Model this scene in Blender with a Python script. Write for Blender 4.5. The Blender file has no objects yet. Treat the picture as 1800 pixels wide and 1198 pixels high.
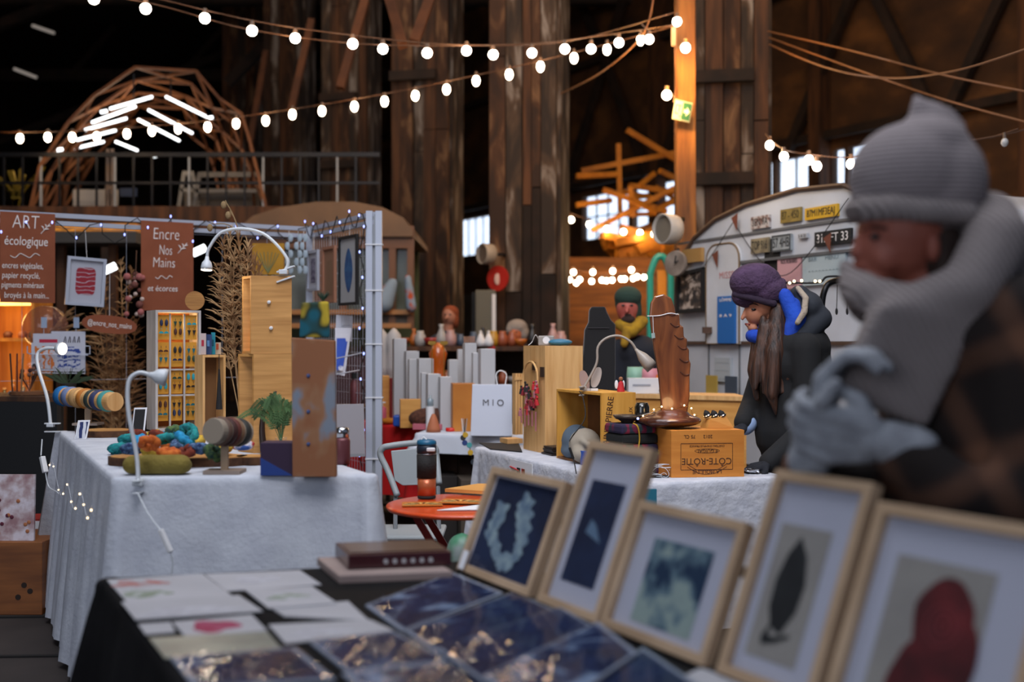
import bpy, bmesh, math, random
from mathutils import Vector, Matrix, noise as mnoise
V = Vector
PI = math.pi
RN = random.Random(11)
C = bpy.context.scene.collection
SC = bpy.context.scene

# ---------------------------------------------------------------- camera, light, exposure
EYE = 1.37
def at(px, py, d):
    "world point seen at a place of the photo, d metres into the hall"
    return V(((px-900)/2000*d, d, EYE-(py-599)/2000*d))
def on(px, py, z):
    "the same for a point lying on a level surface of height z"
    return at(px, py, 2000*(EYE-z)/(py-599))
cam = bpy.data.cameras.new('camera'); cam_o = bpy.data.objects.new('camera', cam); C.objects.link(cam_o)
cam_o.location = (0, 0, EYE); cam_o.rotation_euler = (PI/2, 0, 0)
cam.sensor_width = 36; cam.lens = 40; cam.clip_end = 200
cam.dof.use_dof = True; cam.dof.focus_distance = 5.4; cam.dof.aperture_fstop = 1.5
SC.camera = cam_o
SC.view_settings.view_transform = 'Standard'; SC.view_settings.look = 'None'
SC.view_settings.gamma = 1; SC.view_settings.exposure = 0; SC.view_settings.use_curve_mapping = False
world = bpy.data.worlds.new('overcast_sky'); SC.world = world; world.use_nodes = True
world.node_tree.nodes['Background'].inputs[0].default_value = (.62, .74, 1, 1)
world.node_tree.nodes['Background'].inputs[1].default_value = .20
SC.cycles.max_bounces = 6; SC.cycles.use_light_tree = True
def area_light(name, loc, aim, sx, sy, power, col):
    l = bpy.data.lights.new(name, 'AREA'); l.shape = 'RECTANGLE'; l.size = sx; l.size_y = sy; l.energy = power; l.color = col
    o = bpy.data.objects.new(name, l); C.objects.link(o); o.location = loc
    o.rotation_euler = (V(aim)-V(loc)).to_track_quat('-Z', 'Y').to_euler(); return o
# daylight falling through the roof light over the stalls and the open gate of the hangar, then added unseen fills
area_light('roof_daylight', (-.8, 3.0, 6.8), (0, 5.4, 0), 5, 4.5, 165, (.84, .89, 1))
area_light('gate_daylight', (-4.5, -5, 3.2), (0, 4, 1), 5, 4, 190, (.82, .87, 1))
area_light('middle_fill', (.3, 4.6, 7.2), (.9, 8.2, .8), 5, 3, 200, (.95, .95, 1))  # unseen fill added to brighten the middle stalls and caravan
fl_ = area_light('front_fill', (.3, 1.4, 5.6), (.5, 6.6, .8), 2.5, 2, 38, (.97, .96, 1)); fl_.data.spread = 1.15  # narrow unseen fill added to lift the front faces at mid distance
area_light('rear_warm_fill', (-2.5, 14, 9.4), (1.5, 24, 2), 8, 6, 250, (1, .76, .55))  # warm unseen fill added to lighten the back wall and columns
area_light('side_warm_fill', (3, 9, 9.3), (6, 17, 3), 6, 5, 380, (1, .66, .38))  # warm unseen fill added to lighten the right-hand wall
def lamp(name, loc, power, col=(1, .55, .2), r=.04, parent=None):
    l = bpy.data.lights.new(name, 'POINT'); l.energy = power; l.color = col; l.shadow_soft_size = r
    o = bpy.data.objects.new(name, l); C.objects.link(o)
    if parent is not None: o.parent = parent; o.location = V(loc)-BASE[parent.name]
    else: o.location = loc
    return o

# ---------------------------------------------------------------- materials
def hexc(h):
    h = h.lstrip('#'); r = [int(h[i:i+2], 16)/255 for i in (0, 2, 4)]
    return tuple((x/12.92 if x <= .04045 else ((x+.055)/1.055)**2.4) for x in r)+(1,)
MATS = {}
def mat(key, col, rough=.7, metal=0, emit=0, col2=None, scale=5, stretch=(1, 1, 1), lo=.35, hi=.65, bump=0, bscale=None,
        coat=0, trans=0, alpha=1, detail=4, dist=0, sheen=0, col3=None, spec=.5):
    if key in MATS: return MATS[key]
    m = bpy.data.materials.new(key); m.use_nodes = True; nt = m.node_tree; N = nt.nodes; L = nt.links
    p = N['Principled BSDF']; c1 = hexc(col) if isinstance(col, str) else col
    p.inputs['Base Color'].default_value = c1; p.inputs['Roughness'].default_value = rough
    p.inputs['Metallic'].default_value = metal; p.inputs['Coat Weight'].default_value = coat; p.inputs['Coat Roughness'].default_value = .08
    p.inputs['Transmission Weight'].default_value = trans; p.inputs['Alpha'].default_value = alpha
    p.inputs['Sheen Weight'].default_value = sheen; p.inputs['Specular IOR Level'].default_value = spec
    if emit:
        p.inputs['Emission Color'].default_value = c1; p.inputs['Emission Strength'].default_value = emit
    if col2 or bump:
        tc = N.new('ShaderNodeTexCoord'); mp = N.new('ShaderNodeMapping'); mp.inputs['Scale'].default_value = stretch
        L.new(tc.outputs['Object'], mp.inputs[0])
        nz = N.new('ShaderNodeTexNoise'); nz.inputs['Scale'].default_value = scale; nz.inputs['Detail'].default_value = detail
        nz.inputs['Distortion'].default_value = dist
        L.new(mp.outputs[0], nz.inputs['Vector'])
        if col2:
            cr = N.new('ShaderNodeValToRGB'); e = cr.color_ramp.elements
            e[0].position = lo; e[0].color = c1; e[1].position = hi; e[1].color = hexc(col2)
            if col3:
                x = e.new((lo+hi)/2); x.color = hexc(col3)
            L.new(nz.outputs['Fac'], cr.inputs[0]); L.new(cr.outputs[0], p.inputs['Base Color'])
            if emit: L.new(cr.outputs[0], p.inputs['Emission Color'])
        if bump:
            src = nz
            if bscale:
                src = N.new('ShaderNodeTexNoise'); src.inputs['Scale'].default_value = bscale; src.inputs['Detail'].default_value = 3
                L.new(mp.outputs[0], src.inputs['Vector'])
            bp = N.new('ShaderNodeBump'); bp.inputs['Strength'].default_value = bump; bp.inputs['Distance'].default_value = .01
            L.new(src.outputs['Fac'], bp.inputs['Height']); L.new(bp.outputs[0], p.inputs['Normal'])
    MATS[key] = m; return m
def wave_mat(key, c1, c2, scale, rough=.8, direction='X', dist=2, dscale=2, rings=False, lo=.4, hi=.6, bump=0, nscale=None, c3=None, coord='Object', rot=(0,0,0)):
    if key in MATS: return MATS[key]
    m = bpy.data.materials.new(key); m.use_nodes = True; nt = m.node_tree; N = nt.nodes; L = nt.links; p = N['Principled BSDF']
    p.inputs['Roughness'].default_value = rough
    tc = N.new('ShaderNodeTexCoord'); mp = N.new('ShaderNodeMapping'); mp.inputs['Rotation'].default_value = rot; L.new(tc.outputs[coord], mp.inputs[0])
    w = N.new('ShaderNodeTexWave'); w.wave_type = 'RINGS' if rings else 'BANDS'
    if rings: w.rings_direction = direction
    else: w.bands_direction = direction
    w.inputs['Scale'].default_value = scale; w.inputs['Distortion'].default_value = dist; w.inputs['Detail Scale'].default_value = dscale
    L.new(mp.outputs[0], w.inputs['Vector'])
    cr = N.new('ShaderNodeValToRGB'); e = cr.color_ramp.elements; e[0].position = lo; e[1].position = hi
    e[0].color = hexc(c1); e[1].color = hexc(c2)
    L.new(w.outputs['Fac'], cr.inputs[0]); out = cr.outputs[0]
    if c3:
        nz = N.new('ShaderNodeTexNoise'); nz.inputs['Scale'].default_value = nscale or 3; L.new(mp.outputs[0], nz.inputs['Vector'])
        r2 = N.new('ShaderNodeValToRGB'); r2.color_ramp.elements[0].position = .42; r2.color_ramp.elements[1].position = .58
        L.new(nz.outputs['Fac'], r2.inputs[0])
        mx = N.new('ShaderNodeMix'); mx.data_type = 'RGBA'; L.new(r2.outputs[0], mx.inputs['Factor']); L.new(out, mx.inputs['A'])
        mx.inputs['B'].default_value = hexc(c3); out = mx.outputs['Result']
    L.new(out, p.inputs['Base Color'])
    if bump:
        bp = N.new('ShaderNodeBump'); bp.inputs['Strength'].default_value = bump; bp.inputs['Distance'].default_value = .01
        L.new(w.outputs['Fac'], bp.inputs['Height']); L.new(bp.outputs[0], p.inputs['Normal'])
    MATS[key] = m; return m

# ---------------------------------------------------------------- mesh building
BASE = {}
def tag(o, label=None, cat=None, group=None, kind=None):
    if label: o['label'] = label
    if cat: o['category'] = cat
    if group: o['group'] = group
    if kind: o['kind'] = kind
    return o
def thing(name, label, cat, loc, group=None):
    o = bpy.data.objects.new(name, None); o.empty_display_size = .05; C.objects.link(o); o.location = V(loc)
    BASE[o.name] = V(loc); return tag(o, label, cat, group)
def ortho(d):
    d = d.normalized(); a = V((0, 0, 1)) if abs(d.z) < .9 else V((1, 0, 0))
    x = d.cross(a).normalized(); return x, d.cross(x).normalized()
class MB:
    def __init__(s): s.v = []; s.f = []; s.m = 0; s.mi = []
    def add(s, vs, fs):
        n = len(s.v); s.v += [V(v) for v in vs]
        for f in fs: s.f.append([n+i for i in f]); s.mi.append(s.m)
        return s
    def hexa(s, b, t):       # 4 bottom, 4 top corners
        return s.add(list(b)+list(t), [(3, 2, 1, 0), (4, 5, 6, 7), (0, 1, 5, 4), (1, 2, 6, 5), (2, 3, 7, 6), (3, 0, 4, 7)])
    def box(s, c, sz, rz=0, M=None):
        x, y, z = [q/2 for q in sz]; m = M or Matrix.Rotation(rz, 3, 'Z'); c = V(c)
        p = lambda a, b, d: c+m@V((a*x, b*y, d*z))
        return s.hexa([p(-1, -1, -1), p(1, -1, -1), p(1, 1, -1), p(-1, 1, -1)], [p(-1, -1, 1), p(1, -1, 1), p(1, 1, 1), p(-1, 1, 1)])
    def obox(s, o, a, b, c):  # corner and three edge vectors
        o, a, b, c = V(o), V(a), V(b), V(c)
        return s.hexa([o, o+a, o+a+b, o+b], [o+c, o+a+c, o+a+b+c, o+b+c])
    def bar(s, p, q, w, h=None, up=(0, 0, 1)):
        p, q = V(p), V(q); d = (q-p); x = d.cross(V(up)); x = x.normalized() if x.length > 1e-6 else V((1, 0, 0)); y = x.cross(d).normalized(); h = h or w
        x = x*w/2; y = y*h/2
        return s.hexa([p-x-y, p+x-y, p+x+y, p-x+y], [q-x-y, q+x-y, q+x+y, q-x+y])
    def cyl(s, p, q, r0, r1=None, n=14, cap=True):
        p, q = V(p), V(q); r1 = r0 if r1 is None else r1; x, y = ortho(q-p)
        vs = [p+(x*math.cos(2*PI*i/n)+y*math.sin(2*PI*i/n))*r0 for i in range(n)]+[q+(x*math.cos(2*PI*i/n)+y*math.sin(2*PI*i/n))*r1 for i in range(n)]
        fs = [(i, (i+1) % n, n+(i+1) % n, n+i) for i in range(n)]
        if cap: fs += [tuple(range(n-1, -1, -1)), tuple(range(n, 2*n))]
        return s.add(vs, fs)
    def tube(s, pts, r, n=8, closed=False):
        pts = [V(p) for p in pts]; k = len(pts); vs = []; fs = []; X = None
        for i, p in enumerate(pts):
            a = pts[i-1] if (i > 0 or closed) else p; b = pts[(i+1) % k] if (i < k-1 or closed) else p
            d = (b-a).normalized()
            if X is None: X, Y = ortho(d)
            else:
                X = (X-d*X.dot(d)); X = X.normalized() if X.length > 1e-5 else ortho(d)[0]; Y = d.cross(X)
            rr = r[i] if isinstance(r, (list, tuple)) else r
            vs += [p+(X*math.cos(2*PI*j/n)+Y*math.sin(2*PI*j/n))*rr for j in range(n)]
        for i in range(k if closed else k-1):
            a, b = i*n, ((i+1) % k)*n
            fs += [(a+j, a+(j+1) % n, b+(j+1) % n, b+j) for j in range(n)]
        if not closed: fs += [tuple(range(n-1, -1, -1)), tuple(range((k-1)*n, k*n))]
        return s.add(vs, fs)
    def ell(s, c, r, n=14, k=9, M=None):
        c = V(c); r = (r, r, r) if not isinstance(r, (tuple, list)) else r; vs = []; fs = []
        for i in range(1, k):
            a = PI*i/k
            for j in range(n):
                b = 2*PI*j/n; q = V((math.sin(a)*math.cos(b)*r[0], math.sin(a)*math.sin(b)*r[1], math.cos(a)*r[2])); vs.append(c+(M@q if M else q))
        t, b = V((0, 0, r[2])), V((0, 0, -r[2])); vs += [c+(M@t if M else t), c+(M@b if M else b)]
        T, B = len(vs)-2, len(vs)-1
        for i in range(k-2):
            for j in range(n): fs.append((i*n+j, (i+1)*n+j, (i+1)*n+(j+1) % n, i*n+(j+1) % n))
        for j in range(n): fs += [(T, j, (j+1) % n), (B, (k-2)*n+(j+1) % n, (k-2)*n+j)]
        return s.add(vs, fs)
    def lathe(s, prof, o=(0, 0, 0), ax=(0, 0, 1), n=20):
        o = V(o); ax = V(ax).normalized(); x, y = ortho(ax); vs = []; fs = []
        for r, h in prof: vs += [o+ax*h+(x*math.cos(2*PI*j/n)+y*math.sin(2*PI*j/n))*max(r, 1e-4) for j in range(n)]
        for i in range(len(prof)-1): fs += [(i*n+j, i*n+(j+1) % n, (i+1)*n+(j+1) % n, (i+1)*n+j) for j in range(n)]
        fs += [tuple(range(n-1, -1, -1)), tuple(range((len(prof)-1)*n, len(prof)*n))]
        return s.add(vs, fs)
    def prism(s, poly, ex):
        n = len(poly); poly = [V(p) for p in poly]; ex = V(ex)
        return s.add(poly+[p+ex for p in poly], [tuple(range(n-1, -1, -1)), tuple(range(n, 2*n))]+[(i, (i+1) % n, n+(i+1) % n, n+i) for i in range(n)])
    def ring(s, outer, inner, ex):
        n = len(outer); ex = V(ex); o = [V(p) for p in outer]; i_ = [V(p) for p in inner]
        vs = o+i_+[p+ex for p in o]+[p+ex for p in i_]; fs = []
        for i in range(n):
            j = (i+1) % n; fs += [(i, j, n+j, n+i), (2*n+i, 3*n+i, 3*n+j, 2*n+j), (i, 2*n+i, 2*n+j, j), (n+i, n+j, 3*n+j, 3*n+i)]
        return s.add(vs, fs)
    def grid(s, fn, nu, nv):
        n0 = len(s.v); s.v += [V(fn(i/nu, j/nv)) for j in range(nv+1) for i in range(nu+1)]
        for j in range(nv):
            for i in range(nu):
                a = n0+j*(nu+1)+i; s.f.append([a, a+1, a+nu+2, a+nu+1]); s.mi.append(s.m)
        return s
    def build(s, name, m, parent=None, smooth=False, bevel=0, sub=0, solid=0, origin=None, wobble=0):
        if parent is not None: base = BASE[parent.name]
        elif origin is not None: base = V(origin)
        else:
            xs = [v.x for v in s.v]; ys = [v.y for v in s.v]; zs = [v.z for v in s.v]
            base = V(((min(xs)+max(xs))/2, (min(ys)+max(ys))/2, min(zs)))
        me = bpy.data.meshes.new(name); me.from_pydata([v-base for v in s.v], [], s.f)
        for x in (m if isinstance(m, list) else [m]): me.materials.append(x)
        me.polygons.foreach_set('material_index', s.mi)
        if smooth: me.polygons.foreach_set('use_smooth', [True]*len(me.polygons))
        me.update(); me.validate()
        b = bmesh.new(); b.from_mesh(me); bmesh.ops.recalc_face_normals(b, faces=b.faces); b.to_mesh(me); b.free()
        o = bpy.data.objects.new(name, me); C.objects.link(o)
        if parent is not None: o.parent = parent; BASE[o.name] = base
        else: o.location = base; BASE[o.name] = base
        if solid: md = o.modifiers.new('solid', 'SOLIDIFY'); md.thickness = solid; md.offset = 0
        if bevel: md = o.modifiers.new('bevel', 'BEVEL'); md.width = bevel; md.segments = 2; md.limit_method = 'ANGLE'
        if sub: md = o.modifiers.new('sub', 'SUBSURF'); md.levels = md.render_levels = sub
        return o
def struct(o): o['kind'] = 'structure'; return o
def copytree(root, loc, rotz=0, label=None):
    r = root.copy(); C.objects.link(r); r.location = V(loc); r.rotation_euler = (0, 0, rotz); BASE[r.name] = V(loc)
    if label: r['label'] = label
    for ch in list(root.children):
        c = ch.copy(); C.objects.link(c); c.parent = r
        for g in list(ch.children):
            d = g.copy(); C.objects.link(d); d.parent = c
    return r
def blob(name, shapes, m, parent=None, voxel=.012, smooth=6, push=None, origin=None):
    "one continuous skin grown over tapering limbs and ovals"
    s = MB()
    for q in shapes:
        if q[0] == 'c':
            _, p0, r0, p1, r1 = q; p0, p1 = V(p0), V(p1); n = 12; steps = 5; L = (p1-p0).length; k = max(2, int(L/max(min(r0, r1)*.5, .012)))
            s.lathe([(1e-3, -r0)]+[(r0*math.cos(a), -r0*math.sin(a)) for a in (1.2, .8, .4)]+[(r0+(r1-r0)*t/k, L*t/k) for t in range(k+1)]+[(r1*math.cos(a), L+r1*math.sin(a)) for a in (.4, .8, 1.2)]+[(1e-3, L+r1)], p0, p1-p0, n)
        elif q[0] == 'e': s.ell(q[1], q[2], 18, 12, q[3] if len(q) > 3 else None)
        elif q[0] == 'h': s.hexa(q[1], q[2])
    o = s.build('tmp', m)
    md = o.modifiers.new('r', 'REMESH'); md.mode = 'VOXEL'; md.voxel_size = voxel
    md = o.modifiers.new('s', 'SMOOTH'); md.iterations = smooth; md.factor = .5
    dg = bpy.context.evaluated_depsgraph_get(); dg.update()
    me = bpy.data.meshes.new_from_object(o.evaluated_get(dg)); mw = o.location.copy()
    base = BASE[parent.name] if parent is not None else V(origin if origin is not None else mw)
    for v in me.vertices:
        w = v.co+mw
        if push: w = push(w)
        v.co = w-base
    me.polygons.foreach_set('use_smooth', [True]*len(me.polygons)); me.name = name
    bpy.data.objects.remove(o)
    ob = bpy.data.objects.new(name, me); C.objects.link(ob)
    if not me.materials: me.materials.append(m)
    if parent is not None: ob.parent = parent
    else: ob.location = base
    BASE[ob.name] = base; return ob
def text(s, m, parent, o, xd, up, size, name='lettering', thin=0, shear=0, ax='CENTER', ex=.0006, spacing=1, xs=1, fit=None):
    cu = bpy.data.curves.new('t', 'FONT'); cu.body = s; cu.size = 1; cu.align_x = ax; cu.align_y = 'CENTER'; cu.extrude = ex/size
    cu.offset = thin; cu.shear = shear; cu.space_character = spacing; cu.resolution_u = 3
    t = bpy.data.objects.new('t', cu); C.objects.link(t); dg = bpy.context.evaluated_depsgraph_get()
    me = bpy.data.meshes.new_from_object(t.evaluated_get(dg)); bpy.data.objects.remove(t)
    xd = V(xd).normalized(); up = V(up).normalized(); nn = xd.cross(up); base = BASE[parent.name]
    if fit: xs_ = [v.co.x for v in me.vertices]; xs = fit/((max(xs_)-min(xs_))*size)
    for v in me.vertices: v.co = V(o)+(xd*v.co.x*xs+up*v.co.y+nn*v.co.z)*size-base
    me.materials.clear(); me.materials.append(m); me.name = name
    ob = bpy.data.objects.new(name, me); C.objects.link(ob); ob.parent = parent; return ob
def glassmat():
    m = bpy.data.materials.new('thin_glass'); m.use_nodes = True; nt = m.node_tree; nt.nodes.clear()
    out = nt.nodes.new('ShaderNodeOutputMaterial'); mx = nt.nodes.new('ShaderNodeMixShader'); t = nt.nodes.new('ShaderNodeBsdfTransparent'); g = nt.nodes.new('ShaderNodeBsdfGlossy'); fr = nt.nodes.new('ShaderNodeMath'); lw = nt.nodes.new('ShaderNodeLayerWeight'); fr.operation = 'MULTIPLY_ADD'; fr.inputs[1].default_value = .5; fr.inputs[2].default_value = .02; pw = nt.nodes.new('ShaderNodeMath'); pw.operation = 'POWER'; pw.inputs[1].default_value = 4; nt.links.new(lw.outputs['Facing'], pw.inputs[0]); nt.links.new(pw.outputs[0], fr.inputs[0])
    g.inputs['Roughness'].default_value = .03
    nt.links.new(fr.outputs[0], mx.inputs[0]); nt.links.new(t.outputs[0], mx.inputs[1]); nt.links.new(g.outputs[0], mx.inputs[2]); nt.links.new(mx.outputs[0], out.inputs[0]); return m
m_glass = glassmat()
def lerp(a, b, t): return a+(b-a)*t
def spline(pts, n=8):
    pts = [V(p) for p in pts]; out = []
    for i in range(len(pts)-1):
        p0 = pts[max(i-1, 0)]; p1 = pts[i]; p2 = pts[i+1]; p3 = pts[min(i+2, len(pts)-1)]
        for k in range(n):
            t = k/n; out.append(.5*((2*p1)+(p2-p0)*t+(2*p0-5*p1+4*p2-p3)*t*t+(3*p1-p0-3*p2+p3)*t**3))
    return out+[pts[-1]]
def dirz(deg): a = math.radians(deg); return V((math.cos(a), math.sin(a), 0))
UP = V((0, 0, 1))

# shared materials
m_old = mat('weathered_timber', '#2e1c12', .85, col2='#7a5a3e', col3='#472c1a', scale=3.6, stretch=(1.6, 1.6, .45), lo=.40, hi=.66, dist=.6, bump=.5, detail=7)
m_oldgrey = mat('greyed_timber', '#2b211b', .85, col2='#8a8078', col3='#4b392b', scale=3.2, stretch=(1.7, 1.7, .4), lo=.42, hi=.64, dist=.6, bump=.5, detail=7)
m_brown = mat('brown_timber', '#2e1a0e', .8, col2='#5a371d', scale=4, stretch=(3, 3, .3), bump=.3)
m_dark = mat('dark_timber', '#1a100b', .85, col2='#2f1e14', scale=4, stretch=(1, 1, 1), bump=.3)
m_pine = mat('pine', '#c08f55', .6, col2='#d9ad74', scale=6, stretch=(6, 6, .5), lo=.3, hi=.7, bump=.1)
m_pine_h = mat('pine_level_grain', '#b07c40', .6, col2='#d09a58', scale=6, stretch=(.6, .6, 9), lo=.3, hi=.7, bump=.1)
m_ply = mat('warm_plywood', '#bd8038', .6, col2='#d9a055', scale=5, stretch=(.5, .5, 5), lo=.3, hi=.7)
m_white = mat('white_paint', '#d8d8da', .5)
m_whitemetal = mat('white_metal', '#c9ccd4', .4, metal=.2)
m_black = mat('matt_black', '#131213', .8)
m_blackmetal = mat('black_metal', '#17171a', .4, metal=.6)
m_grey = mat('grey_plastic', '#8b8f93', .5)
m_cloth = mat('white_linen', '#c9cdd6', .95, col2='#b9bdc8', scale=9, bump=.25, bscale=60)
m_paper = mat('white_paper', '#dcdde2', .8)
m_cable = mat('brown_cable', '#4a2c17', .6)
m_bulb = mat('bulb_glow', (1, .80, .58, 1), .3, emit=20)
m_bulbw = mat('bulb_glow_pale', (1, .86, .72, 1), .3, emit=20)
m_socket = mat('bulb_socket', '#5d4a3c', .5)
m_chalk = mat('white_chalk', '#e4ddd8', .9)
# ================================================================ the hangar
WD = V((.5199, -.8542, 0)); WN = V((-.8542, -.5199, 0)); W0 = V((-.9, 29.5, 0))     # long wall: direction, inward normal
def wall_s(px): k = (px-900)/2000; return (29.5*k+.9)/(.5199+.8542*k)
def wp(s, z, out=0): p = W0+WD*s+WN*out; return V((p.x, p.y, z))
m_wall = mat('boarded_wall', '#2c1a0f', .85, col2='#7c5128', col3='#4b2f17', scale=.9, stretch=(1, 1, 1.6), lo=.3, hi=.75, bump=.4, detail=6)
m_plinth = mat('grey_rendered_plinth', '#3e3936', .9, col2='#5b5552', scale=.8, bump=.2)
m_floor = mat('hangar_floor', '#2a2422', .8, col2='#3b3330', scale=2, bump=.15)
struct(MB().box((0, 20, -.05), (60, 80, .1)).build('floor', m_floor))
f = MB()
for i in range(7): f.box((-3.2, 2.0+i*.72, .004), (3.4, .025, .008), .05)
struct(f.build('trim_1', mat('floor_joint', '#12100f', .9)))
spans = [(806, 871), (990, 1000), (1024, 1104), (1112, 1186), (1342, 1357), (1363, 1425), (1463, 1484), (1491, 1610)]
ss = [(wall_s(a), wall_s(b)) for a, b in spans]
SILL, HEAD = 3.62, 4.58
w = MB(); S0, S1 = -20, 27
w.obox(wp(S0, 2.6), WD*(S1-S0), -WN*.25, UP*(SILL-2.6)); w.obox(wp(S0, HEAD), WD*(S1-S0), -WN*.25, UP*(10-HEAD))
cur = S0
for a, b in ss: w.obox(wp(cur, SILL), WD*(a-cur), -WN*.25, UP*(HEAD-SILL)); cur = b
w.obox(wp(cur, SILL), WD*(S1-cur), -WN*.25, UP*(HEAD-SILL))
struct(w.build('wall_right', m_wall))
struct(MB().obox(wp(S0, 0, .06), WD*(S1-S0), -WN*.3, UP*2.6).build('baseboard_right', m_plinth))
m_pane = mat('frosted_pane', (.72, .84, 1, 1), .4, emit=1.9, col2='#aebed6', scale=2.2, lo=.2, hi=.9)
m_mull = mat('window_bars', '#4d4f55', .7)
for i, (a, b) in enumerate(ss):
    g = struct(MB().obox(wp(a, SILL, -.14), WD*(b-a), -WN*.02, UP*(HEAD-SILL)).build('window_%d' % (i+1), m_pane))
    fr = MB(); n = max(1, round((b-a)/.42))
    for k in range(n+1): fr.obox(wp(a+(b-a)*k/n-.02, SILL, -.11), WD*.035, WN*.03, UP*(HEAD-SILL))
    if i in (2, 3): fr.obox(wp(a, (SILL+HEAD)/2, -.11), WD*(b-a), WN*.03, UP*.03)
    fr.build('window_bars', m_mull, g)
for a, z0, z1, k in ((992, 5.45, 5.8, 9), (997, 4.9, 5.15, 10)):
    s = wall_s(a); struct(MB().obox(wp(s, z0, .01), WD*.07, WN*.01, UP*(z1-z0)).build('window_%d' % k, m_pane))
struct(MB().box((-16, 20, 5), (.3, 80, 10)).build('wall_left', m_dark))
struct(MB().box((-7, 46, 5), (18, .3, 10)).build('wall_back', m_dark))
struct(MB().box((0, 24, 10.05), (40, 48, .1)).build('ceiling', m_dark))
# wall posts, rails and braces
t = MB()
for s in [-14, -10.5, -7, -3.6, 1.6, 4.2, 7.6, 11.95, 15.9, 18.5]:
    t.obox(wp(s-.13, 0, .02), WD*.26, WN*.26, UP*9.9)
struct(t.build('trim_2', m_brown))
t = MB()
for s in (4.2, 7.6, 11.2, 14.4, 17.6):
    t.bar(wp(s+.1, 4.7, .2), wp(s+1.75, 7.4, .2), .16, .12, WN); t.bar(wp(s+3.2, 4.7, .26), wp(s+1.75, 7.4, .26), .16, .12, WN)
    t.bar(wp(s+.1, 9.8, .2), wp(s+1.75, 7.4, .2), .16, .12, WN); t.bar(wp(s+3.2, 9.8, .26), wp(s+1.75, 7.4, .26), .16, .12, WN)
for z in (4.75, 7.4): t.obox(wp(S0, z, .1), WD*(S1-S0), WN*.1, UP*.14)
struct(t.build('trim_3', m_dark))
# roof trusses over the left half
t = MB()
for y in (13, 18, 24, 31):
    t.bar((-15.5, y, 8.6), (3, y, 8.6), .25, .3); t.bar((-15.5, y, 6.2), (-6, y, 9.9), .2, .2, (0, 1, 0)); t.bar((-6, y, 6.8), (-3, y, 9.9), .2, .2, (0, 1, 0))
    for x in (-12, -9, -6, -3, 0): t.bar((x, y, 8.6), (x+1.2, y, 9.95), .15, .15, (0, 1, 0))
struct(t.build('trim_4', m_dark))
# skylight slots high on the left
for k, (a, b) in enumerate((((57, 45), (95, 58)), ((25, 121), (64, 136)))):
    p, q = at(*a, 22), at(*b, 22)
    struct(MB().bar(p, q, .06, .05).build('window_%d' % (11+k), mat('dim_slot', (.6, .55, .5, 1), .5, emit=.25)))

# ---------------------------------------------------------------- plank-clad columns
def column(name_label, pxc, d, wid, grey, collars=(), seed=0, dark_h=0):
    r = random.Random(seed); c = at(pxc, 599, d); c.z = 0; o = thing('timber_column', name_label, 'column', c)
    n = 5; ax = dirz(-10 if pxc > 1100 else -14); ay = V((-ax.y, ax.x, 0))
    core = MB(); core.obox(c-ax*wid*.44-ay*wid*.3, ax*wid*.88, ay*wid*.6, UP*9.9); core.build('core', m_dark, o)
    x = -wid/2
    ws = [r.uniform(.7, 1.35) for _ in range(n)]; s = sum(ws)
    for k in range(n):
        ww = wid*ws[k]/s; dep = r.uniform(.0, .07); m = [m_old, m_oldgrey, m_brown][(k+seed+grey) % 3]
        b = MB(); z0 = 0
        while z0 < 9.9:
            z1 = min(9.9, z0+r.uniform(2.2, 4.6)); j = r.uniform(0, .02); cz_ = dark_h*(1-.28*abs(k-2.6))
            if dark_h and z0 < cz_: z1 = cz_; MB().obox(c+ax*(x+.006)-ay*(wid*.3+.06+dep+j)+UP*z0, ax*(ww-.012), ay*(.07), UP*(z1-z0-.012)).build('dark_plank', mat('dark_low_wood', '#120c09', .9, col2='#2a1a12', scale=3, bump=.4), o); z0 = z1; continue  # lower planks in a darker wood, reaching highest in the middle
            b.obox(c+ax*(x+.006)-ay*(wid*.3+.06+dep+j)+UP*z0, ax*(ww-.012), ay*(.07), UP*(z1-z0-.012)); z0 = z1
        b.build('plank', m, o); x += ww
    for sd in (-1, 1):
        MB().obox(c+ax*(sd*wid*.5-.03)-ay*wid*.32, ax*.06, ay*wid*.64, UP*9.9).build('plank', m_brown if sd < 0 else m_oldgrey, o)
    for z in collars: MB().obox(c-ax*wid*.5-ay*(wid*.3+.2)+UP*z, ax*wid*.8, ay*.08, UP*.13).build('collar', m_dark, o)
    return o
column('broad timber column of weathered planks behind the caravan roof', 1284, 12.6, .80, 0, (3.05, 4.15), 1)
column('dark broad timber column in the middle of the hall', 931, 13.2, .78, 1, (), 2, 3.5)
column('timber column of brown planks left of the hall\'s middle column', 752, 16.2, .84, 2, (5,), 3)
column('timber column behind the end of the old tram roof', 618, 19, .80, 0, (4.2, 5.3), 4)
column('second timber column from the left, half lost in the dark', 510, 22.2, .78, 1, (4.4,), 5)
column('leftmost and furthest timber column beside the wooden arch', 432, 26, .8, 2, (), 6)
# raking struts between the columns
for lab, a, b, d in (('short raking strut beside the furthest column', (468, 90), (440, 250), 24), ('raking strut leaning left of the second column', (548, 35), (512, 195), 21),
                     ('raking strut crossing the third column from the left', (642, 0), (598, 155), 18), ('raking strut leaning on the brown plank column', (755, 0), (728, 75), 15.5),
                     ('thin raking strut left of the brown plank column', (685, 0), (708, 80), 15.4)):
    tag(MB().bar(at(*a, d-3.6), at(*b, d-3.9), .10, .10, (0, 1, 0)).build('raking_strut', mat('strut_wood', '#4a2813', .8, col2='#64391c', scale=3)), lab, 'beam')

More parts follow.
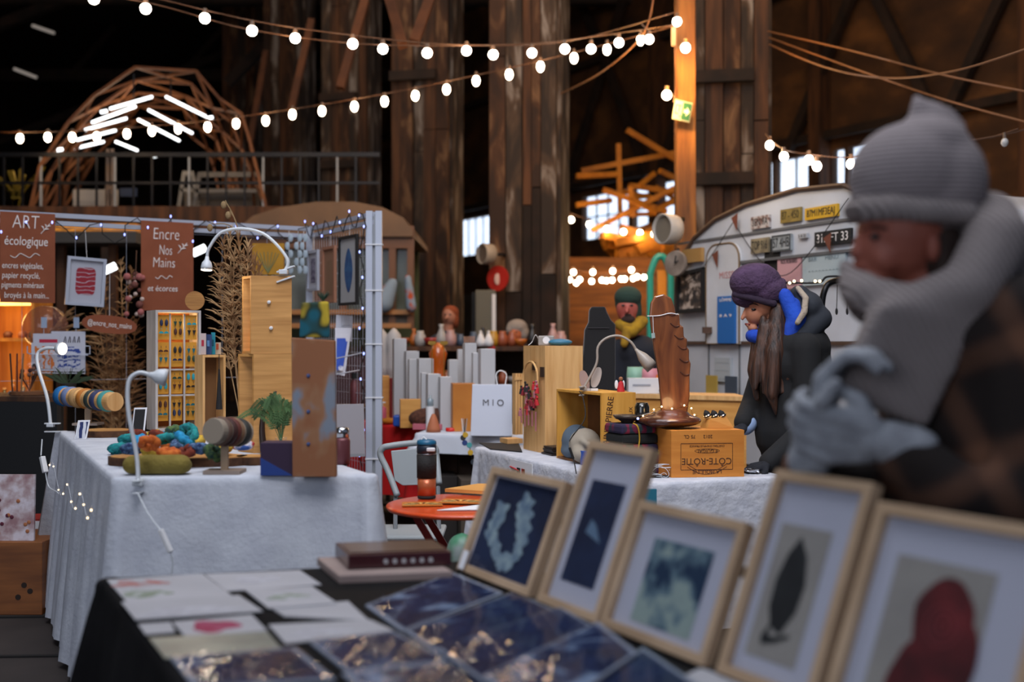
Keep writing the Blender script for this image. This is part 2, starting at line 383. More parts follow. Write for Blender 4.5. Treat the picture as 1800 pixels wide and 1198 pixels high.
# yellow-lit front post with its exit sign
pb = at(1205, 599, 10.4); pb.z = 0
po = thing('wooden_post', 'slim wooden post glowing amber under the bulbs, in front of the broad column', 'post', pb)
m_amber = mat('amber_wood', '#3c210c', .75, col2='#96652a', col3='#6e4215', scale=3, stretch=(3, 3, .35), lo=.3, hi=.7, bump=.3, detail=6)
MB().hexa([pb+V((-.093, -.08, 0)), pb+V((.093, -.08, 0)), pb+V((.093, .08, 0)), pb+V((-.093, .08, 0))],
          [pb+V((-.093, -.08, 6)), pb+V((.075, -.08, 6)), pb+V((.075, .08, 6)), pb+V((-.093, .08, 6))]).build('shaft', m_amber, po, bevel=.01)
MB().tube(spline([at(1187, 75, 10.3), at(1188, 150, 10.3), at(1186, 190, 10.3), at(1187, 245, 10.3)]), .006).build('cable', m_cable, po)
MB().box(at(1184, 62, 10.3), (.04, .03, .19)).build('junction_box', mat('beige_plastic', '#a98b6c', .6), po)
sg = at(1199, 195, 10.24)
so = thing('exit_sign', 'small green and white exit sign screwed to the amber post', 'sign', sg)
X = V((.97, .15, -.18)).normalized(); Y = V((.17, 0, .985)).normalized(); Nn = X.cross(Y); X = X*1.26; Y = Y*1.26
MB().obox(sg-X*.065-Y*.07, X*.13, Y*.14, Nn*.01).build('sign_plate', mat('sign_cream', '#99a093', .5), so)
MB().obox(sg+Nn*.0105-X*.002-Y*.062, X*.062, Y*.124, Nn*.002).build('green_field', mat('sign_green', '#1c5540', .5), so)
MB().prism([sg+Nn*.013+X*a+Y*b for a, b in ((.01, .012), (.03, .012), (.03, .032), (.054, 0), (.03, -.032), (.03, -.012), (.01, -.012))], Nn*.001).build('arrow', mat('sign_arrow', '#d8dcc8', .5), so)
g = MB()
for a, b, c_, d_ in ((-.055, .03, .045, .008), (-.055, -.03, .03, .008), (-.055, -.03, .008, .06), (-.03, -.01, .008, .04), (-.02, -.045, .03, .008)): g.obox(sg+Nn*.0105+X*a+Y*b, X*c_, Y*d_, Nn*.001)
g.build('pictogram', mat('sign_green', '#2f7a5c'), so)

# ---------------------------------------------------------------- strings of bulbs
def bulb_string(label, cable_pts, bulbs, r=.035, stretch=1.0, m=m_bulb, power=0, every=5, drop=.05, hang=0, name='string_lights', lit=True, tilt=0, pcol=(1, .6, .28)):
    pts = spline([at(*p) for p in cable_pts], 10); o = thing(name, label, 'string lights', pts[len(pts)//2])
    MB().tube(pts, .0055, 6).build('cable', m_cable, o)
    for i, (px, py, d) in enumerate(bulbs):
        c = at(px, py, d); near = min(pts, key=lambda q: (q-c).length)
        sk = MB().cyl(c+V((0, 0, r*stretch*.8)), c+V((0, 0, r*stretch+.035)), r*.5, r*.42, 10)
        if (near-c).length < .3: sk.tube([c+V((0, 0, r*stretch+.03)), near], .004, 5)
        b = MB().ell(c, (r, r, r*stretch), 12, 8).build('bulb', m, o, True)
        s_ = sk.build('socket', m_socket, b)
        if power and i % every == 0: lamp('bulb_light', c-V((0, .1, .05)), power, pcol, .05, o)
    return o
dd = lambda px: 8.2+2.0*px/1190
up = [(165, -2), (256, 15), (360, 32), (443, 54), (519, 67), (620, 77), (673, 86), (751, 93), (820, 89), (867, 96), (935, 93), (993, 86), (1039, 86), (1088, 75), (1141, 69)]
bulb_string('string of round white bulbs with the lower cable, across the top of the picture', [(60, -22, 8.3), (256, 4, dd(256)), (430, 50, dd(430)), (620, 76, dd(620)), (820, 80, dd(820)), (1000, 72, dd(1000)), (1185, 22, 10.25)],
            [(x, y, dd(x)) for x, y in up[0::2]], .041, 1, m_bulbw, 4, 2)
bulb_string('second string of round white bulbs, its cable the upper one at top left', [(240, -12, dd(240)), (443, 36, dd(443)), (620, 62, dd(620)), (790, 78, dd(790)), (940, 76, dd(940)), (1060, 62, dd(1060)), (1185, 44, 10.25)],
            [(x, y, dd(x)-.15) for x, y in up[1::2]]+[(1190, 38, 10.2)], .041, 1, m_bulbw, 4, 2)
d2 = lambda px: 12.4-2.0*px/1200
lo = [(35, 243), (84, 241), (127, 241), (170, 240), (223, 235), (267, 230), (313, 226), (365, 223), (415, 217), (467, 212), (514, 201), (566, 195), (623, 187), (676, 178), (730, 168), (785, 157), (837, 142), (895, 131), (950, 117), (1009, 102), (1067, 87), (1126, 70)]
bulb_string('string of small warm oval bulbs rising across the hall to the amber post', [(-20, 232, 12.4), (127, 230, d2(127)), (365, 212, d2(365)), (623, 174, d2(623)), (837, 132, d2(837)), (1009, 92, d2(1009)), (1185, 46, 10.25)],
            [(x, y, d2(x)) for x, y in lo], .036, 1.45, m_bulb, 5, 3)
bulb_string('two bulbs on the cable fixed to the amber post', [(1186, 80, 10.2), (1188, 150, 10.2), (1184, 180, 10.2)], [(1205, 84, 10.1), (1172, 167, 10.15)], .043, 1.05, m_bulb, 40, 1, pcol=(1, .5, .12))
bulb_string('string of bulbs hanging above the caravan roof', [(1345, 235, 9.2), (1378, 262, 9), (1432, 272, 8.8), (1496, 276, 8.6), (1610, 262, 8), (1766, 236, 7.4), (1820, 220, 7.2)],
            [(1353, 255, 9.2), (1378, 275, 9), (1422, 281, 8.8), (1436, 292, 8.7), (1496, 288, 8.6)], .035, 1.1, m_bulbw, 5, 2)
m_off = mat('unlit_bulb_glass', '#b9b6b2', .2, coat=.5)
bulb_string('single unlit bulb hanging right of the foreground woman\'s hat', [(1740, 242, 7.5), (1766, 234, 7.4), (1790, 226, 7.3)], [(1766, 250, 7.4)], .024, 1.2, m_off)
bulb_string('string of bulbs in front of the yellow lath sculpture', [(995, 372, 17), (1067, 394, 17), (1150, 400, 17), (1185, 396, 17)],
            [(1004, 386, 17), (1036, 394, 17), (1067, 402, 17), (1096, 407, 17), (1125, 409, 17), (1150, 411, 17)], .042, 1.1, m_bulb, 5, 2)
bulb_string('crowded string of bulbs above the green-hooded man', [(990, 470, 15), (1060, 480, 15), (1145, 470, 15)],
            [(1008, 478, 15), (1042, 478, 15), (1077, 476, 15), (1110, 474, 15)], .034, 1.1, m_bulb, 7, 1)
bulb_string('lower row of bulbs packed above the green-hooded man', [(990, 487, 14.6), (1060, 489, 14.6), (1145, 482, 14.6)],
            [(1001, 491, 14.6), (1013, 497, 14.6), (1019, 491, 14.6), (1040, 494, 14.6), (1058, 492, 14.6), (1066, 493, 14.6), (1076, 492, 14.6), (1092, 490, 14.6), (1098, 490, 14.6), (1113, 489, 14.6), (1120, 486, 14.6), (1132, 487, 14.6)], .032, 1.1, m_bulb)
for lab, pts in (('thick pale cable sagging from the broad column to the right edge', [(1352, 78, 12), (1450, 118, 8.6), (1560, 137, 8), (1680, 124, 7.4), (1810, 84, 7)]),
                 ('upper thin cable running right from the broad column', [(1350, 55, 12), (1500, 90, 9), (1660, 132, 8.7), (1810, 162, 8.4)]),
                 ('lower thin cable running right from the broad column', [(1352, 66, 12), (1500, 120, 9), (1660, 175, 8.7), (1810, 216, 8.4)]),
                 ('thin cable looping between the middle column and the amber post', [(985, 165, 12.6), (1060, 125, 10.5), (1130, 60, 10.2), (1150, -10, 10.2)])):
    tag(MB().tube(spline([at(*p) for p in pts]), .008, 6).build('hanging_cable', mat('pale_cable', '#7a4f2c', .6)), lab, 'cable')
# ================================================================ far and middle background
# ---- mezzanine with railing
mz = 2.86
mzb = at(250, 372, 13); mzb.z = 0
o = thing('mezzanine', 'dark raised platform with a railing in the left background', 'platform', (mzb.x, 13.5, 0))
MB().box((-5.2, 14.6, mz-.12), (7.4, 3.4, .16)).build('deck', m_dark, o)
MB().box((-5.2, 12.86, mz-.1), (7.4, .06, .26)).build('fascia', m_brown, o)
for i, x in enumerate((-8.6, -6.6, -4.6, -2.6, -1.6)): MB().box((x, 13.0, (mz-.2)/2), (.14, .14, mz-.2)).build('leg', m_dark, o)
MB().bar((-8.8, 12.9, mz+.62), (-1.5, 12.9, mz+.62), .05).build('rail', m_blackmetal, o)
MB().bar((-8.8, 12.9, mz+.30), (-1.5, 12.9, mz+.30), .03).build('rail', m_blackmetal, o)
for i in range(34):
    x = -8.7+i*.21
    MB().bar((x, 12.9, mz-.02), (x, 12.9, mz+.62), .022).build('baluster', m_blackmetal if i % 4 else m_grey, o)
q = at(168, 354, 13.4); tag(MB().box((q.x, 13.4, q.z), (.52, .04, .28)).build('white_board', mat('bone_white', '#a7a098', .8), origin=(q.x, 13.4, q.z)), 'dull white board standing on the raised platform', 'board')
q = at(165, 354, 13.36)
tag(MB().cyl(at(189, 262, 13.2), at(189, 372, 13.2), .025, n=8).cyl(at(197, 262, 13.2), at(197, 372, 13.2), .025, n=8).bar(at(186, 330, 13.2), at(200, 330, 13.2), .05).build('scaffold_pole', mat('aged_steel', '#6b5b50', .5, metal=.4)), 'pair of grey poles rising from the railing under the wooden arch', 'pole')
def scaff(lab, px0, px1, top, bot, d):
    o = thing('scaffold_trestle', lab, 'trestle', at((px0+px1)/2, bot, d)); m = mat('dull_steel', '#6d6862', .5, metal=.4)
    for s_, px in ((-1, px0), (1, px1)):
        for dy in (0, .6):
            MB().bar(at(px+s_*-6, top, d+dy), at(px+s_*5, bot, d+dy), .045).build('leg', m, o)
    MB().bar(at(px0+4, top, d), at(px1-4, top, d), .06).build('top_rail', m, o)
    MB().bar(at(px0, (top*2+bot)/3+6, d), at(px1, (top*2+bot)/3+6, d), .045).build('rail', m, o)
    MB().obox(at(px0+6, bot-2, d+.2), at(px1-6, bot-2, d+.2)-at(px0+6, bot-2, d+.2), (0, .04, 0), UP*.26).build('panel', mat('dusty_panel', '#4d4640', .8), o)
scaff('steel trestle frame on the platform, right of the arch', 345, 462, 307, 374, 13.3)
scaff('narrower steel trestle on the platform, under the right foot of the arch', 318, 345, 305, 374, 14.2)
q = at(226, 338, 13.6); tag(MB().box(q, (.2, .03, .1)).build('blue_plaque', mat('dark_blue', '#23324f', .6)), 'small blue plaque on the platform railing', 'plaque')
# gilt object on the far left of the platform
q = at(28, 345, 13.1); q.z = mz
g = thing('gilded_branch', 'gold tinsel branch at the left end of the platform', 'decoration', q); mg = mat('gold_tinsel', '#8a7424', .4, metal=.5)
for i in range(9):
    a = RN.uniform(-.25, .25); MB().tube(spline([q, q+V((a*.4, 0, .25)), q+V((a*1.6-.05, 0, .42+RN.uniform(0, .1)))]), [.02]*16+[.006], 5).build('twig', mg, g)
# ---- wooden lattice arch with light tubes
ab = at(250, 374, 14.3); ab.z = mz-.04
arch = thing('lattice_arch', 'domed lattice arch of bent laths standing on the platform', 'arch', ab)
m_lath = mat('bent_lath', '#57311a', .7, col2='#7a4a24', scale=4)
def archpt(px, py, d): return at(px, py, d)
outline = [(52, 372), (70, 292), (120, 215), (165, 168), (238, 118), (345, 125), (385, 172), (425, 200), (440, 250), (470, 372)]
rows = []
for k in range(5):
    sc_ = 1-.09*k; d = 12.9+k*.65; cx, cy = 262, 372
    rows.append([archpt(cx+(x-cx)*sc_*(1-.02*(i % 2)*(k % 3)), cy+(y-cy)*sc_, d) for i, (x, y) in enumerate(outline)])
for k in range(5):
    L = rows[k]
    for i in range(len(L)-1):
        MB().bar(L[i], L[i+1], .035, .03).build('lath', m_lath, arch)
        if k < 4:
            M_ = rows[k+1]
            MB().bar(L[i], M_[i+1], .028, .028).build('lath', m_lath, arch)
            if i % 2 == k % 2: MB().bar(L[i+1], M_[i], .028, .028).build('lath', m_lath, arch)
m_tube = mat('light_tube_glow', (.93, .97, 1, 1), .3, emit=3)
tubes = [((194, 191), (267, 170)), ((162, 215), (238, 187)), ((150, 228), (222, 208)), ((135, 246), (203, 229)), ((125, 262), (182, 249)),
         ((292, 170), (361, 204)), ((261, 193), (338, 234)), ((243, 210), (315, 247)), ((204, 249), (241, 264))]
cl = thing('chevron_light', 'chevron rows of white light tubes hung inside the lattice arch', 'light', at(250, 170, 14))
for i, (a, b) in enumerate(tubes):
    p, q = at(*a, 13.0+.3*(i % 5)), at(*b, 13.6+.3*(i % 5)); MB().cyl(p, q, .017, n=8).build('light_tube', m_tube, cl)
for px, py in ((182, 195), (368, 206), (273, 273), (104, 262)): MB().cyl(at(px-5, py+2, 13.2), at(px+6, py, 13.2), .02, n=8).build('light_tube', m_tube, cl)
MB().tube([at(235, 170, 13.3), at(235, 130, 13.3)], .01).build('hanger', m_blackmetal, cl)
MB().tube([at(300, 170, 13.3), at(300, 126, 13.3)], .01).build('hanger', m_blackmetal, cl)
lamp('tube_glow', at(240, 225, 13.6), 25, (1, .75, .5), .3, cl)
# ---- warm-lit stall behind the back grid (left)
q = at(180, 404, 10.6)
o = thing('lit_shop_canopy', 'amber-lit slatted stall canopy behind the left grid panel', 'canopy', (q.x, q.y, q.z))
MB().box((q.x, q.y, q.z), (.78, .5, .07)).build('glowing_slats', mat('amber_glow', '#d98a2e', .5, emit=.55, col2='#7a4a16', scale=30, stretch=(.3, 1, 3)), o)
MB().box((q.x, q.y-.02, q.z-.09), (.8, .5, .1)).build('valance', mat('grey_net', '#4a4642', .9), o)
for dx in (-.38, .1): MB().box((q.x+dx, q.y, (q.z-.1)/2), (.07, .07, q.z-.1)).build('post', m_brown, o)
for lab, x, y in (('bright tube light seen between the red print and the oval sign', 192, 472), ('bright tube light beside the lettered brown sign', 350, 440)):
    tag(MB().cyl(at(x-11, y+5, 10), at(x+11, y-5, 10), .035, n=8).build('tube_light', m_tube), lab, 'light')

# ---- old tram
tb = at(585, 600, 12.5); tb.z = 0
tr = thing('tram', 'old tram body with a curved ochre roof and wood-framed windows behind the grid', 'tram', tb)
m_tramroof = mat('tram_roof', '#5d4630', .6, col2='#75583c', scale=2); m_tramred = mat('tram_maroon', '#3a1216', .5); m_tramwood = mat('tram_wood', '#6b4425', .5)
x0, x1 = at(440, 0, 12.5).x, at(731, 0, 12.5).x
prof = [(0, 0), (.12, .10), (.4, .19), (.8, .25), (1.2, .25), (1.5, .19), (1.72, .08), (1.82, -.06)]
zr = at(0, 402, 12.5).z
pl = [V((x0+(x1-x0)*a/1.82, 12.1, zr+b)) for a, b in prof]
MB().prism(pl+[V((x1, 12.1, zr-.12)), V((x0, 12.1, zr-.12))], (0, 2.2, 0)).build('roof', m_tramroof, tr)
MB().box(((x0+x1)/2, 13.2, .65), (x1-x0-.1, 2.0, 1.1)).build('lower_body', m_tramred, tr)
for z in (at(0, 572, 12.1).z, at(0, 548, 12.1).z): MB().box(((x0+x1)/2, 12.14, z), (x1-x0-.04, .06, .05)).build('moulding', mat('tram_ochre', '#a8733f', .5), tr)
MB().box(((x0+x1)/2, 12.22, 1.62), (x1-x0-.1, .04, .16)).build('waist_panel', mat('tram_grey', '#4d443b', .6), tr)
for px in (448, 560, 604, 660, 690, 722): x = at(px, 0, 12.2).x; MB().box((x, 12.2, (1.5+zr)/2), (.07, .07, zr-1.5)).build('window_post', m_tramwood, tr)
MB().box(((x0+x1)/2, 12.2, zr-.17), (x1-x0-.08, .08, .14)).build('header', m_tramwood, tr)
MB().box(((x0+x1)/2, 14.1, 1.9), (x1-x0-.2, .06, 1.2)).build('far_side', mat('tram_inside', '#2a2c22', .7, col2='#55603f', scale=1.6), tr)
MB().box(((x0+x1)/2, 12.3, 2.0), (x1-x0-.1, .01, .95)).build('window_glass', mat('tram_glass', '#9aa7a0', .1, alpha=.15, coat=.6), tr)
for px in (470, 700): MB().lathe([(.001, -.05), (.33, -.05), (.36, 0), (.33, .05), (.001, .05)], (at(px, 0, 12.5).x, 12.6, .36), (0, 1, 0)).build('wheel', m_black, tr)
q = at(690, 510, 12.05); q.z = 1.68
tag(blob('draped_cloth', [('c', q+V((-.1, 0, .1)), .12, q+V((.0, 0, .3)), .06), ('c', q+V((.2, 0, .05)), .06, q+V((.16, 0, .36)), .04)], mat('pale_blue_cloth', '#8093a6', .9, col2='#b04a26', scale=5, lo=.55, hi=.6), None, .02), 'blue and orange cloths heaped in the tram window', 'cloth')
# ---- yellow lath sculpture
m_yel = mat('yellow_lath', '#a3620f', .6, col2='#c27c1c', scale=4)
q = at(1095, 440, 17.5); q.z = 2.2
sc = thing('lath_sculpture', 'tangled sculpture of ochre yellow laths piled before the far window', 'sculpture', (q.x, q.y, 0))
def lath(a, b, w=.13, dz=0, part='lath'): MB().bar(at(*a, 17.3+dz), at(*b, 17.5+dz), w, .07, (0, 1, 0)).build(part, m_yel, sc)
for a, b in (((1087, 252), (1090, 372)), ((1022, 300), (1190, 268)), ((1013, 309), (1086, 306)), ((1102, 228), (1188, 280)), ((1106, 326), (1188, 338)), ((1108, 326), (1112, 380)),
             ((1060, 333), (1172, 372)), ((1013, 360), (1075, 352)), ((1040, 405), (1185, 330)), ((1150, 372), (1190, 350)), ((1108, 346), (1140, 344)), ((1160, 300), (1185, 312)), ((1125, 325), (1150, 305))):
    lath(a, b, .075, RN.uniform(-.2, .2))
r_ = random.Random(4)
for i in range(30):
    cx, cy = r_.uniform(1085, 1185), r_.uniform(412, 450); a = r_.uniform(-.7, .5); l = r_.uniform(18, 50)
    if cy > 425 and cx < 1095: cx += 30
    lath((cx-l*math.cos(a), cy-l*math.sin(a)*.8), (cx+l*math.cos(a), cy+l*math.sin(a)*.8), r_.uniform(.08, .17), r_.uniform(-.4, .4))
for i in range(8):
    cx, cy = r_.uniform(1120, 1185), r_.uniform(335, 405); a = r_.uniform(-.9, .9); l = r_.uniform(14, 34)
    lath((cx-l*math.cos(a), cy-l*math.sin(a)), (cx+l*math.cos(a), cy+l*math.sin(a)), .06, r_.uniform(-.4, .4))
MB().bar(V((at(1100, 0, 17.8).x, 17.8, 0)), at(1100, 440, 17.8), .3).build('base_post', m_brown, sc)
MB().bar(V((at(1160, 0, 17.8).x, 17.8, 0)), at(1160, 440, 17.8), .3).build('base_post', m_brown, sc)
lamp('sculpture_fill', at(1110, 440, 15.2), 40, (1, .55, .16), .3)  # unseen warm point light added to brighten the laths
# ---- low timber wall behind the bulbs
q = at(1070, 520, 16.2)
tag(MB().obox((at(992, 0, 16.2).x, 16.2, 0), (at(1190, 0, 16.2).x-at(992, 0, 16.2).x, 0, 0), (0, .15, 0), UP*at(0, 452, 16.2).z).build('timber_partition', mat('lit_brown_boards', '#4a2a12', .8, col2='#7a4a1e', scale=2.5, stretch=(.5, .5, 4))), 'brown boarded partition glowing under the crowded bulbs', 'partition')
# ---- teal arch with orange panel
ta = at(1163, 600, 11.5); ta.z = 0
o = thing('teal_archway', 'teal tube archway with an orange panel inside, left of the caravan', 'archway', ta)
zt = at(0, 450, 11.5).z; xa, xb = at(1143, 0, 11.5).x, at(1179, 0, 11.5).x
MB().tube([(xa, 11.5, 0)]+spline([(xa, 11.5, zt-.18), (xa+.05, 11.5, zt-.04), ((xa+xb)/2, 11.5, zt), (xb-.05, 11.5, zt-.04), (xb, 11.5, zt-.18)])+[(xb, 11.5, 0)], .035, 8).build('tube_frame', mat('teal_paint', '#2fa090', .4), o)
MB().box(((xa+xb)/2+.02, 11.56, 1.045), (xb-xa-.12, .04, 2.09)).build('orange_panel', mat('orange_panel', '#e08a18', .6), o)
# ---- round lamps and signs
def drumlamp(lab, px, py, d, r, col, face):
    c = at(px, py, d); ax = V((-.9, -.6, 0)).normalized(); o = thing('round_spotlight', lab, 'spotlight', c)
    MB().lathe([(r*.55, .0), (r*.95, .03), (r, .07), (r, .16), (r*.92, .17), (r*.9, .13), (r*.2, .11)], c, ax, 24).build('shell', mat('putty_'+col, col, .5), o, True)
    MB().lathe([(.001, .135), (r*.86, .135), (r*.86, .14), (.001, .14)], c, ax, 24).build('lens', mat('lens_'+face, face, .4), o)
    return o
o = drumlamp('round cream drum spotlight fixed beside the caravan roof', 1190, 404, 9.3, .125, '#a9a29a', '#6e675c')
MB().tube([at(1190, 404, 9.35), at(1200, 385, 9.6)], .02).build('bracket', m_blackmetal, o)
o = drumlamp('round drum spotlight above the red disc on the middle column', 869, 447, 12.5, .115, '#9a8d7e', '#6c5d50')
MB().tube([at(872, 447, 12.5), at(890, 447, 13)], .02).build('bracket', m_blackmetal, o)
c = at(876, 489, 12.6); o = thing('red_disc_sign', 'red oval disc sign with a pale bottle shape, below the drum spotlight', 'sign', c)
MB().lathe([(.001, 0), (.14, 0), (.14, .02), (.001, .02)], c, (-.55, -.83, 0), 24).build('disc', mat('signal_red', '#b3261b', .5), o)
MB().ell(c+V((-.01, -.025, -.01)), (.035, .01, .065)).build('pale_emblem', mat('cream', '#c9a79a', .6), o)
MB().tube([c+V((0, .02, 0)), c+V((.06, .45, 0))], .015).build('bracket', m_blackmetal, o)
c = at(1191, 463, 9.15); o = thing('wall_clock', 'pale round clock hanging under the cream drum spotlight', 'clock', c)
MB().lathe([(.001, 0), (.1, 0), (.105, .02), (.1, .04), (.001, .035)], c, (-.7, -.7, 0), 24).build('dial', mat('clock_face', '#8f8378', .5, col2='#6e6259', scale=8), o)
MB().bar(c+V((-.03, -.04, 0)), c+V((-.02, -.04, .06)), .008).bar(c+V((-.03, -.04, 0)), c+V((.0, -.05, .02)), .008).build('hands', m_black, o)
MB().tube([c+V((0, .02, .1)), c+V((.05, .3, .14))], .012).build('hook', m_blackmetal, o)
# ---- grey cabinet by the wall
q = at(854, 600, 12.4); q.z = 0
o = thing('grey_cabinet', 'tall grey-green metal cabinet left of the middle column', 'cabinet', q)
MB().box((q.x, q.y, .96), (.22, .25, 1.92)).build('body', mat('cabinet_grey', '#5e5a4d', .6), o, bevel=.01)
MB().box((q.x+.09, q.y-.14, 1.5), (.04, .02, .75)).build('label_strip', m_white, o)
MB().box((q.x-.13, q.y+.05, 1.45), (.04, .2, .9)).build('side_panel', m_black, o)

# ================================================================ caravan
CB = V((1.36, 9.45, 0)); CD = V((.40, -.9165, 0)).normalized(); CN = V((-.9165, -.40, 0)); CL = 2.85
def cp(s, z, out=0): p = CB+CD*s+CN*out; return V((p.x, p.y, z))
def cs(px, out=0):   # distance along the side for a column of the photo
    k = (px-900)/2000; b = CB+CN*out; return (k*b.y-b.x)/(CD.x-k*CD.y)
def cz(px, py): p = CB+CD*cs(px); return EYE-(py-599)/2000*p.y
cv = thing('caravan', 'old white caravan with a curved roof, papered with number plates and notices', 'caravan', cp(CL/2, 0))
m_cv = mat('caravan_white', '#c4c8d0', .5, col2='#a8abb0', scale=1.3, bump=.05)
sil = [(0.02, .45), (0, 1.5), (.03, 1.85), (.12, 2.06), (.30, 2.2), (.6, 2.32), (1.0, 2.39), (1.6, 2.43), (2.1, 2.40), (2.5, 2.25), (2.75, 2.0), (2.85, 1.7), (2.85, .45)]
MB().prism([cp(a, b) for a, b in sil], -CN*1.9).build('body', m_cv, cv)
rf = MB(); rim = [cp(a, b, .012) for a, b in sil[1:-1]]
rf.tube(rim, .018, 6); rf.build('roof_trim', mat('rusty_trim', '#4d3a2e', .6), cv)
MB().obox(cp(.05, cz(1350, 408), 0), cp(2.75, cz(1350, 408)+.0, 0)-cp(.05, cz(1350, 408), 0), CN*.012, UP*.018).build('upper_seam', mat('seam_grey', '#5b5c5e', .5), cv)
zs = cz(1450, 444)
MB().obox(cp(.95, zs-.015, 0), CD*1.8, CN*.03, UP*.02).build('window_rail', mat('seam_grey', '#5b5c5e'), cv)
MB().obox(cp(.02, 1.72, 0), CD*.42, CN*.02, UP*.03).build('left_seam', mat('seam_grey', '#5b5c5e'), cv)
MB().obox(cp(.02, cz(1260, 605), 0), CD*2.7, CN*.02, UP*.025).build('lower_rail', mat('rusty_trim', '#4d3a2e'), cv)
for px in (1246, 1300): MB().obox(cp(cs(px), .5, 0), CD*.012, CN*.008, UP*.95).build('panel_seam', mat('seam_grey', '#5b5c5e'), cv)
# door with rounded top
s0, s1 = cs(1248), cs(1306); zt = cz(1280, 428); zb = cz(1280, 604); rr = .13
arc = [(s0, zb), (s1, zb), (s1, zt-rr)]+[(s1-rr+rr*math.cos(a), zt-rr+rr*math.sin(a)) for a in (.3, .6, .9, 1.2, PI/2)]+[(s0+rr-rr*math.sin(a), zt-rr+rr*math.cos(a)) for a in (0, .3, .6, .9, 1.2, PI/2)]
dr = MB().prism([cp(a, b, .005) for a, b in arc], CN*.03).build('door', mat('door_white', '#cfd2d8', .5, col2='#babcc0', scale=2), cv)
MB().tube([cp(a, b, .035) for a, b in arc], .008, 5, closed=True).build('door_seal', mat('ochre_seal', '#6b5436', .7), dr)
MB().box(cp(s0+.05, cz(1250, 580), .06), (.07, .05, .05)).build('handle', mat('rusted_latch', '#4a3020', .6), dr)
MB().obox(cp(cs(1206), cz(1215, 462), .01), CD*(cs(1240)-cs(1206)), CN*.03, UP*.11).build('ochre_lamp', mat('ochre_glass', '#a8804a', .4), cv)
MB().obox(cp(cs(1372), 1.0, .005), cp(cs(1372)+.02, 1.0, .005)-cp(cs(1372), 1.0, .005), CN*.01, UP*.7).build('panel_seam', mat('seam_grey', '#5b5c5e'), cv)
MB().obox(cp(cs(1345), cz(1345, 478), .001), CD*(cs(1372)-cs(1345)), CN*.006, UP*(cz(1345, 462)-cz(1345, 490)+.12)).build('dark_window', m_black, cv)
for k in (0, 1): MB().lathe([(.001, 0), (.26, 0), (.3, .05), (.3, .15), (.001, .16)], cp(1.6+.7*k, .3, -.2), CN).build('wheel', m_black, cv)
text('MISSE', mat('faded_red', '#b06a66', .8), cv, cp(cs(1284), cz(1284, 484), .037), CD, UP, .075, 'door_lettering', spacing=1.1)
def plate(name, lab, pxa, pxb, pyt, pyb, m, txt=None, tm=None, size=.1, cat='number plate', out=.02, slant=0, group=None, tcol='#1b1b1b'):
    pm = (pxa+pxb)/2; a, b = cs(pxa, out), cs(pxb, out); zt, zb = cz(pm, pyt), cz(pm, pyb)
    q = cp((a+b)/2, zb, out); o = thing(name, lab, cat, q)
    MB().obox(cp(a, zb, out-.018), CD*(b-a), CN*.02, UP*(zt-zb)).build('plate' if cat == 'number plate' else 'sheet', m, o)
    if txt:
        ln = txt.split('\n')
        for i, l in enumerate(ln):
            if l.strip(): text(l, tm or mat('ink_'+tcol, tcol, .7), o, cp((a+b)/2, zt-(zt-zb)*(i+.5)/len(ln), out+.004), CD, UP, (zt-zb)/len(ln)*(.85 if len(ln) == 1 else .55), fit=(b-a)*(.86 if len(ln) == 1 else .7))
    return o, a, b, zt, zb
plate('number_plate', 'rusted number plate half torn, top left of the caravan plates', 1320, 1352, 380, 402, mat('plate_torn', '#6b4f48', .6, col2='#b0a8a4', scale=22, lo=.4, hi=.55), '3EN 9A', None, .1)
plate('number_plate', 'olive brown number plate in the caravan\'s top row', 1372, 1407, 367, 391, mat('plate_olive', '#6d5a26', .5, col2='#8a7436', scale=12), '87 - 450', mat('ink_olive', '#3c3218', .6), .1)
plate('number_plate', 'bright yellow number plate in the caravan\'s top row', 1415, 1472, 363, 384, mat('plate_yellow', '#c99a17', .5), '87M1MF3EAJ', None, .085)
plate('number_plate', 'tan number plate in the caravan\'s lower row, left of the grey one', 1320, 1351, 419, 445, mat('plate_tan', '#8f8266', .6, col2='#6a5f4b', scale=14), 'TOP 916', None, .095)
o, a, b, zt, zb = plate('number_plate', 'grey bordered number plate right of the tan one', 1357, 1390, 413, 442, mat('plate_grey', '#7f8487', .5, col2='#9aa0a2', scale=14), '57 4HB', None, .1)
g = MB()
for aa, bb, cc, dd_ in ((a, zb, b-a, .012), (a, zt-.012, b-a, .012), (a, zb, .012, zt-zb), (b-.012, zb, .012, zt-zb)): g.obox(cp(aa, bb, .021), CD*cc, CN*.004, UP*dd_)
g.build('border', mat('ink_grey', '#3d4144'), o)
plate('number_plate', 'black number plate with white characters on the caravan', 1432, 1496, 405, 431, m_black, '31.  FT 33', m_chalk, .115)
plate('sticker', 'tiny dark sticker marks between two plates on the caravan', 1403, 1418, 411, 419, mat('sticker_white', '#a9aaac'), 'S A D', None, .05, 'sticker')
plate('paper_notice', 'pink paper notice pinned above the purple hat', 1367, 1408, 450, 508, mat('pink_paper', '#b98d90', .8), 'NOS HORAIRES\n \nMERCREDI', None, .032, 'notice')
plate('paper_notice', 'wide pale blue-grey menu sheet on the caravan', 1411, 1486, 445, 500, mat('menu_sheet', '#a9b5b7', .7, col2='#9aa9ae', scale=3), 'BAR      MENU\n.........\n.......', mat('ink_soft', '#78878c'), .032, 'notice')
o, a, b, zt, zb = plate('poster', 'bright blue poster with pictograms on the caravan door', 1261, 1291, 521, 603, mat('blue_poster', '#1f62a8', .6), 'LÔMME\n \n8 A 9\n \n \n ', m_chalk, .042, 'poster', out=.055)
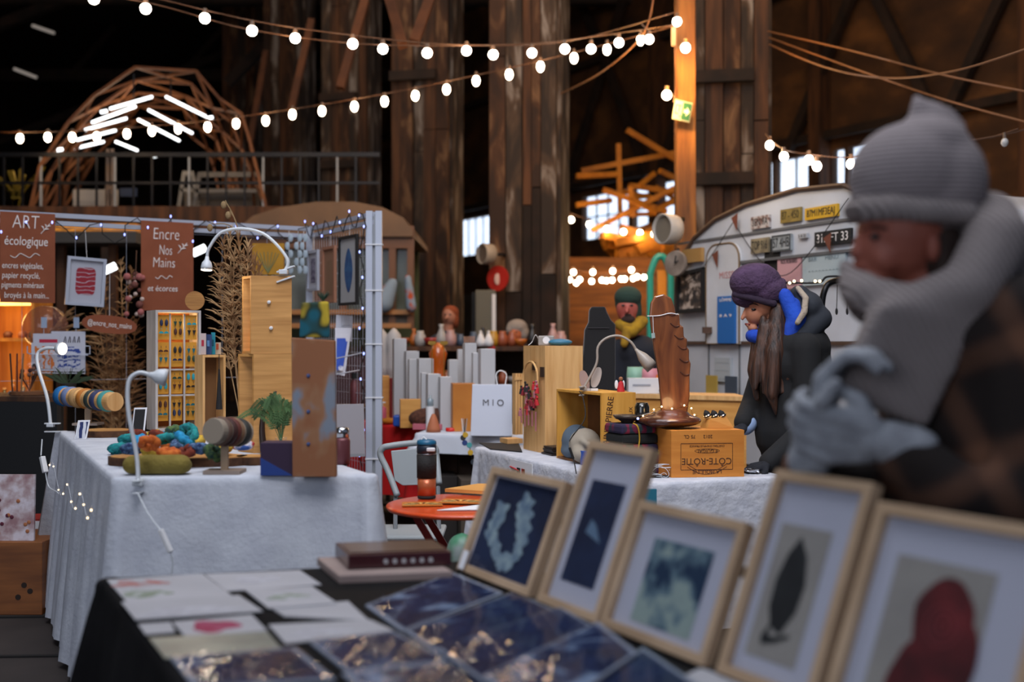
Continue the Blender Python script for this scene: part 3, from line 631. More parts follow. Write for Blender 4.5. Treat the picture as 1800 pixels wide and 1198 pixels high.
plate('paper_notice', 'white typed sheet low on the caravan below the blue poster', 1256, 1284, 628, 670, mat('grey_sheet', '#a3a8ac', .7), '......\n.....\n....', mat('ink_soft', '#78878c'), .04, 'notice')
# framed pictures hanging left of the door
fo = cp(cs(1222, .04), cz(1222, 548), .04); o = thing('photo_frame', 'black frame full of small photos hanging left of the caravan door', 'picture frame', fo)
a, b, zt, zb = cs(1197), cs(1244), cz(1220, 478), cz(1220, 550)
MB().ring([cp(a, zb, .02), cp(b, zb+.01, .02), cp(b, zt+.03, .02), cp(a, zt, .02)], [cp(a+.03, zb+.03, .02), cp(b-.03, zb+.04, .02), cp(b-.03, zt, .02), cp(a+.03, zt-.03, .02)], CN*.03).build('frame', m_black, o)
MB().prism([cp(a+.02, zb+.02, .022), cp(b-.02, zb+.03, .022), cp(b-.02, zt+.01, .022), cp(a+.02, zt-.02, .022)], CN*.01).build('photos', mat('photo_collage', '#2a2a2c', .6, col2='#b7a79a', col3='#4c4038', scale=16, lo=.42, hi=.6), o)
for i, (lab, px, py, col) in enumerate((('yellow booklet leaning low on the caravan shelf', 1252, 676, '#a88c3f'), ('slate framed card low on the caravan shelf', 1286, 678, '#3d4652'))):
    q = cp(cs(px, .1), cz(px, py)-.09, .1); o = thing('display_card', lab, 'card', q)
    MB().obox(q-CD*.075+UP*.02, CD*.15, CN*.01, UP*.15).build('card', mat('card'+str(i), col, .7), o); MB().obox(q-CD*.09, CD*.18, CN*.03, UP*.03).build('holder', m_white, o)
# bunting cord with pennants
o = thing('bunting', 'cord with little rust-coloured pennants hung across the caravan', 'bunting', cp(.6, 2.1, .05))
bp_ = spline([cp(.12, 1.82, .05), cp(.45, 1.93, .05), cp(.9, 2.27, .05)])+spline([cp(.9, 2.27, .05), cp(1.25, 1.95, .05), cp(1.6, 1.85, .05), cp(2.2, 2.3, .05)])
MB().tube(bp_, .0035, 5).build('cord', m_black, o)
for s_, z in ((.62, 2.04), (.88, 2.3), (1.95, 2.06)): MB().prism([cp(s_, z, .052), cp(s_+.08, z+.03, .052), cp(s_+.07, z-.10, .052)], CN*.004).build('pennant', mat('rust_pennant', '#6b3826', .8), o)
lamp('caravan_fill', cp(1.3, 2.62, .5), 9, (1, .8, .6), .1)  # unseen point light added to brighten the caravan side
# ================================================================ draped tables
def cloth(name, lab, corners, z, drop, m, ripple=.02, flare=.05, waves=26, seed=0, skirt=None, rad=.04, group=None):
    "a cloth over a table top: corners anticlockwise seen from above; skirt limits how low each side hangs"
    rr = random.Random(seed); P = [V((c[0], c[1], 0)) for c in corners]; n = len(P); per = []
    for i in range(n):
        a, b, c_ = P[i-1], P[i], P[(i+1) % n]; d0 = (b-a).normalized(); d1 = (c_-b).normalized()
        n0 = V((d0.y, -d0.x, 0)); n1 = V((d1.y, -d1.x, 0))
        for k in range(5):
            t = k/4; nn = (n0*(1-t)+n1*t).normalized(); per.append((b-(n0+n1)*rad*.5*1.0+nn*rad*.8, nn, i, True))
        L = (c_-b).length; k2 = max(4, int(L/.035))
        for k in range(1, k2): per.append((b+(c_-b)*(k/k2), n1, i, False))
    N = len(per); rows = [(0, 0), (.006, -.003), (.012, -.012), (.014, -.03)]+[(None, -t) for t in [.08, .16, .26, .38, .52, .68, .84, 1.0]]
    s = MB(); ph = [rr.uniform(0, 6) for _ in range(6)]
    def off(k, t):
        u = k/N*2*PI; return flare*t+ripple*t**.7*(math.sin(waves*u+ph[0])+.6*math.sin(waves*.57*u+ph[1])+.5*math.sin(waves*1.9*u+ph[2]))
    for (o_, zz) in rows:
        for k, (p, nn, side, corner) in enumerate(per):
            if o_ is None:
                t = -zz; dz = -.03-(drop-.03)*t; q = p+nn*(.014+off(k, t)+(.05*t if corner else 0))
            else: dz = zz; q = p+nn*o_
            s.v.append(V((q.x, q.y, z+dz)))
    for j in range(len(rows)-1):
        for k in range(N): s.f.append([j*N+k, (j+1)*N+k, (j+1)*N+(k+1) % N, j*N+(k+1) % N]); s.mi.append(0)
    s.f.append(list(range(N))); s.mi.append(0)
    cx = sum(p.x for p in P)/n; cy = sum(p.y for p in P)/n
    o = s.build(name, m, None, True, origin=(cx, cy, z-drop)); tag(o, lab, 'tablecloth', group); return o
def table(lab, corners, z, m=None, th=.025, legr=.018):
    P = [V((c[0], c[1], 0)) for c in corners]; c0 = sum(P, V())/len(P)
    o = thing('trestle_table', lab, 'table', c0)
    top = [V((p.x, p.y, z-.006-th)) for p in (c0+(p-c0)*.985 for p in P)]
    MB().prism(top, (0, 0, th)).build('tabletop', m or m_grey, o)
    for p in P:
        q = c0+(p-c0)*.82; MB().cyl((q.x, q.y, 0), (q.x, q.y, z-.006-th), legr).build('leg', m_blackmetal, o)
    return o
# ---------------------------------------------------------------- the front table with prints
TZ = .75
A0 = on(805, 1005, TZ); rv = V((.4833, -.8754, 0)); ru = V((.8754, .4833, 0))
BL = on(186, 1016, TZ); BR = A0+ru*.20-rv*.10; FR = BR+rv*1.95; FL = BL+V((.46, -.888, 0))*1.72
m_bcloth = mat('black_cloth', '#0d0c0e', .95, col2='#141315', scale=6, bump=.2, bscale=80, spec=.2)
front = [FL, FR, BR, BL]
table('folding table under the black cloth with the blue prints', front, TZ-.004)
cloth('tablecloth', 'black cloth over the near table, hanging in a dark fold at left', front, TZ, .72, m_bcloth, .022, .10, 18, 2)
zz = [TZ+.001]
m_sheet = mat('print_sheet', '#a6a6ac', .75, col2='#b2b2b8', scale=3)
def flat(lab, px, m=m_sheet, h=.0025, art=None, name='art_print', cat='print', z=None, **k):
    z0 = z or TZ+.001; P = [on(x, y, z0) for x, y in px]; c0 = sum(P, V())/len(P)
    o = thing(name, lab, cat, V((c0.x, c0.y, z0)))
    MB().prism(P, (0, 0, h)).build('sheet', m, o)
    if art:
        for part, pts, am, rnd in art:
            Q = [on(x, y, z0+h) for x, y in pts]
            if rnd:
                c_ = Q[0]; ax_ = Q[1]-c_; ay_ = Q[2]-c_; Q = [c_+(ax_*math.cos(t)+ay_*math.sin(t))*(1+.16*math.sin(3*t+rnd)+.1*math.sin(5*t)) for t in [2*PI*i/28 for i in range(28)]]
            MB().prism(Q, (0, 0, .0006)).build(part, am, o)
    return o
m_ink1 = mat('rust_ink', '#a4605a', .8, col2='#a6a6ac', scale=25, lo=.45, hi=.62); m_ink2 = mat('green_ink', '#7e8a78', .8, col2='#b5b7bb', scale=25, lo=.42, hi=.6)
m_ink3 = mat('crimson_ink', '#93264a', .8, col2='#a85c78', scale=30, lo=.4, hi=.75); m_ink4 = mat('faint_ink', '#a7a6ae', .8, col2='#b9bac2', scale=30)
flat('grey-white print with a rust and green flower, back left corner of the near table', [(188, 1020), (225, 1061), (408, 1048), (356, 1009)], art=[('flower_drawing', [(243, 1025), (290, 1023), (243, 1031)], m_ink1, 1), ('leaf_drawing', [(256, 1043), (300, 1041), (256, 1049)], m_ink2, 2)])
flat('plain grey-white print overlapping the rust flower one', [(213, 1059), (238, 1090), (462, 1075), (420, 1047)], z=TZ+.0045, art=[('faint_drawing', [(330, 1073), (410, 1068), (330, 1080)], m_ink4, 1)])
flat('wide pale print at the back edge, behind the blank one', [(360, 1010), (398, 1040), (565, 1028), (527, 1003)], art=[('faint_drawing', [(450, 1018), (490, 1016), (450, 1024)], m_ink4, 2)])
flat('pale print with faint greenish drawing in the second column', [(430, 1037), (472, 1070), (592, 1061), (548, 1031)], z=TZ+.0045, art=[('leaf_drawing', [(505, 1048), (540, 1046), (505, 1053)], m_ink2, 1)])
flat('long plain card under the pale green-drawing print', [(474, 1068), (500, 1084), (648, 1092), (612, 1058)], h=.003)
flat('tiny blank white card at the left edge of the near table', [(243, 1098), (256, 1116), (308, 1112), (300, 1094)])
flat('white card with a crimson blossom', [(303, 1094), (326, 1120), (470, 1110), (442, 1081)], art=[('blossom_drawing', [(378, 1100), (420, 1098), (378, 1110)], m_ink3, 2)])
m_sage = mat('sage_print', '#6d7570', .35, col2='#8a938c', scale=9, coat=.0, bump=.08, bscale=8)
flat('sage green glossy card in front of the crimson blossom', [(262, 1122), (290, 1158), (496, 1142), (470, 1112)], m_sage)
flat('pale speckled print in the second column, in front of the plain card', [(472, 1099), (502, 1132), (694, 1110), (650, 1090)], art=[('faint_drawing', [(560, 1110), (610, 1106), (560, 1117)], m_ink4, 1)])
def cyano(key, seed, bw_=.5, hi_=.75):
    return mat(key, '#0d1b3c', .6, col2='#7f93b0', col3='#16284f', scale=seed, lo=.42, hi=hi_, coat=.0, bump=.06, bscale=11, dist=.8, spec=.1)
cy1 = cyano('cyanotype_dark', 7, .9); cy2 = cyano('cyanotype_mid', 9, .75, .66); cy3 = cyano('cyanotype_bright', 5.5, .7, .6)
m_mount = mat('grey_mount', '#7d8698', .6, spec=.2)
def sleeve(lab, px, m, inset=.12, z=None):
    z0 = z or TZ+.001; P = [on(x, y, z0) for x, y in px]; c0 = sum(P, V())/4; o = thing('sleeved_print', lab, 'print', V((c0.x, c0.y, z0)))
    MB().prism(P, (0, 0, .004)).build('mount', m_mount, o)
    MB().prism([c0+(p-c0)*(1-inset)+V((0, 0, .004)) for p in P], (0, 0, .001)).build('cyanotype', m, o)
    def fn(u, v):
        p = (P[0]*(1-u)+P[1]*u)*(1-v)+(P[3]*(1-u)+P[2]*u)*v; return p+V((0, 0, .0090+.0022*math.sin(u*9+v*5)*math.sin(v*7+u*3)+.0008*math.sin(u*37+v*9)*math.cos(v*31)))
    MB().grid(fn, 34, 28).build('plastic_sleeve', m_glass, o, True); return o
sleeve('navy print in a plastic sleeve at the front left corner of the near table', [(300, 1158), (345, 1215), (590, 1196), (520, 1140)], cy1)
sleeve('navy sleeved print with glinting lights, front of the second column', [(545, 1131), (612, 1184), (790, 1164), (692, 1112)], cy1, .10)
sleeve('blue print lying under the lit navy one at the bottom edge', [(600, 1186), (680, 1250), (900, 1222), (800, 1166)], cy2)
sleeve('blue sleeved print lying slantwise left of the first frame', [(642, 1066), (708, 1112), (884, 1044), (796, 1008)], cy2, .08)
sleeve('navy sleeved print, second of the slanting row', [(712, 1112), (800, 1168), (1010, 1090), (905, 1042)], cy1, .06)
sleeve('darkest navy sleeved print, in front of the second frame', [(770, 1142), (865, 1212), (1045, 1105), (985, 1070)], cy1, .04, TZ+.012)
sleeve('blue and white sleeved print at the bottom centre of the picture', [(850, 1190), (940, 1275), (1120, 1150), (1052, 1095)], cy3, .08, TZ+.022)
sleeve('navy print in front of the third frame, cut by the lower edge', [(1000, 1235), (1120, 1320), (1240, 1215), (1130, 1140)], cy1, .1, TZ+.012)
flat('cream card with a red mark at the lower edge, before the fourth frame', [(1150, 1215), (1240, 1290), (1350, 1215), (1250, 1168)], m_sheet, .004, z=TZ+.001, art=[('red_mark', [(1190, 1222), (1215, 1215), (1190, 1232)], m_ink1, 1)])
# dark red box with six pale dots on a flat pale box
pa, pb_, pc = on(557, 993, TZ), on(596, 1026, TZ), on(796, 1018, TZ)
o = thing('flat_box', 'flat pale pinkish box under the dark red one on the near table', 'box', pa)
MB().prism([pa, pb_, pc, pc+(pa-pb_)], (0, 0, .022)).build('box_body', mat('pale_box', '#8f7c78', .7, col2='#9d8a84', scale=6), o, bevel=.003)
z1 = TZ+.024; pa, pb_, pc = on(589, 976, z1), on(612, 1000, z1), on(794, 993, z1)
o = thing('wooden_case', 'dark red-brown case with six pale dots along its side', 'box', pa)
MB().prism([pa, pb_, pc, pc+(pa-pb_)], (0, 0, .036)).build('case_body', mat('oxblood_wood', '#3b1217', .3, coat=.4), o, bevel=.002)
e = (pc-pb_); q0 = pb_+V((0, 0, .036)); MB().prism([q0+e*.03+(pa-pb_)*.1, q0+e*.97+(pa-pb_)*.1, q0+e*.97+(pa-pb_)*.9, q0+e*.03+(pa-pb_)*.9], (0, 0, .003)).build('lid', mat('lid_brown', '#3c2a26', .3, col2='#4a342c', scale=5, coat=.4), o)
en = V((e.y, -e.x, 0)).normalized()
for i in range(6): c_ = pb_+e*(.36+.087*i)+V((0, 0, .017)); MB().cyl(c_, c_+en*.0035, .0065, n=12).build('dot', mat('dot_pale', '#a8a6a8', .5), o)

# ---------------------------------------------------------------- the leaning picture frames
LEAN = math.radians(22); fh = V((ru.x*math.sin(LEAN), ru.y*math.sin(LEAN), math.cos(LEAN))); fn_ = rv.cross(fh)
if fn_.y > 0: fn_ = -fn_
FB = A0+V((0, 0, .008))
def FP(s, h, out=0): return FB+rv*s+fh*h+fn_*out
def fq(px, py):
    d = V(((px-900)/2000, 1, -(py-599)/2000)); E = V((0, 0, EYE)); t = (FB-E).dot(fn_)/d.dot(fn_); p = E+d*t; return ((p-FB).dot(rv), (p-FB).dot(fh))
m_fw = mat('frame_beech', '#ab8f72', .5, col2='#bfa386', scale=5, stretch=(1, 1, 1), bump=.05)
def pframe(lab, s0, s1, h1, matw=True, arts=(), border=.02, th=.026):
    o = thing('picture_frame', lab, 'picture frame', FP((s0+s1)/2, 0))
    R4 = lambda a, b, c_, d_, o_: [FP(a, c_, o_), FP(b, c_, o_), FP(b, d_, o_), FP(a, d_, o_)]
    MB().ring(R4(s0, s1, 0, h1, -th+.006), R4(s0+border, s1-border, border, h1-border, -th+.006), fn_*th).build('frame', m_fw, o, bevel=.0015)
    MB().prism(R4(s0+border*.6, s1-border*.6, border*.6, h1-border*.6, -th+.008), fn_*.008).build('mat_board', mat('mat_board', '#b3b5c4', .8), o)
    for part, a, b, c_, d_, m in arts: MB().prism(R4(a, b, c_, d_, -th+.0165), fn_*.0008).build(part, m, o)
    MB().prism(R4(s0+border*.8, s1-border*.8, border*.8, h1-border*.8, -.0045), fn_*.001).build('glass', m_glass, o)
    return o, R4, th
def artrect(pts):
    q = [fq(*p) for p in pts]; ss_ = sorted(x[0] for x in q); hs = sorted(x[1] for x in q); return ((ss_[0]+ss_[1])/2, (ss_[2]+ss_[3])/2, (hs[0]+hs[1])/2, (hs[2]+hs[3])/2)
def shape(parent, part, sc_, hc_, pts, m, out=-.008):
    MB().prism([FP(sc_+a, hc_+b, out) for a, b in pts], fn_*.0006).build(part, m, parent)
m_navy = mat('navy_print', '#0c1734', .8, col2='#17284a', scale=8)
pf1, R4_, th = pframe('first leaning beech frame, navy print with pale blossoms', 0, .385, .29, arts=[('navy_print', .03, .362, .022, .266, m_navy)])
m_pale = mat('pale_blossom', '#93a8b0', .8, col2='#4d6684', scale=28, lo=.35, hi=.7)
r5 = random.Random(3)
for i, (a, b, w_) in enumerate([(.215, .215, .034), (.225, .19, .036), (.24, .16, .034), (.25, .13, .03), (.25, .10, .024), (.105, .18, .036), (.1, .15, .034), (.09, .12, .026), (.12, .10, .026), (.15, .075, .026), (.19, .06, .03), (.225, .065, .03), (.255, .085, .022)]):
    shape(pf1, 'blossom', a, b, [(w_*math.cos(t)*(1+.3*math.sin(4*t+i)), .8*w_*math.sin(t)*(1+.3*math.cos(3*t+i))) for t in [2*PI*k/18 for k in range(18)]], m_pale, -.0085+.0001*i)
a_ = artrect([(1034, 840), (1093, 849), (1040, 1037), (983, 1015)])
pf2, _, _ = pframe('tallest leaning frame, narrow navy print on a wide white mat', .425, .683, .40, arts=[('navy_print', *a_, m_navy)])
shape(pf2, 'pale_cone', a_[0]+.04, a_[2]+.12, [(0, 0), (.07, -.018), (.035, .02), (.01, .032)], mat('smoke_blue', '#5d7690', .8))
a_ = artrect([(1143, 941), (1254, 968), (1202, 1121), (1105, 1088)])
m_blot = mat('blotted_cyanotype', '#16304c', .8, col2='#8ea09c', col3='#5b7482', scale=11, lo=.42, hi=.56, detail=3)
pframe('third leaning frame, pale green print blotted with deep blue', .693, 1.05, .283, arts=[('blotted_print', *a_, m_blot)])
a_ = artrect([(1372, 915), (1468, 935), (1380, 1170), (1300, 1145)])
m_sand = mat('sand_paper_print', '#8e8a86', .8, col2='#99958f', scale=8)
pf4, _, _ = pframe('fourth leaning frame, black leaf on sand-coloured paper', 1.085, 1.33, .395, arts=[('sand_print', *a_, m_sand)])
cs_, ch_ = (a_[0]+a_[1])/2, (a_[2]+a_[3])/2
leaf = [(-.005, .105), (.022, .07), (.036, .02), (.032, -.03), (.008, -.075), (-.02, -.065), (-.036, -.03), (-.038, .02), (-.026, .07)]
shape(pf4, 'leaf', cs_, ch_, leaf, mat('black_leaf', '#17181a', .7, col2='#26292b', scale=12))
shape(pf4, 'leaf_stem', cs_, ch_, [(-.02, -.06), (-.035, -.085), (-.03, -.10), (.0, -.092), (.035, -.075), (.03, -.07), (-.005, -.082), (-.018, -.08)], mat('black_leaf', '#17181a'), -.0078)
a_ = artrect([(1570, 968), (1755, 1008), (1640, 1400), (1480, 1330)])
pf5, _, _ = pframe('nearest leaning frame, dark red rose on sand-coloured paper', 1.35, 1.70, .365, arts=[('sand_print', a_[0], a_[1], .04, a_[3], m_sand)])
m_rose = mat('rose_ink', '#3c0d12', .8, col2='#6d1e22', scale=14, lo=.35, hi=.7); m_rose2 = mat('rose_ink_light', '#7d3236', .8)
s5, h5 = fq(1650, 1090)
shape(pf5, 'rose', s5, h5, [(.055*math.cos(t)*(1+.06*math.sin(5*t)), .07*math.sin(t)) for t in [2*PI*k/26 for k in range(26)]], m_rose)
shape(pf5, 'rose', s5-.012, h5-.10, [(.062*math.cos(t)*(1+.08*math.sin(4*t)), .07*math.sin(t)) for t in [2*PI*k/26 for k in range(26)]], m_rose, -.0077)
shape(pf5, 'rose', s5+.048, h5-.05, [(.03*math.cos(t), .06*math.sin(t)) for t in [2*PI*k/26 for k in range(26)]], m_rose, -.0074)
for k, rr_ in enumerate((.034, .022, .011)):
    MB().ring([FP(s5+.004+rr_*math.cos(t), h5-.005+rr_*math.sin(t), -.0070) for t in [2*PI*j/20 for j in range(20)]], [FP(s5+.004+(rr_-.003)*math.cos(t), h5-.005+(rr_-.003)*math.sin(t), -.0070) for t in [2*PI*j/20 for j in range(20)]], fn_*.0005).build('petal_line', m_rose2, pf5)
# stand the frames lean on
o = thing('display_easel', 'long black ledge and back rail propping up the leaning frames', 'easel', A0+ru*.1)
MB().obox(A0-rv*0+ru*.0+V((0, 0, .001)), rv*1.72, ru*.16, V((0, 0, .006))).build('ledge', m_black, o)
for s_ in (.1, .55, .9, 1.2, 1.6): MB().bar(A0+rv*s_+ru*.15+V((0, 0, .007)), A0+rv*s_+ru*.106+V((0, 0, .2)), .012).build('prop', m_black, o)
MB().obox(A0+rv*.02+ru*.098+V((0, 0, .165)), rv*1.66, ru*.01, V((0, 0, .02))).build('rail', m_black, o)
q = on(822, 1000, TZ); o = thing('price_tag', 'small white price card standing at the foot of the first frame', 'tag', q)
MB().obox(FP(.02, .004, .012), rv*.03, fh*.05, fn_*.001).build('card', m_paper, o)
# ================================================================ the jewellery table
JZ = .90
JFL, JFR, JBL = on(205, 838, JZ), on(652, 833, JZ), on(108, 757, JZ); JBR = JFR+(JBL-JFL)*.92
jc = [JFL, JFR, JBR, JBL]
table('long raised table under the textured white cloth with the jewellery', jc, JZ-.004)
cloth('tablecloth', 'textured white cloth on the long jewellery table, hanging nearly to the floor', jc, JZ, .87, m_cloth, .016, .07, 30, 5)
J = lambda px, py, z=JZ+.001: on(px, py, z)
def openbox(lab, c, ax, w, d, h, m, mi=None, th=.012, part_side='back', name='wooden_crate', cat='crate', shelf=None, inner=None):
    "standing open box: ax = direction of its width seen from the open front"
    ay = V((-ax.y, ax.x, 0)); o = thing(name, lab, cat, c); mi = mi or m
    P = lambda a, b, z: c+ax*a+ay*b+UP*z
    for a in (-w/2, w/2-th): MB().obox(P(a, 0, 0), ax*th, ay*d, UP*h).build('side_panel', m, o)
    MB().obox(P(-w/2+th, 0, 0), ax*(w-2*th), ay*d, UP*th).build('bottom_panel', mi, o)
    MB().obox(P(-w/2+th, 0, h-th), ax*(w-2*th), ay*d, UP*th).build('top_panel', m, o)
    MB().obox(P(-w/2+th, d-th, th), ax*(w-2*th), ay*th, UP*(h-2*th)).build('back_panel', inner or mi, o)
    for z in shelf or (): MB().obox(P(-w/2+th, .004, z), ax*(w-2*th), ay*(d-th-.004), UP*th*.7).build('shelf', m, o)
    return o, P
m_wbox = mat('whitewashed_board', '#a9a29e', .8, col2='#bdb7b3', scale=7, stretch=(3, 3, 1), bump=.15)
m_amberboard = mat('yellow_card_board', '#c98a24', .7, col2='#d99a34', scale=6)
# earring display
dc = J(276, 758); dax = dirz(30)
de, DP = openbox('tall whitewashed upright box with rows of earrings inside', dc+dax*.11, dax, .235, .21, .63, m_wbox, inner=mat('amber_back', '#8a4f1c', .7, col2='#a8672a', scale=3), name='earring_display', cat='display box')
slots = []
for ci, x in enumerate((-.072, .0, .072)):
    for ri in range(4):
        zb = .05+ri*.142; MB().obox(DP(x-.03, .05-.008*ri, zb), dax*.06, V((-dax.y, dax.x, 0))*.004, UP*.129).build('yellow_card', m_amberboard, de)
    slots.append(x)
for x in (-.038, .036): MB().obox(DP(x-.004, .02, .012), dax*.008, V((-dax.y, dax.x, 0))*.012, UP*.6).build('divider', m_wbox, de)
for z in (.18, .315): MB().obox(DP(-.105, .03, z), dax*.21, V((-dax.y, dax.x, 0))*.008, UP*.008).build('cross_bar', m_wbox, de)
lamp('display_light', DP(0, .06, .56), .9, (1, .66, .28), .02, de)  # warm point light inside the display box, no bulb modelled
ec = {'teal': '#12606a', 'black': '#1d1a1a', 'brown': '#4a2413', 'turquoise': '#1f8f9a', 'dark green': '#1f3d30', 'navy': '#1a2444'}
ek = list(ec); rows_w = ['bottom', 'second', 'third', 'top']; cols_w = ['left', 'middle', 'right']
for ci, x in enumerate(slots):
    for ri in range(4):
        for pi_ in range(2):
            cn = ek[(ci*5+ri*3+pi_*2) % 6]; m = mat('earring_'+cn, ec[cn], .4, coat=.3); c0 = DP(x, .036-.008*ri, .05+ri*.142+(.088 if pi_ else .042))
            s = MB()
            for sg_ in (-1, 1):
                q = c0+dax*(.013*sg_)
                if (ci+ri+pi_) % 3 == 0: s.prism([q+dax*(.012*math.cos(t))+UP*(.012*math.sin(t)-.01) for t in [PI*k/8 for k in range(9)]], V((0, -.003, 0)))
                elif (ci+ri+pi_) % 3 == 1: s.ell(q, (.009, .004, .018), 8, 6)
                else: s.prism([q+dax*a+UP*b for a, b in ((-.009, .008), (.009, .008), (0, -.02))], V((0, -.003, 0)))
                s.cyl(q+UP*.01, q+UP*.022, .0015, n=5)
            tag(s.build('earrings', m, origin=c0), '%s earrings in the %s column of the white display, %s card, %s pair' % (cn, cols_w[ci], rows_w[ri], 'upper' if pi_ else 'lower'), 'earrings', 'earrings hung in the white display box')
q = DP(.09, .02, .632); o = thing('round_disc', 'round engraved wooden disc standing on the earring display', 'disc', q)
MB().lathe([(.001, 0), (.05, 0), (.05, .006), (.001, .006)], q+UP*.05, (.3, -1, 0), 28).build('disc', mat('disc_wood', '#a8763a', .6, col2='#8a5c2a', scale=30, stretch=(.2, .2, 3)), o)
# slim open shelf box beside it
sc_c = J(384, 765); sb, SP = openbox('slim open pine box standing between the earrings and the tall crates', sc_c+dirz(15)*-.02, dirz(38), .12, .10, .40, m_pine, mat('box_inside', '#7a5530', .7), name='wooden_crate')
for i, (lab, dx, col, hh, wd) in enumerate((('white and red patterned card on top of the slim box', -.045, '#b9a8a4', .105, .028), ('navy card on top of the slim box', -.012, '#233a66', .1, .03), ('bright teal card on top of the slim box', .016, '#187f92', .11, .02), ('small pale card leaning at the right on the slim box', .045, '#b3a08c', .06, .03))):
    q = SP(dx, .03+.01*i, .402); o = thing('display_card', lab, 'card', q); MB().obox(q-V((wd/2, 0, 0)), (wd, 0, 0), (0, .003, 0), UP*hh).build('card', mat('topcard%d' % i, col, .7), o)
    MB().obox(q+V((-.008, -.002, hh*.4)), (.012, 0, 0), (0, .002, 0), UP*.03).build('motif', mat('motif%d' % i, ['#a32035', '#5a86b8', '#0f4f66', '#a9482c'][i], .7), o)
# twin pine crates stacked
lc = J(455, 790); cax = dirz(-62)
def crate2(lab, cx, w, d, h, knobs):
    o, P = openbox(lab, cx, cax, w, d, h, m_pine_h, mat('crate_inside', '#9a6226', .7, col2='#b57a38', scale=5)); return o, P
cbase = J(424, 790)
ca1, P1 = openbox('lower pine crate of the stacked pair, open at the left', cbase+V((.0, .05, 0)), dirz(38-62), .09, .001, .001, m_pine) if False else (None, None)
def sidecrate(lab, px0, px1, px2, z0, pyt, base_py, knobs=(), under=None):
    "crate with its open end towards the left and a broad closed side towards the camera"
    a = J(px1, base_py); D = a.y; h = EYE-(pyt-599)/2000*D-z0; k = D/2000
    if under is not None: a = V((under.x-.012, under.y+.002, 0)); D = a.y; k = D/2000; h = EYE-(pyt-599)/2000*D-z0
    e1 = V(((px2-px1)*k, .02, 0)); e0 = V((-(px1-px0)*k, .085, 0)); a = V((a.x, a.y, z0)); th = .011; o = thing('wooden_crate', lab, 'crate', a+(e0+e1)/2)
    n0 = e0.normalized(); n1 = e1.normalized()
    MB().obox(a, e1, n0*th, UP*h).build('side_panel', m_pine_h, o); MB().obox(a+e0-n0*th, e1, n0*th, UP*h).build('side_panel', m_pine_h, o)
    MB().obox(a+n0*th, e1, e0-n0*2*th, UP*th).build('bottom_panel', m_pine_h, o); MB().obox(a+n0*th+UP*(h-th), e1, e0-n0*2*th, UP*th).build('top_panel', m_pine_h, o)
    MB().obox(a+e1-n1*th+n0*th+UP*th, n1*th, e0-n0*2*th, UP*(h-2*th)).build('back_panel', mat('crate_inside', '#9a6226', .7, col2='#b57a38', scale=5), o)
    for kx, kz in knobs:
        q = a+e1*kx+UP*h*kz; nn = V((0, -1, 0)); MB().lathe([(.001, .014), (.007, .012), (.008, .006), (.004, 0)], q, nn, 12).build('knob', m_white, o)
    return o, a, e0, e1, h
k1 = sidecrate('lower pine crate of the tall stacked pair', 410, 446, 513, JZ+.001, 622, 796)
k2 = sidecrate('upper pine crate with two white knobs, on the stacked pair', 414, 438, 508, k1[1].z+k1[4]+.001, 484, 790, ((.45, .66), (.5, .33)), k1[1])
lamp('crate_light', k2[1]+k2[2]*.5+k2[3]*.3+UP*.06, .08, (1, .6, .25), .02, k2[0])  # faint warm point light inside the upper crate, no bulb modelled
# gooseneck lamps
m_lampw = mat('lamp_white', '#c8cdd2', .35); m_lampg = mat('lamp_glow', (1, .9, .75, 1), .3, emit=5)
def goose(lab, pts, head_dir, r=.006, hr=.024, hl=.06, clip=None, m=None, on_=True, power=1.2, pcol=(1, .82, .6)):
    m = m or m_lampw; pts = spline(pts, 8); o = thing('clip_lamp', lab, 'lamp', pts[0]); MB().tube(pts, r, 10).build('gooseneck', m, o, True)
    d = V(head_dir).normalized(); e = pts[-1]
    MB().lathe([(r*1.1, -.004), (r*1.5, .01), (hr*.8, hl*.4), (hr, hl*.75), (hr*.97, hl), (hr*.85, hl*.96), (.002, hl*.9)], e, d, 22).build('lamp_head', m, o, True)
    MB().lathe([(.001, hl*.965), (hr*.82, hl*.965), (hr*.82, hl*.99), (.001, hl*.985)], e, d, 20).build('lens', m_lampg if on_ else m_grey, o)
    if on_: lamp('lamp_beam', e+d*(hl+.03), power, pcol, .02, o)
    if clip:
        b = pts[0]; cd = V(clip).normalized()
        MB().box(b+UP*.004, (.035, .03, .02)).build('clip_block', m, o, bevel=.003)
        for s_ in (.012, -.03): MB().bar(b+V((0, 0, s_))-cd*.03, b+V((0, 0, s_*1.0))+cd*.05, .022, .007).build('clip_jaw', m, o, bevel=.002)
    return o
d0 = JFL.y-.03
goose('white gooseneck clip lamp on the front left corner of the jewellery cloth', [at(243, 850, d0), at(240, 800, d0+.02), at(226, 725, d0+.03), at(226, 672, d0+.04), at(243, 655, d0+.05), at(262, 658, d0+.06)], (1, .25, -.22), .0075, .030, .062, (0, 1, 0), on_=False)
goose('white gooseneck lamp with a lit head at the far left end of the jewellery table', [at(89, 748, 5.9), at(83, 700, 5.92), at(68, 650, 5.95), at(66, 622, 6), at(80, 612, 6), at(98, 612, 6)], (1, -.5, -.05), .009, .034, .05, (1, 0, 0), power=.8)
ct = k2[1]+k2[3]*.8+UP*(k2[4]+.012)
goose('white lamp arching over the tall crates, its lit head hanging left', [ct, at(505, 455, ct.y), at(470, 415, ct.y), at(430, 402, ct.y), at(390, 408, ct.y), at(368, 435, ct.y), at(364, 452, ct.y)], (-.02, -.1, -1), .0065, .024, .055, (1, .0, .35), power=1.6)
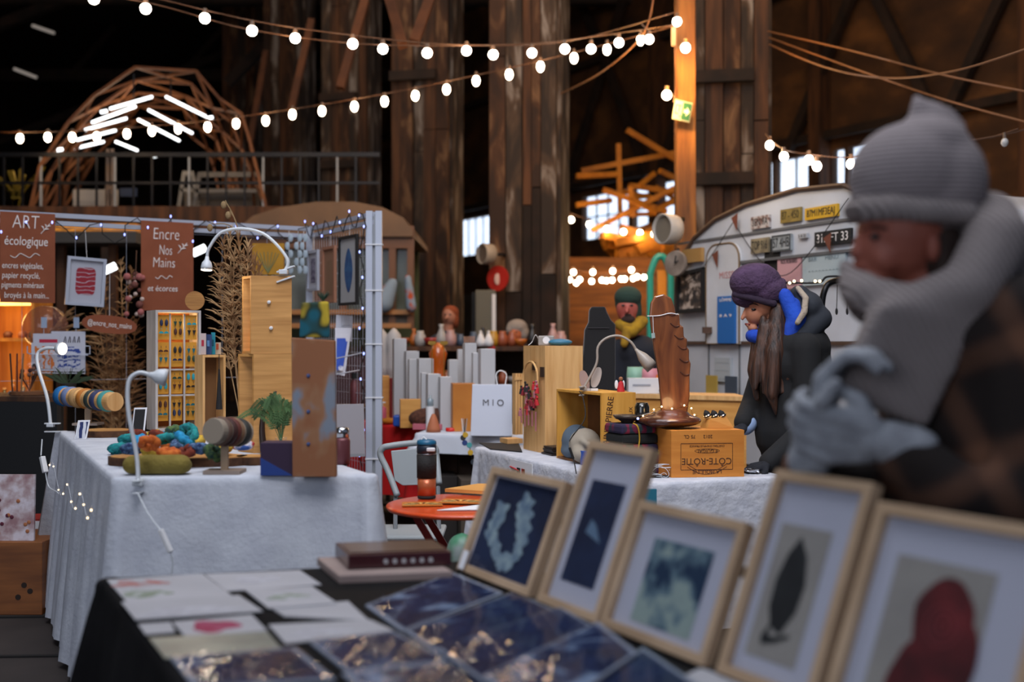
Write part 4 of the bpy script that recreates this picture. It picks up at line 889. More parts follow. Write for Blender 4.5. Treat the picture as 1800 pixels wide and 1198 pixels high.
# colourful bits
m_bark = mat('bark', '#3a2112', .9, col2='#5c3a20', scale=25, bump=.6); m_slice = mat('slice_wood', '#b98848', .6, col2='#a4713a', scale=12)
def slice_(lab, px, py, rx, ry, h, rz=0, part='bark'):
    c = J(px, py); o = thing('wood_slice', lab, 'wood slice', c); r_ = random.Random(px); n = 26
    rad = [1+.05*math.sin(3*t+px)+.03*math.sin(7*t) for t in [2*PI*i/n for i in range(n)]]
    pt = lambda k, i: c+V((math.cos(2*PI*i/n)*rx*rad[i]*k, math.sin(2*PI*i/n)*ry*rad[i]*k, 0))
    MB().prism([pt(1, i) for i in range(n)], (0, 0, h)).build('bark', m_bark, o); MB().prism([pt(.965, i)+UP*h for i in range(n)], (0, 0, .002)).build('cut_face', m_slice, o); return o, h
slice_('barky wood slice at the far left of the jewellery table', 185, 766, .14, .10, .03)
slice_('large wood slice under the heap of scrunchies', 318, 815, .27, .12, .030)
slice_('small wood slice right of the bracelet stand', 448, 815, .075, .06, .030)
# scrunchies
cols = [('teal', '#0f5f68', '#1c8a8a'), ('orange', '#b8521a', '#d0702a'), ('mustard yellow', '#a8841e', '#c4a238'), ('brown-red', '#5e2214', '#7c3018'), ('sky blue', '#1478a8', '#2a9ac8'), ('navy patterned', '#15254e', '#5a7aa0'), ('dark green', '#23403a', '#55703a')]
def scrunchie_mesh(R_, r_, m):
    s = MB(); n, k = 24, 8
    s.tube([V((R_*math.cos(a), R_*math.sin(a), r_*.9+.2*r_*math.sin(5*a))) for a in [2*PI*i/n for i in range(n)]], [r_*(1+.16*math.sin(6*a)+.1*math.sin(11*a)) for a in [2*PI*i/n for i in range(n)]], k, closed=True)
    o = s.build('scrunchie', m, None, True, origin=(0, 0, 0)); return o
heap = [(208, 798, 0), (232, 800, 5), (262, 806, 2), (296, 808, 1), (330, 806, 3), (352, 800, 5), (225, 782, 0), (252, 786, 4), (284, 790, 1), (318, 790, 5), (345, 786, 2), (240, 772, 3), (268, 774, 2), (300, 776, 4), (334, 776, 6), (372, 806, 6), (392, 800, 2),
        (262, 790, 1), (290, 782, 0), (318, 782, 4), (340, 778, 0), (278, 776, 3), (306, 770, 6), (330, 766, 0)]
protos = {}
for i, (px, py, ci) in enumerate(heap):
    cn, a, b = cols[ci]; lvl = 0 if i < 17 else 1; zz_ = JZ+.034+(.03*lvl)+(.012 if i % 2 else 0)
    if px < 215: zz_ = JZ+.002
    m = mat('fabric_'+cn, a, .9, col2=b, scale=60, lo=.4, hi=.6)
    if ci not in protos: o = protos[ci] = scrunchie_mesh(.026, .0155, m)
    else: o = protos[ci].copy(); C.objects.link(o)
    c = on(px, py, zz_); o.location = c; r_ = random.Random(i)
    o.rotation_euler = (r_.uniform(.2, 1.0)*(1 if i % 2 else -1)*(.4+.6*lvl), r_.uniform(-.6, .6), r_.uniform(0, 3)); o.location.z += .012
    tag(o, '%s scrunchie in the heap on the wood slice' % cn, 'scrunchie', 'colourful scrunchies heaped on the wood slice')
c = J(275, 834); o = blob('folded_cloth', [('c', c+V((-.085, 0, .035)), .034, c+V((.085, .005, .036)), .036), ('c', c+V((-.08, .03, .03)), .03, c+V((.085, .035, .03)), .03), ('e', c+V((-.02, -.005, .05)), (.05, .03, .022)), ('e', c+V((.05, .01, .05)), (.04, .03, .02))],
         mat('mustard_cloth', '#76662a', .95, col2='#857536', scale=20, bump=.4, bscale=90), None, .007, 4)
tag(o, 'mustard-olive rolled cloth at the front edge of the jewellery table', 'cloth')
# bracelet stands
def bracelet_stand(lab, a, b, r, basez, post_t, bands, blab, mcyl, grp, post_w=.022):
    o = thing('bracelet_stand', lab, 'stand', V((lerp(a, b, post_t).x, lerp(a, b, post_t).y, basez))); d = (b-a); L = d.length; dn = d.normalized()
    MB().lathe([(.001, 0), (r*.96, 0), (r, .004), (r, L-.004), (r*.96, L), (.001, L)], a, d, 24).build('roll', mcyl, o)
    p = lerp(a, b, post_t); MB().box((p.x, p.y, (basez+.012+p.z-r)/2), (post_w, .02, p.z-r-basez-.012)).build('post', mat('post_wood', '#9a8268', .6), o)
    MB().box((p.x, p.y, basez+.006), (.13, .1, .012)).build('base_board', mat('base_grey_wood', '#8a7b70', .7), o)
    for i, (t, col, wd, nm) in enumerate(bands):
        q = a+dn*(L*t); rr_ = r+.004; w_ = wd
        s = MB(); s.lathe([(r+.0008, 0), (rr_, .0015), (rr_+.003, w_/2), (rr_, w_-.0015), (r+.0008, w_)], q, d, 22)
        tag(s.build('bracelet', mat('band_'+col, col, .7), None, True, origin=q), '%s bracelet on the %s' % (nm, blab), 'bracelet', grp)
a = J(393, 834); y0 = a.y+.03
bracelet_stand('wooden bracelet stand at the front of the jewellery table', at(374, 757, y0-.04), at(428, 760, y0+.13), .046, JZ+.001, .38, [(.16, '#5c4438', .022, 'taupe'), (.32, '#3c1a16', .022, 'oxblood'), (.46, '#5a2218', .02, 'red-brown'), (.60, '#7a5a40', .014, 'tan'), (.74, '#262623', .03, 'charcoal')], 'front stand', mat('cork_end', '#8d8172', .8), 'bracelets on the front stand', .024)
a = J(150, 764); bracelet_stand('wooden bracelet stand at the far left of the jewellery table', at(106, 695, 6.1), at(203, 706, 5.75), .048, JZ+.034, .52, [(.02, '#1667a8', .055, 'bright blue'), (.17, '#5f6f96', .05, 'lavender blue'), (.31, '#b08a5a', .045, 'sand'), (.45, '#a8661e', .04, 'amber'), (.59, '#23302c', .035, 'dark green'), (.69, '#26305a', .045, 'navy patterned'), (.83, '#3f8f8c', .04, 'sea green patterned')], 'far left stand', m_pine, 'bracelets on the far left stand', .03)
# purple box, vase with fern, plank, cushion
b0 = J(486, 836); k = b0.y/2000; o = thing('gift_box', 'deep purple and blue paper box in front of the fern', 'box', b0)
h_ = 58*k; MB().box(b0+V((0, .055, h_/2)), (58*k, .1, h_), 0).build('box_body', mat('aubergine', '#2e1636', .6), o, bevel=.002)
s = MB(); s.prism([b0+V((-29*k+.001, .004, .001)), b0+V((29*k-.001, .004, .001)), b0+V((-29*k+.001, .004, h_*.55))], (0, -.002, 0)); s.build('blue_corner', mat('royal_blue', '#173a86', .6), o)
v0 = J(494, 806); o = thing('potted_fern', 'feathery green fern in a small glass vase behind the purple box', 'plant', v0)
MB().lathe([(.028, 0), (.032, .01), (.03, .05), (.02, .075), (.024, .085), (.022, .085), (.018, .075), (.027, .05), (.028, .012), (.001, .008)], v0, UP, 18).build('glass_vase', m_glass, o, True)
MB().cyl(v0+UP*.01, v0+UP*.045, .025, n=16).build('water', mat('vase_water', '#2c4a55', .1, coat=.5), o)
m_fern = mat('fern_green', '#35502f', .8, col2='#5c7f4c', scale=12)
r_ = random.Random(8)
for i in range(13):
    a_ = r_.uniform(-.9, .9); up_ = r_.uniform(.10, .19); dx = math.sin(a_)*r_.uniform(.08, .20); dy = r_.uniform(-.05, .05)
    st = spline([v0+UP*.06, v0+V((dx*.3, dy*.3, .06+up_*.75)), v0+V((dx*.8, dy, .07+up_)), v0+V((dx*1.25, dy*1.3, .06+up_*.8))], 6)
    s = MB(); s.tube(st, .0015, 5)
    for j in range(4, len(st)-1):
        t = (st[j+1]-st[j]).normalized(); sd = t.cross(V((0, 1, 0))).normalized(); L_ = .026*(1-.7*(j/len(st)))
        for sg_ in (-1, 1):
            for kk in (0, .5):
                p = lerp(st[j], st[j+1], kk); q_ = p+sd*sg_*L_+t*L_*.6-UP*.004; s.prism([p, lerp(p, q_, .5)+t*.004, q_, lerp(p, q_, .5)-t*.004], V((0, .0008, 0)))
    s.build('frond', m_fern, o)
p0 = J(551, 838); k = p0.y/2000; o = thing('upright_plank', 'tall weathered plank with peeling blue-grey paint at the front right of the jewellery table', 'plank', p0)
m_peel = mat('peeling_paint', '#8d5a3a', .8, col2='#7b8492', col3='#94694a', scale=4.6, stretch=(1.3, 1, .8), lo=.46, hi=.56, detail=3, bump=.15)
hp = 245*k; MB().hexa([p0+V((-37*k, 0, 0)), p0+V((40*k, 0, 0)), p0+V((40*k, .03, 0)), p0+V((-37*k, .03, 0))], [p0+V((-39*k, .0, hp)), p0+V((37*k, .0, hp-.01)), p0+V((37*k, .03, hp-.01)), p0+V((-39*k, .03, hp))]).build('board', m_peel, o, bevel=.003)
for z in (58, 115, 178): MB().lathe([(.001, .004), (.006, .003), (.007, 0)], p0+V((-9*k, -.0005, z*k)), (0, -1, 0), 10).build('screw', mat('blue_screw', '#3c4a78', .4), o)
MB().box(p0+V((.0, .05, .004)), (.09, .07, .008)).build('foot', m_brown, o)
c = p0+V((0, .015, hp+.001)); m_pat = mat('wax_print', '#0e5666', .9, col2='#b39a2a', col3='#20301e', scale=9, lo=.45, hi=.55, detail=1)
o = blob('fabric_pouch', [('h', [c+V((-.052, -.008, 0)), c+V((.055, -.008, 0)), c+V((.055, .014, 0)), c+V((-.052, .014, 0))], [c+V((-.045, -.006, .12)), c+V((.05, -.006, .125)), c+V((.05, .012, .125)), c+V((-.045, .012, .12))])], m_pat, None, .005, 3)
tag(o, 'teal and yellow patterned fabric pouch on top of the peeling plank', 'pouch')
o = thing('succulent', 'small dark green succulent tuft peeping above the patterned pouch', 'plant', c+V((.03, .005, .127)))
for i in range(14):
    a_ = 2*PI*i/14; q = c+V((.03, .005, .127)); MB().cyl(q, q+V((.022*math.cos(a_), .012*math.sin(a_), .022+.006*(i % 3))), .003, .001, 6).build('leaf', mat('succulent', '#1f3a2a', .7), o)
c = J(426, 806); o = blob('fabric_pouch', [('e', c+V((0, 0, .014)), (.045, .03, .014)), ('e', c+V((.02, .01, .026)), (.03, .02, .012))], mat('flag_cloth', '#a3211e', .9, col2='#2a4a8a', col3='#c0bcc0', scale=14, lo=.42, hi=.58), None, .006, 3)
o.location.z += .033; tag(o, 'red, white and blue cloth bundle on the small wood slice', 'cloth')
c = k1[1]+V((.06, -.012, .05)); o = thing('carved_horn', 'dark curved horn ornament leaning on the lower crate', 'ornament', V((c.x, c.y, JZ+.001)))
MB().tube(spline([V((c.x-.01, c.y-.02, JZ+.012)), c+V((-.02, -.012, .06)), c+V((-.005, -.012, .15)), c+V((.04, -.012, .21))]), [.016-.0005*i for i in range(25)], 10).build('horn', mat('horn_brown', '#2a1a12', .4), o, True)
c = J(377, 762, JZ+.001); o = thing('black_tassel', 'black tassel necklace hanging in front of the slim box', 'necklace', at(397, 660, 4.3))
t0 = SP(.02, -.012, .33); MB().tube([t0, t0+UP*-.2], [.004, .016], 10).build('tassel', m_black, o); MB().tube([t0+UP*.075, t0], .002, 5).build('cord', m_black, o)
for lab, px, py, w_, h_, m in (('little framed black card with a white edge, left of the earring display', 240, 772, .055, .15, m_black), ('blue and white striped card under the far left stand', 140, 772, .05, .09, wave_mat('stripe_card', '#1b2a5c', '#c8cbd2', 12, direction='X', dist=1.5))):
    q = J(px, py); o = thing('display_card', lab, 'card', q); MB().obox(q-V((w_/2, 0, 0)), (w_, .02, 0), (0, .004, 0), V((.01, .02, h_))).build('card', m_paper, o); MB().obox(q+V((-w_/2+.006, -.001, .006)), (w_-.012, .018, 0), (0, .002, 0), V((.009, .018, h_-.014))).build('picture', m, o)
# cables
o = thing('lamp_cable', 'white lamp cable with an inline switch hanging down the front of the white cloth', 'cable', at(243, 880, d0-.04))
MB().tube(spline([at(243, 868, d0-.06), at(262, 905, d0-.10), at(285, 935, d0-.12)]), .003, 6).build('cable', m_lampw, o)
MB().bar(at(282, 930, d0-.13), at(300, 970, d0-.14), .02, .014).build('switch', m_white, o, bevel=.003)
MB().tube(spline([at(300, 970, d0-.14), at(303, 1000, d0-.14), at(285, 1060, d0-.15)]), .003, 6).build('cable', m_lampw, o)
o = thing('lamp_cable', 'white cable with a switch dangling at the far left end of the jewellery table', 'cable', at(76, 800, 5.6))
MB().tube(spline([at(74, 772, 5.85), at(72, 800, 5.75)]), .003, 6).build('cable', m_lampw, o); MB().bar(at(74, 802, 5.72), at(80, 830, 5.7), .026, .02).build('switch', m_white, o, bevel=.003)
MB().tube(spline([at(80, 830, 5.7), at(86, 855, 5.68), at(104, 868, 5.6), at(120, 900, 5.5)]), .003, 6).build('cable', m_lampw, o)
m_fairy = mat('fairy_warm', (1, .72, .42, 1), .3, emit=3.0); m_fairyb = mat('fairy_blue', (.30, .36, 1, 1), .3, emit=2.6)
o = thing('fairy_lights', 'thin wire of tiny warm lights hung on the left side of the white cloth', 'string lights', at(160, 880, 4.6))
sd = (JBL-JFL); nrm = V((-sd.y, sd.x, 0)).normalized()
if nrm.x > 0: nrm = -nrm
fp = [JFL+sd*t+nrm*.075+UP*z for t, z in ((.02, -.1), (.1, -.16), (.2, -.10), (.32, -.2), (.45, -.13), (.6, -.22), (.8, -.12), (.95, -.18))]
fl = spline(fp, 8); MB().tube(fl, .0012, 5).build('wire', m_whitemetal, o)
for i in range(2, len(fl), 5): MB().ell(fl[i]-UP*.006, .0045, 8, 6).build('fairy_bulb', m_fairy, o)

# ================================================================ the white grid panels
GA, GB, GC = at(-60, 369, 7.25), at(545, 404, 8.45), at(658, 378, 7.45); GA.z = GB.z = GC.z = 2.2
m_alu = mat('white_aluminium', '#a9afbd', .4, metal=.15)
gp = thing('grid_panel', 'white-framed wire grid panel standing across the back of the left stall', 'panel', (GB.x-1, 7.9, 0))
def rail(a, b, o, w_=.03, gap=.052, part='rail'):
    for dz in (0, -gap): MB().bar(a+UP*dz, b+UP*dz, w_).build(part, m_alu, o)
rail(GA, GB, gp); MB().bar(V((GA.x, GA.y, 0)), GA, .05).build('post', m_alu, gp); MB().bar(V((GB.x, GB.y, 0)), GB+UP*.02, .05).build('post', m_alu, gp)
def wires(a, b, z0, z1, o, sx=.10, sz=.2, r=.0022):
    s = MB(); L = (b-a).length; n = int(L/sx)
    for i in range(n+1): p = a+(b-a)*(i/n); s.cyl((p.x, p.y, z0), (p.x, p.y, z1), r, n=4, cap=False)
    k = int((z1-z0)/sz)
    for j in range(k+1): z = z0+(z1-z0)*j/k; s.cyl((a.x, a.y, z), (b.x, b.y, z), r, n=4, cap=False)
    s.build('wire_mesh', m_alu, o)
wires(GA, GB, .1, 2.12, gp, .30, .9, .0014)
gq = thing('grid_panel', 'right-hand grid panel ending in the tall white double post', 'panel', (GC.x, GC.y, 0))
gB2 = GB+(GC-GB)*.04
rail(gB2, GC, gq)
for dx in (-.032, .03): MB().bar(V((GC.x+dx, GC.y, 0)), V((GC.x+dx, GC.y, 2.22)), .042, .04).build('post', m_alu, gq)
MB().bar(V((GC.x, GC.y+.01, 0)), V((GC.x, GC.y+.01, 2.2)), .022).build('post_core', m_grey, gq)
wires(gB2, GC, .1, 2.12, gq, .045, .09, .0016)
for z in (.6, 1.0, 1.35, 1.7, 2.0): MB().box((GC.x, GC.y-.0, z), (.115, .05, .007)).build('cable_tie', m_white, gq)
o = thing('fairy_lights', 'dark wire of bluish lights wound along the rails and post of the grid panels', 'string lights', GB)
q1 = []
for i in range(46): t = i/45; p = GA+(GB-GA)*t; q1.append(p+V((.03*math.sin(i*2.1), -.05-.01*math.sin(i), -.05+.07*math.sin(i*1.3)-(.05 if .12 < t < .45 else 0))))
for i in range(1, 22): t = i/21; p = GB+(GC-GB)*t; q1.append(p+V((-.05, -.03, -.03+.06*math.sin(i*1.7))))
for i in range(1, 30): q1.append(V((GC.x-.075+.015*math.sin(i*1.3), GC.y-.05, 2.15-i*.055)))
MB().tube(q1, .004, 5).build('wire', m_black, o)
for i in range(1, len(q1), 3): MB().ell(q1[i]+V((0, -.012, .018*(1 if i % 4 else -1))), (.006, .006, .010), 8, 6).build('fairy_bulb', m_fairyb, o)
# lettered brown boards
gd = (GB-GA).normalized(); gn = V((gd.y, -gd.x, 0))
def gpt(px, py, out=.06):
    k = (px-900)/2000; b = GA+gn*out; s_ = (k*b.y-b.x)/(gd.x-k*gd.y); p = b+gd*s_; return V((p.x, p.y, EYE-(py-599)/2000*p.y))
m_kraft = mat('terracotta_board', '#7c3f22', .8, col2='#86472a', scale=6)
def sign(name, lab, px0, px1, pyt0, pyb0, lines, out=.06):
    a, b = gpt(px0, pyb0, out), gpt(px1, pyb0, out); t = gpt(px0, pyt0, out).z-a.z; b.z = a.z; o = thing(name, lab, 'sign', (a+b)/2)
    MB().obox(a, b-a, gn*-.008, UP*t).build('board', m_kraft, o)
    for s_, px, py, sz, wpx in lines: text(s_, m_chalk, o, gpt(px, py, out+.003), gd, UP, sz, thin=(-.014 if sz > .09 else -.002), shear=.08, fit=(gpt(px+wpx/2, py, out)-gpt(px-wpx/2, py, out)).length)
    return o
def sprig(o, px, py, sc_=1, out=.063):
    f = lambda a, b: gpt(px+a*sc_, py+b*sc_, out)
    MB().tube(spline([f(-9, 12), f(0, 2), f(11, -10)]), .0022, 5).build('chalk_sprig', m_chalk, o)
    for a, b in (((-2, 4), (-8, -6)), ((-1, 3), (9, 2)), ((3, -1), (0, -9)), ((4, -3), (13, -5))):
        MB().tube([f(*a), f((a[0]+b[0])/2+1, (a[1]+b[1])/2-1), f(*b)], [.001, .005, .001], 6).build('chalk_leaf', m_chalk, o)
def squiggle(o, px0, px1, py, amp=4, out=.063): MB().tube(spline([gpt(px0+(px1-px0)*i/6, py+amp*math.sin(i*PI/1.5), out) for i in range(7)], 5), .0025, 5).build('chalk_squiggle', m_chalk, o)
s1_ = sign('lettered_board', 'terracotta board reading ART écologique, hung at the left end of the rail', 0, 97, 371, 531,
     [('ART', 45, 391, .125, 48), ('écologique', 46, 424, .085, 76), ('encres végétales,', 40, 467, .056, 72), ('papier recyclé,', 37, 484, .056, 66), ('pigments minéraux', 40, 501, .054, 75), ('broyés à la main...', 47, 519, .056, 78)])
sprig(s1_, 79, 401, .8); squiggle(s1_, 18, 70, 449)
s2_ = sign('lettered_board', 'terracotta board reading Encre Nos Mains, hung right of the red print', 248, 340, 387, 545,
     [('Encre', 292, 412, .115, 45), ('Nos', 291, 440, .10, 22), ('Mains', 288, 462, .10, 38), ('et écorces', 286, 507, .058, 52)])
sprig(s2_, 320, 435, .8); squiggle(s2_, 273, 303, 487, 3)
o = thing('oval_sign', 'oval terracotta sign lettered @encre_nos_mains', 'sign', gpt(193, 570, .1)); cc = gpt(193, 570, .1); tl = (gd-UP*.10).normalized(); tu = (UP+gd*.10).normalized()
MB().prism([cc+tl*.178*math.copysign(abs(math.cos(t))**.7, math.cos(t))+tu*.06*math.sin(t) for t in [2*PI*i/40 for i in range(40)]], gn*-.008).build('board', m_kraft, o)
text('@encre_nos_mains', m_chalk, o, cc+gn*.003, tl, tu, .052, thin=-.002, fit=.285)
MB().tube([cc+UP*.04-gn*.01, gpt(193, 470, .03)], .0015, 5).build('string', m_white, o)
# framed red print
cc = gpt(150, 495, .09); ux = (gd-UP*.06).normalized(); uy = (UP+gd*.06).normalized(); o = thing('picture_frame', 'tilted grey-white frame with a red block print, hanging on the grid', 'picture frame', cc)
R_ = lambda w_, h_, d_: [cc+ux*a*w_+uy*b*h_+gn*d_ for a, b in ((-1, -1), (1, -1), (1, 1), (-1, 1))]
MB().ring(R_(.123, .160, 0), R_(.103, .140, 0), gn*.025).build('frame', m_alu, o); MB().prism(R_(.112, .149, .004), gn*.004).build('mat_board', mat('mount_pale', '#a9abb6', .8), o)
m_red = wave_mat('red_block_print', '#8e1020', '#b5152a', 16, .8, 'Z', 5, 2, lo=.1, hi=.2); m_redl = wave_mat('red_block_print_cut', '#b3b0ba', '#8e1022', 11, .8, 'Z', 6, 1.2, lo=.02, hi=.07)
MB().prism([cc+ux*a+uy*b+gn*.0085 for a, b in [(math.copysign(min(abs(1.25*math.cos(t)), 1), math.cos(t))*.062, math.copysign(min(abs(1.25*math.sin(t)), 1), math.sin(t))*.09+.004) for t in [2*PI*i/32 for i in range(32)]]], gn*.001).build('red_print', m_redl, o)
MB().prism(R_(.106, .143, .018), gn*.002).build('glass', m_glass, o)
MB().tube([cc+uy*.16, gpt(150, 405, .02)], .0015, 5).build('string', m_white, o)
# wire rack with printed cards
rk = gpt(105, 618, .12); o = thing('card_rack', 'white wire rack on the grid holding printed cards', 'rack', rk)
f = lambda px, py, out=.12: gpt(px, py, out)
MB().tube([f(48, 608), f(48, 620), f(56, 622)], .004, 6).tube([f(150, 608), f(158, 608), f(158, 622), f(150, 622)], .004, 6).build('side_loop', m_alu, o)
s = MB(); s.tube([f(52, 622), f(155, 624)], .003, 5).tube([f(56, 655), f(150, 656)], .003, 5)
for i in range(13): s.tube([f(58+i*7.6, 622), f(58+i*7.6, 655), f(60+i*7.4, 657, .04)], .0017, 4)
s.build('basket_wires', m_alu, o)
for px in (77, 134): MB().obox(f(px-5, 576, .05), gd*.035, gn*.01, UP*.07).build('clip', mat('pale_blue_clip', '#8c9cb4', .5), o); MB().tube([f(px, 577, .05), f(px, 590, .05)], .0025).build('hook', m_alu, o)
def card(lab, px0, px1, pyt, pyb, out, arts=(), par=None):
    a, b = gpt(px0, pyb, out), gpt(px1, pyb, out); h_ = gpt((px0+px1)/2, pyt, out).z-a.z; b.z = a.z; q = thing('printed_card', lab, 'card', (a+b)/2)
    MB().obox(a, b-a, gn*.0025, UP*h_).build('sheet', mat('card_white', '#b4b6c2', .8), q)
    for part, x0, x1, yt, yb, m in arts:
        c_, d_ = gpt(x0, yb, out+.004), gpt(x1, yb, out+.004); MB().obox(c_, V((d_.x-c_.x, d_.y-c_.y, 0)), gn*.001, UP*(gpt((x0+x1)/2, yt, out+.004).z-c_.z)).build(part, m, q)
    return q
m_orn = wave_mat('orange_lino', '#bf6a2c', '#b9b4bb', 9, .8, 'X', 9, 2.2, lo=.3, hi=.45); m_blu = wave_mat('blue_lino', '#203a86', '#b4b8c8', 9, .8, 'Z', 9, 2.4, lo=.35, hi=.5)
card('card with an orange leaf block print in the wire rack', 55, 99, 602, 652, .10, [('orange_print', 61, 96, 608, 648, m_orn)])
card('card with a blue leaf block print in the wire rack', 99, 150, 602, 653, .10, [('blue_print', 101, 142, 609, 648, m_blu)])
q = card('tall card behind with a red brush bar at its top', 58, 104, 586, 650, .08, [('red_bar', 69, 101, 596, 602, mat('lino_red', '#a81838', .8))])
q = card('tall card behind with dark brush strokes at its top', 90, 150, 582, 650, .07)
for i in range(8): MB().tube([gpt(112+i*4, 602, .075), gpt(113+i*4+(-1)**i*1.5, 591, .075)], [.003, .0015], 5).build('brush_stroke', mat('ink_plum', '#2a1622', .8), q)
# pictures on the right-hand panel
hd = (GC-GB).normalized(); hn = V((hd.y, -hd.x, 0))
if hn.x > 0: hn = -hn
def hpt(px, py, out=.03):
    k = (px-900)/2000; b = GB+hn*out; s_ = (k*b.y-b.x)/(hd.x-k*hd.y); p = b+hd*s_; return V((p.x, p.y, EYE-(py-599)/2000*p.y))
def hframe(lab, x0, x1, yt, yb, m, mm, art, border=.02):
    a, b = hpt(x0, yb), hpt(x1, yb); a.z = b.z = (a.z+b.z)/2; h_ = hpt((x0+x1)/2, yt).z-a.z; w_ = (b-a).length; o = thing('picture_frame', lab, 'picture frame', (a+b)/2); e = (b-a).normalized()
    R2 = lambda bd, d_: [a+e*bd+UP*bd+hn*d_, b-e*bd+UP*bd+hn*d_, b-e*bd+UP*(h_-bd)+hn*d_, a+e*bd+UP*(h_-bd)+hn*d_]
    MB().ring(R2(0, 0), R2(border, 0), hn*.02).build('frame', m, o); MB().prism(R2(border*.6, .004), hn*.004).build('mat_board', mm, o); art(o, a, e, w_, h_)
    MB().tube([a+e*w_/2+UP*h_, a+e*w_/2+UP*(2.15-a.z)], .0015, 5).build('string', m_white, o); return o
def art1(o, a, e, w_, h_): MB().obox(a+e*w_*.3+UP*h_*.2+hn*.009, e*w_*.4, hn*.001, UP*h_*.6).build('violet_print', mat('violet_print', '#2f2748', .8, col2='#8a8799', scale=30), o)
def art2(o, a, e, w_, h_): MB().obox(a+e*w_*.28+UP*h_*.15+hn*.009, e*w_*.44, hn*.001, UP*h_*.6).build('faint_relief', mat('faint_relief', '#80614a', .8), o)
def art3(o, a, e, w_, h_): MB().prism([a+e*(w_*.5+w_*.22*math.cos(t)*(1-.35*math.sin(t)*math.sin(t)))+UP*(h_*.5+h_*.32*math.sin(t))+hn*.009 for t in [2*PI*i/30 for i in range(30)]], hn*.001).build('blue_form', mat('blue_form', '#1e3f70', .8, col2='#35608c', scale=14), o)
hframe('small white frame with a violet print, nearest the panel corner', 543, 562, 440, 511, m_alu, mat('mount_pale', '#a9abb6'), art1)
hframe('pinkish wood frame in the middle of the right-hand panel', 570, 592, 433, 532, mat('rose_wood', '#9a6a52', .6), mat('rose_mount', '#8a6650', .8), art2)
hframe('tall dark frame with a blue mask-like form', 599, 631, 414, 536, m_black, mat('grey_mount2', '#a3a4a6', .8), art3, .018)
# cards in the leaning rack on the right panel
o = thing('brochure_rack', 'wire rack on the right-hand panel with a blue and white print leaning out', 'rack', hpt(612, 640, .1))
a, b = hpt(592, 655, .22), hpt(625, 640, .05)
MB().tube([hpt(590, 658, .25), hpt(632, 650, .03)], .004).tube([hpt(590, 630, .25), hpt(636, 620, .03)], .004).tube([hpt(590, 658, .25), hpt(590, 630, .25)], .004).build('rack_wires', m_alu, o)
o = thing('printed_card', 'white card with a royal blue cut-out shape, leaning in the right-hand rack', 'card', at(600, 655, 7.6))
MB().prism([at(588, 657, 7.5), at(606, 660, 7.55), at(618, 576, 7.8), at(589, 576, 7.75)], (0, .004, 0)).build('sheet', mat('card_white', '#b4b6c2'), o)
MB().prism([at(591, 650, 7.49), at(602, 651, 7.53), at(612, 594, 7.74), at(592, 594, 7.69)], (0, .002, 0)).build('blue_shape', mat('royal_print', '#1b43a0', .8, col2='#c0c4d0', scale=7, lo=.55, hi=.6), o)
tag(MB().prism([at(589, 600, 7.9), at(619, 600, 7.9), at(620, 555, 7.95), at(591, 553, 7.95)], (0, .004, 0)).build('blank_sheet', mat('card_white', '#b4b6c2')), 'blank white sheet standing behind the blue cut-out card', 'paper')
q = at(622, 728, 7.4); o = thing('round_tag', 'round rust-coloured tag with white lettering on the right-hand panel', 'tag', q)
MB().lathe([(.001, 0), (.062, 0), (.062, .005), (.001, .005)], q, (.05, -1, 0), 26).build('disc', m_kraft, o); text('Encre', m_chalk, o, q+V((0, -.007, .012)), (1, .05, 0), UP, .04); text('& lin', m_chalk, o, q+V((0, -.007, -.02)), (1, .05, 0), UP, .035)
q = at(624, 668, 7.75); q.z = at(0, 712, 7.75).z; o = thing('steel_bottle', 'rosy steel bottle with a black cap behind the right-hand panel', 'bottle', q)
MB().lathe([(.001, 0), (.033, 0), (.035, .01), (.035, .14), (.02, .17), (.02, .18), (.001, .18)], q, UP).build('bottle_body', mat('rose_metal', '#6b3a3e', .4, metal=.3), o, True); MB().lathe([(.001, 0), (.024, 0), (.024, .04), (.001, .04)], q+UP*.182, UP).build('cap', m_black, o)
q2 = V((q.x, q.y, 0)); o = thing('side_table', 'small brown side table holding the rosy bottle behind the panel', 'table', q2)
MB().box((q.x-.1, q.y+.1, q.z-.02), (.5, .4, .03)).build('tabletop', m_brown, o)
for dx in (-.3, .1):
    for dy in (-.05, .25): MB().box((q.x+dx, q.y+dy, (q.z-.035)/2), (.04, .04, q.z-.035)).build('leg', m_brown, o)
q = at(624, 765, 7.2); o = blob('wrapped_bundle', [('e', q, (.05, .05, .08)), ('e', q+V((.02, 0, -.04)), (.045, .05, .05))], mat('gold_grey_bundle', '#5a4a2c', .7, col2='#8c7a4c', scale=20), None, .01)
tag(o, 'golden-grey woven bundle hooked to the panel under the round tag', 'bundle')
q = at(602, 745, 5.6); o = thing('steel_flask', 'steel cup lid standing on the right rear corner of the white cloth', 'flask', J(601, 822))
MB().lathe([(.001, 0), (.03, 0), (.032, .02), (.032, .09), (.028, .1), (.001, .1)], J(601, 815), UP).build('flask_body', mat('rose_metal', '#6b3a3e'), o, True); MB().lathe([(.001, 0), (.028, 0), (.028, .03), (.022, .04), (.001, .04)], J(601, 815)+UP*.1, UP).build('steel_cap', mat('steel', '#b5b8bc', .2, metal=1), o, True)
o = thing('laptop', 'grey open laptop lid at the rear right of the jewellery table', 'laptop', J(608, 806)); q = J(606, 806)
MB().obox(q+V((-.1, .03, .0)), (.17, .06, 0), (-.02, .1, 0), UP*.012).build('keyboard_base', m_grey, o); MB().obox(q+V((-.1, .03, .012)), (.17, .06, 0), (-.006, .012, 0), V((-.01, .03, .2))).build('screen_lid', mat('laptop_grey', '#8f8c90', .4), o)
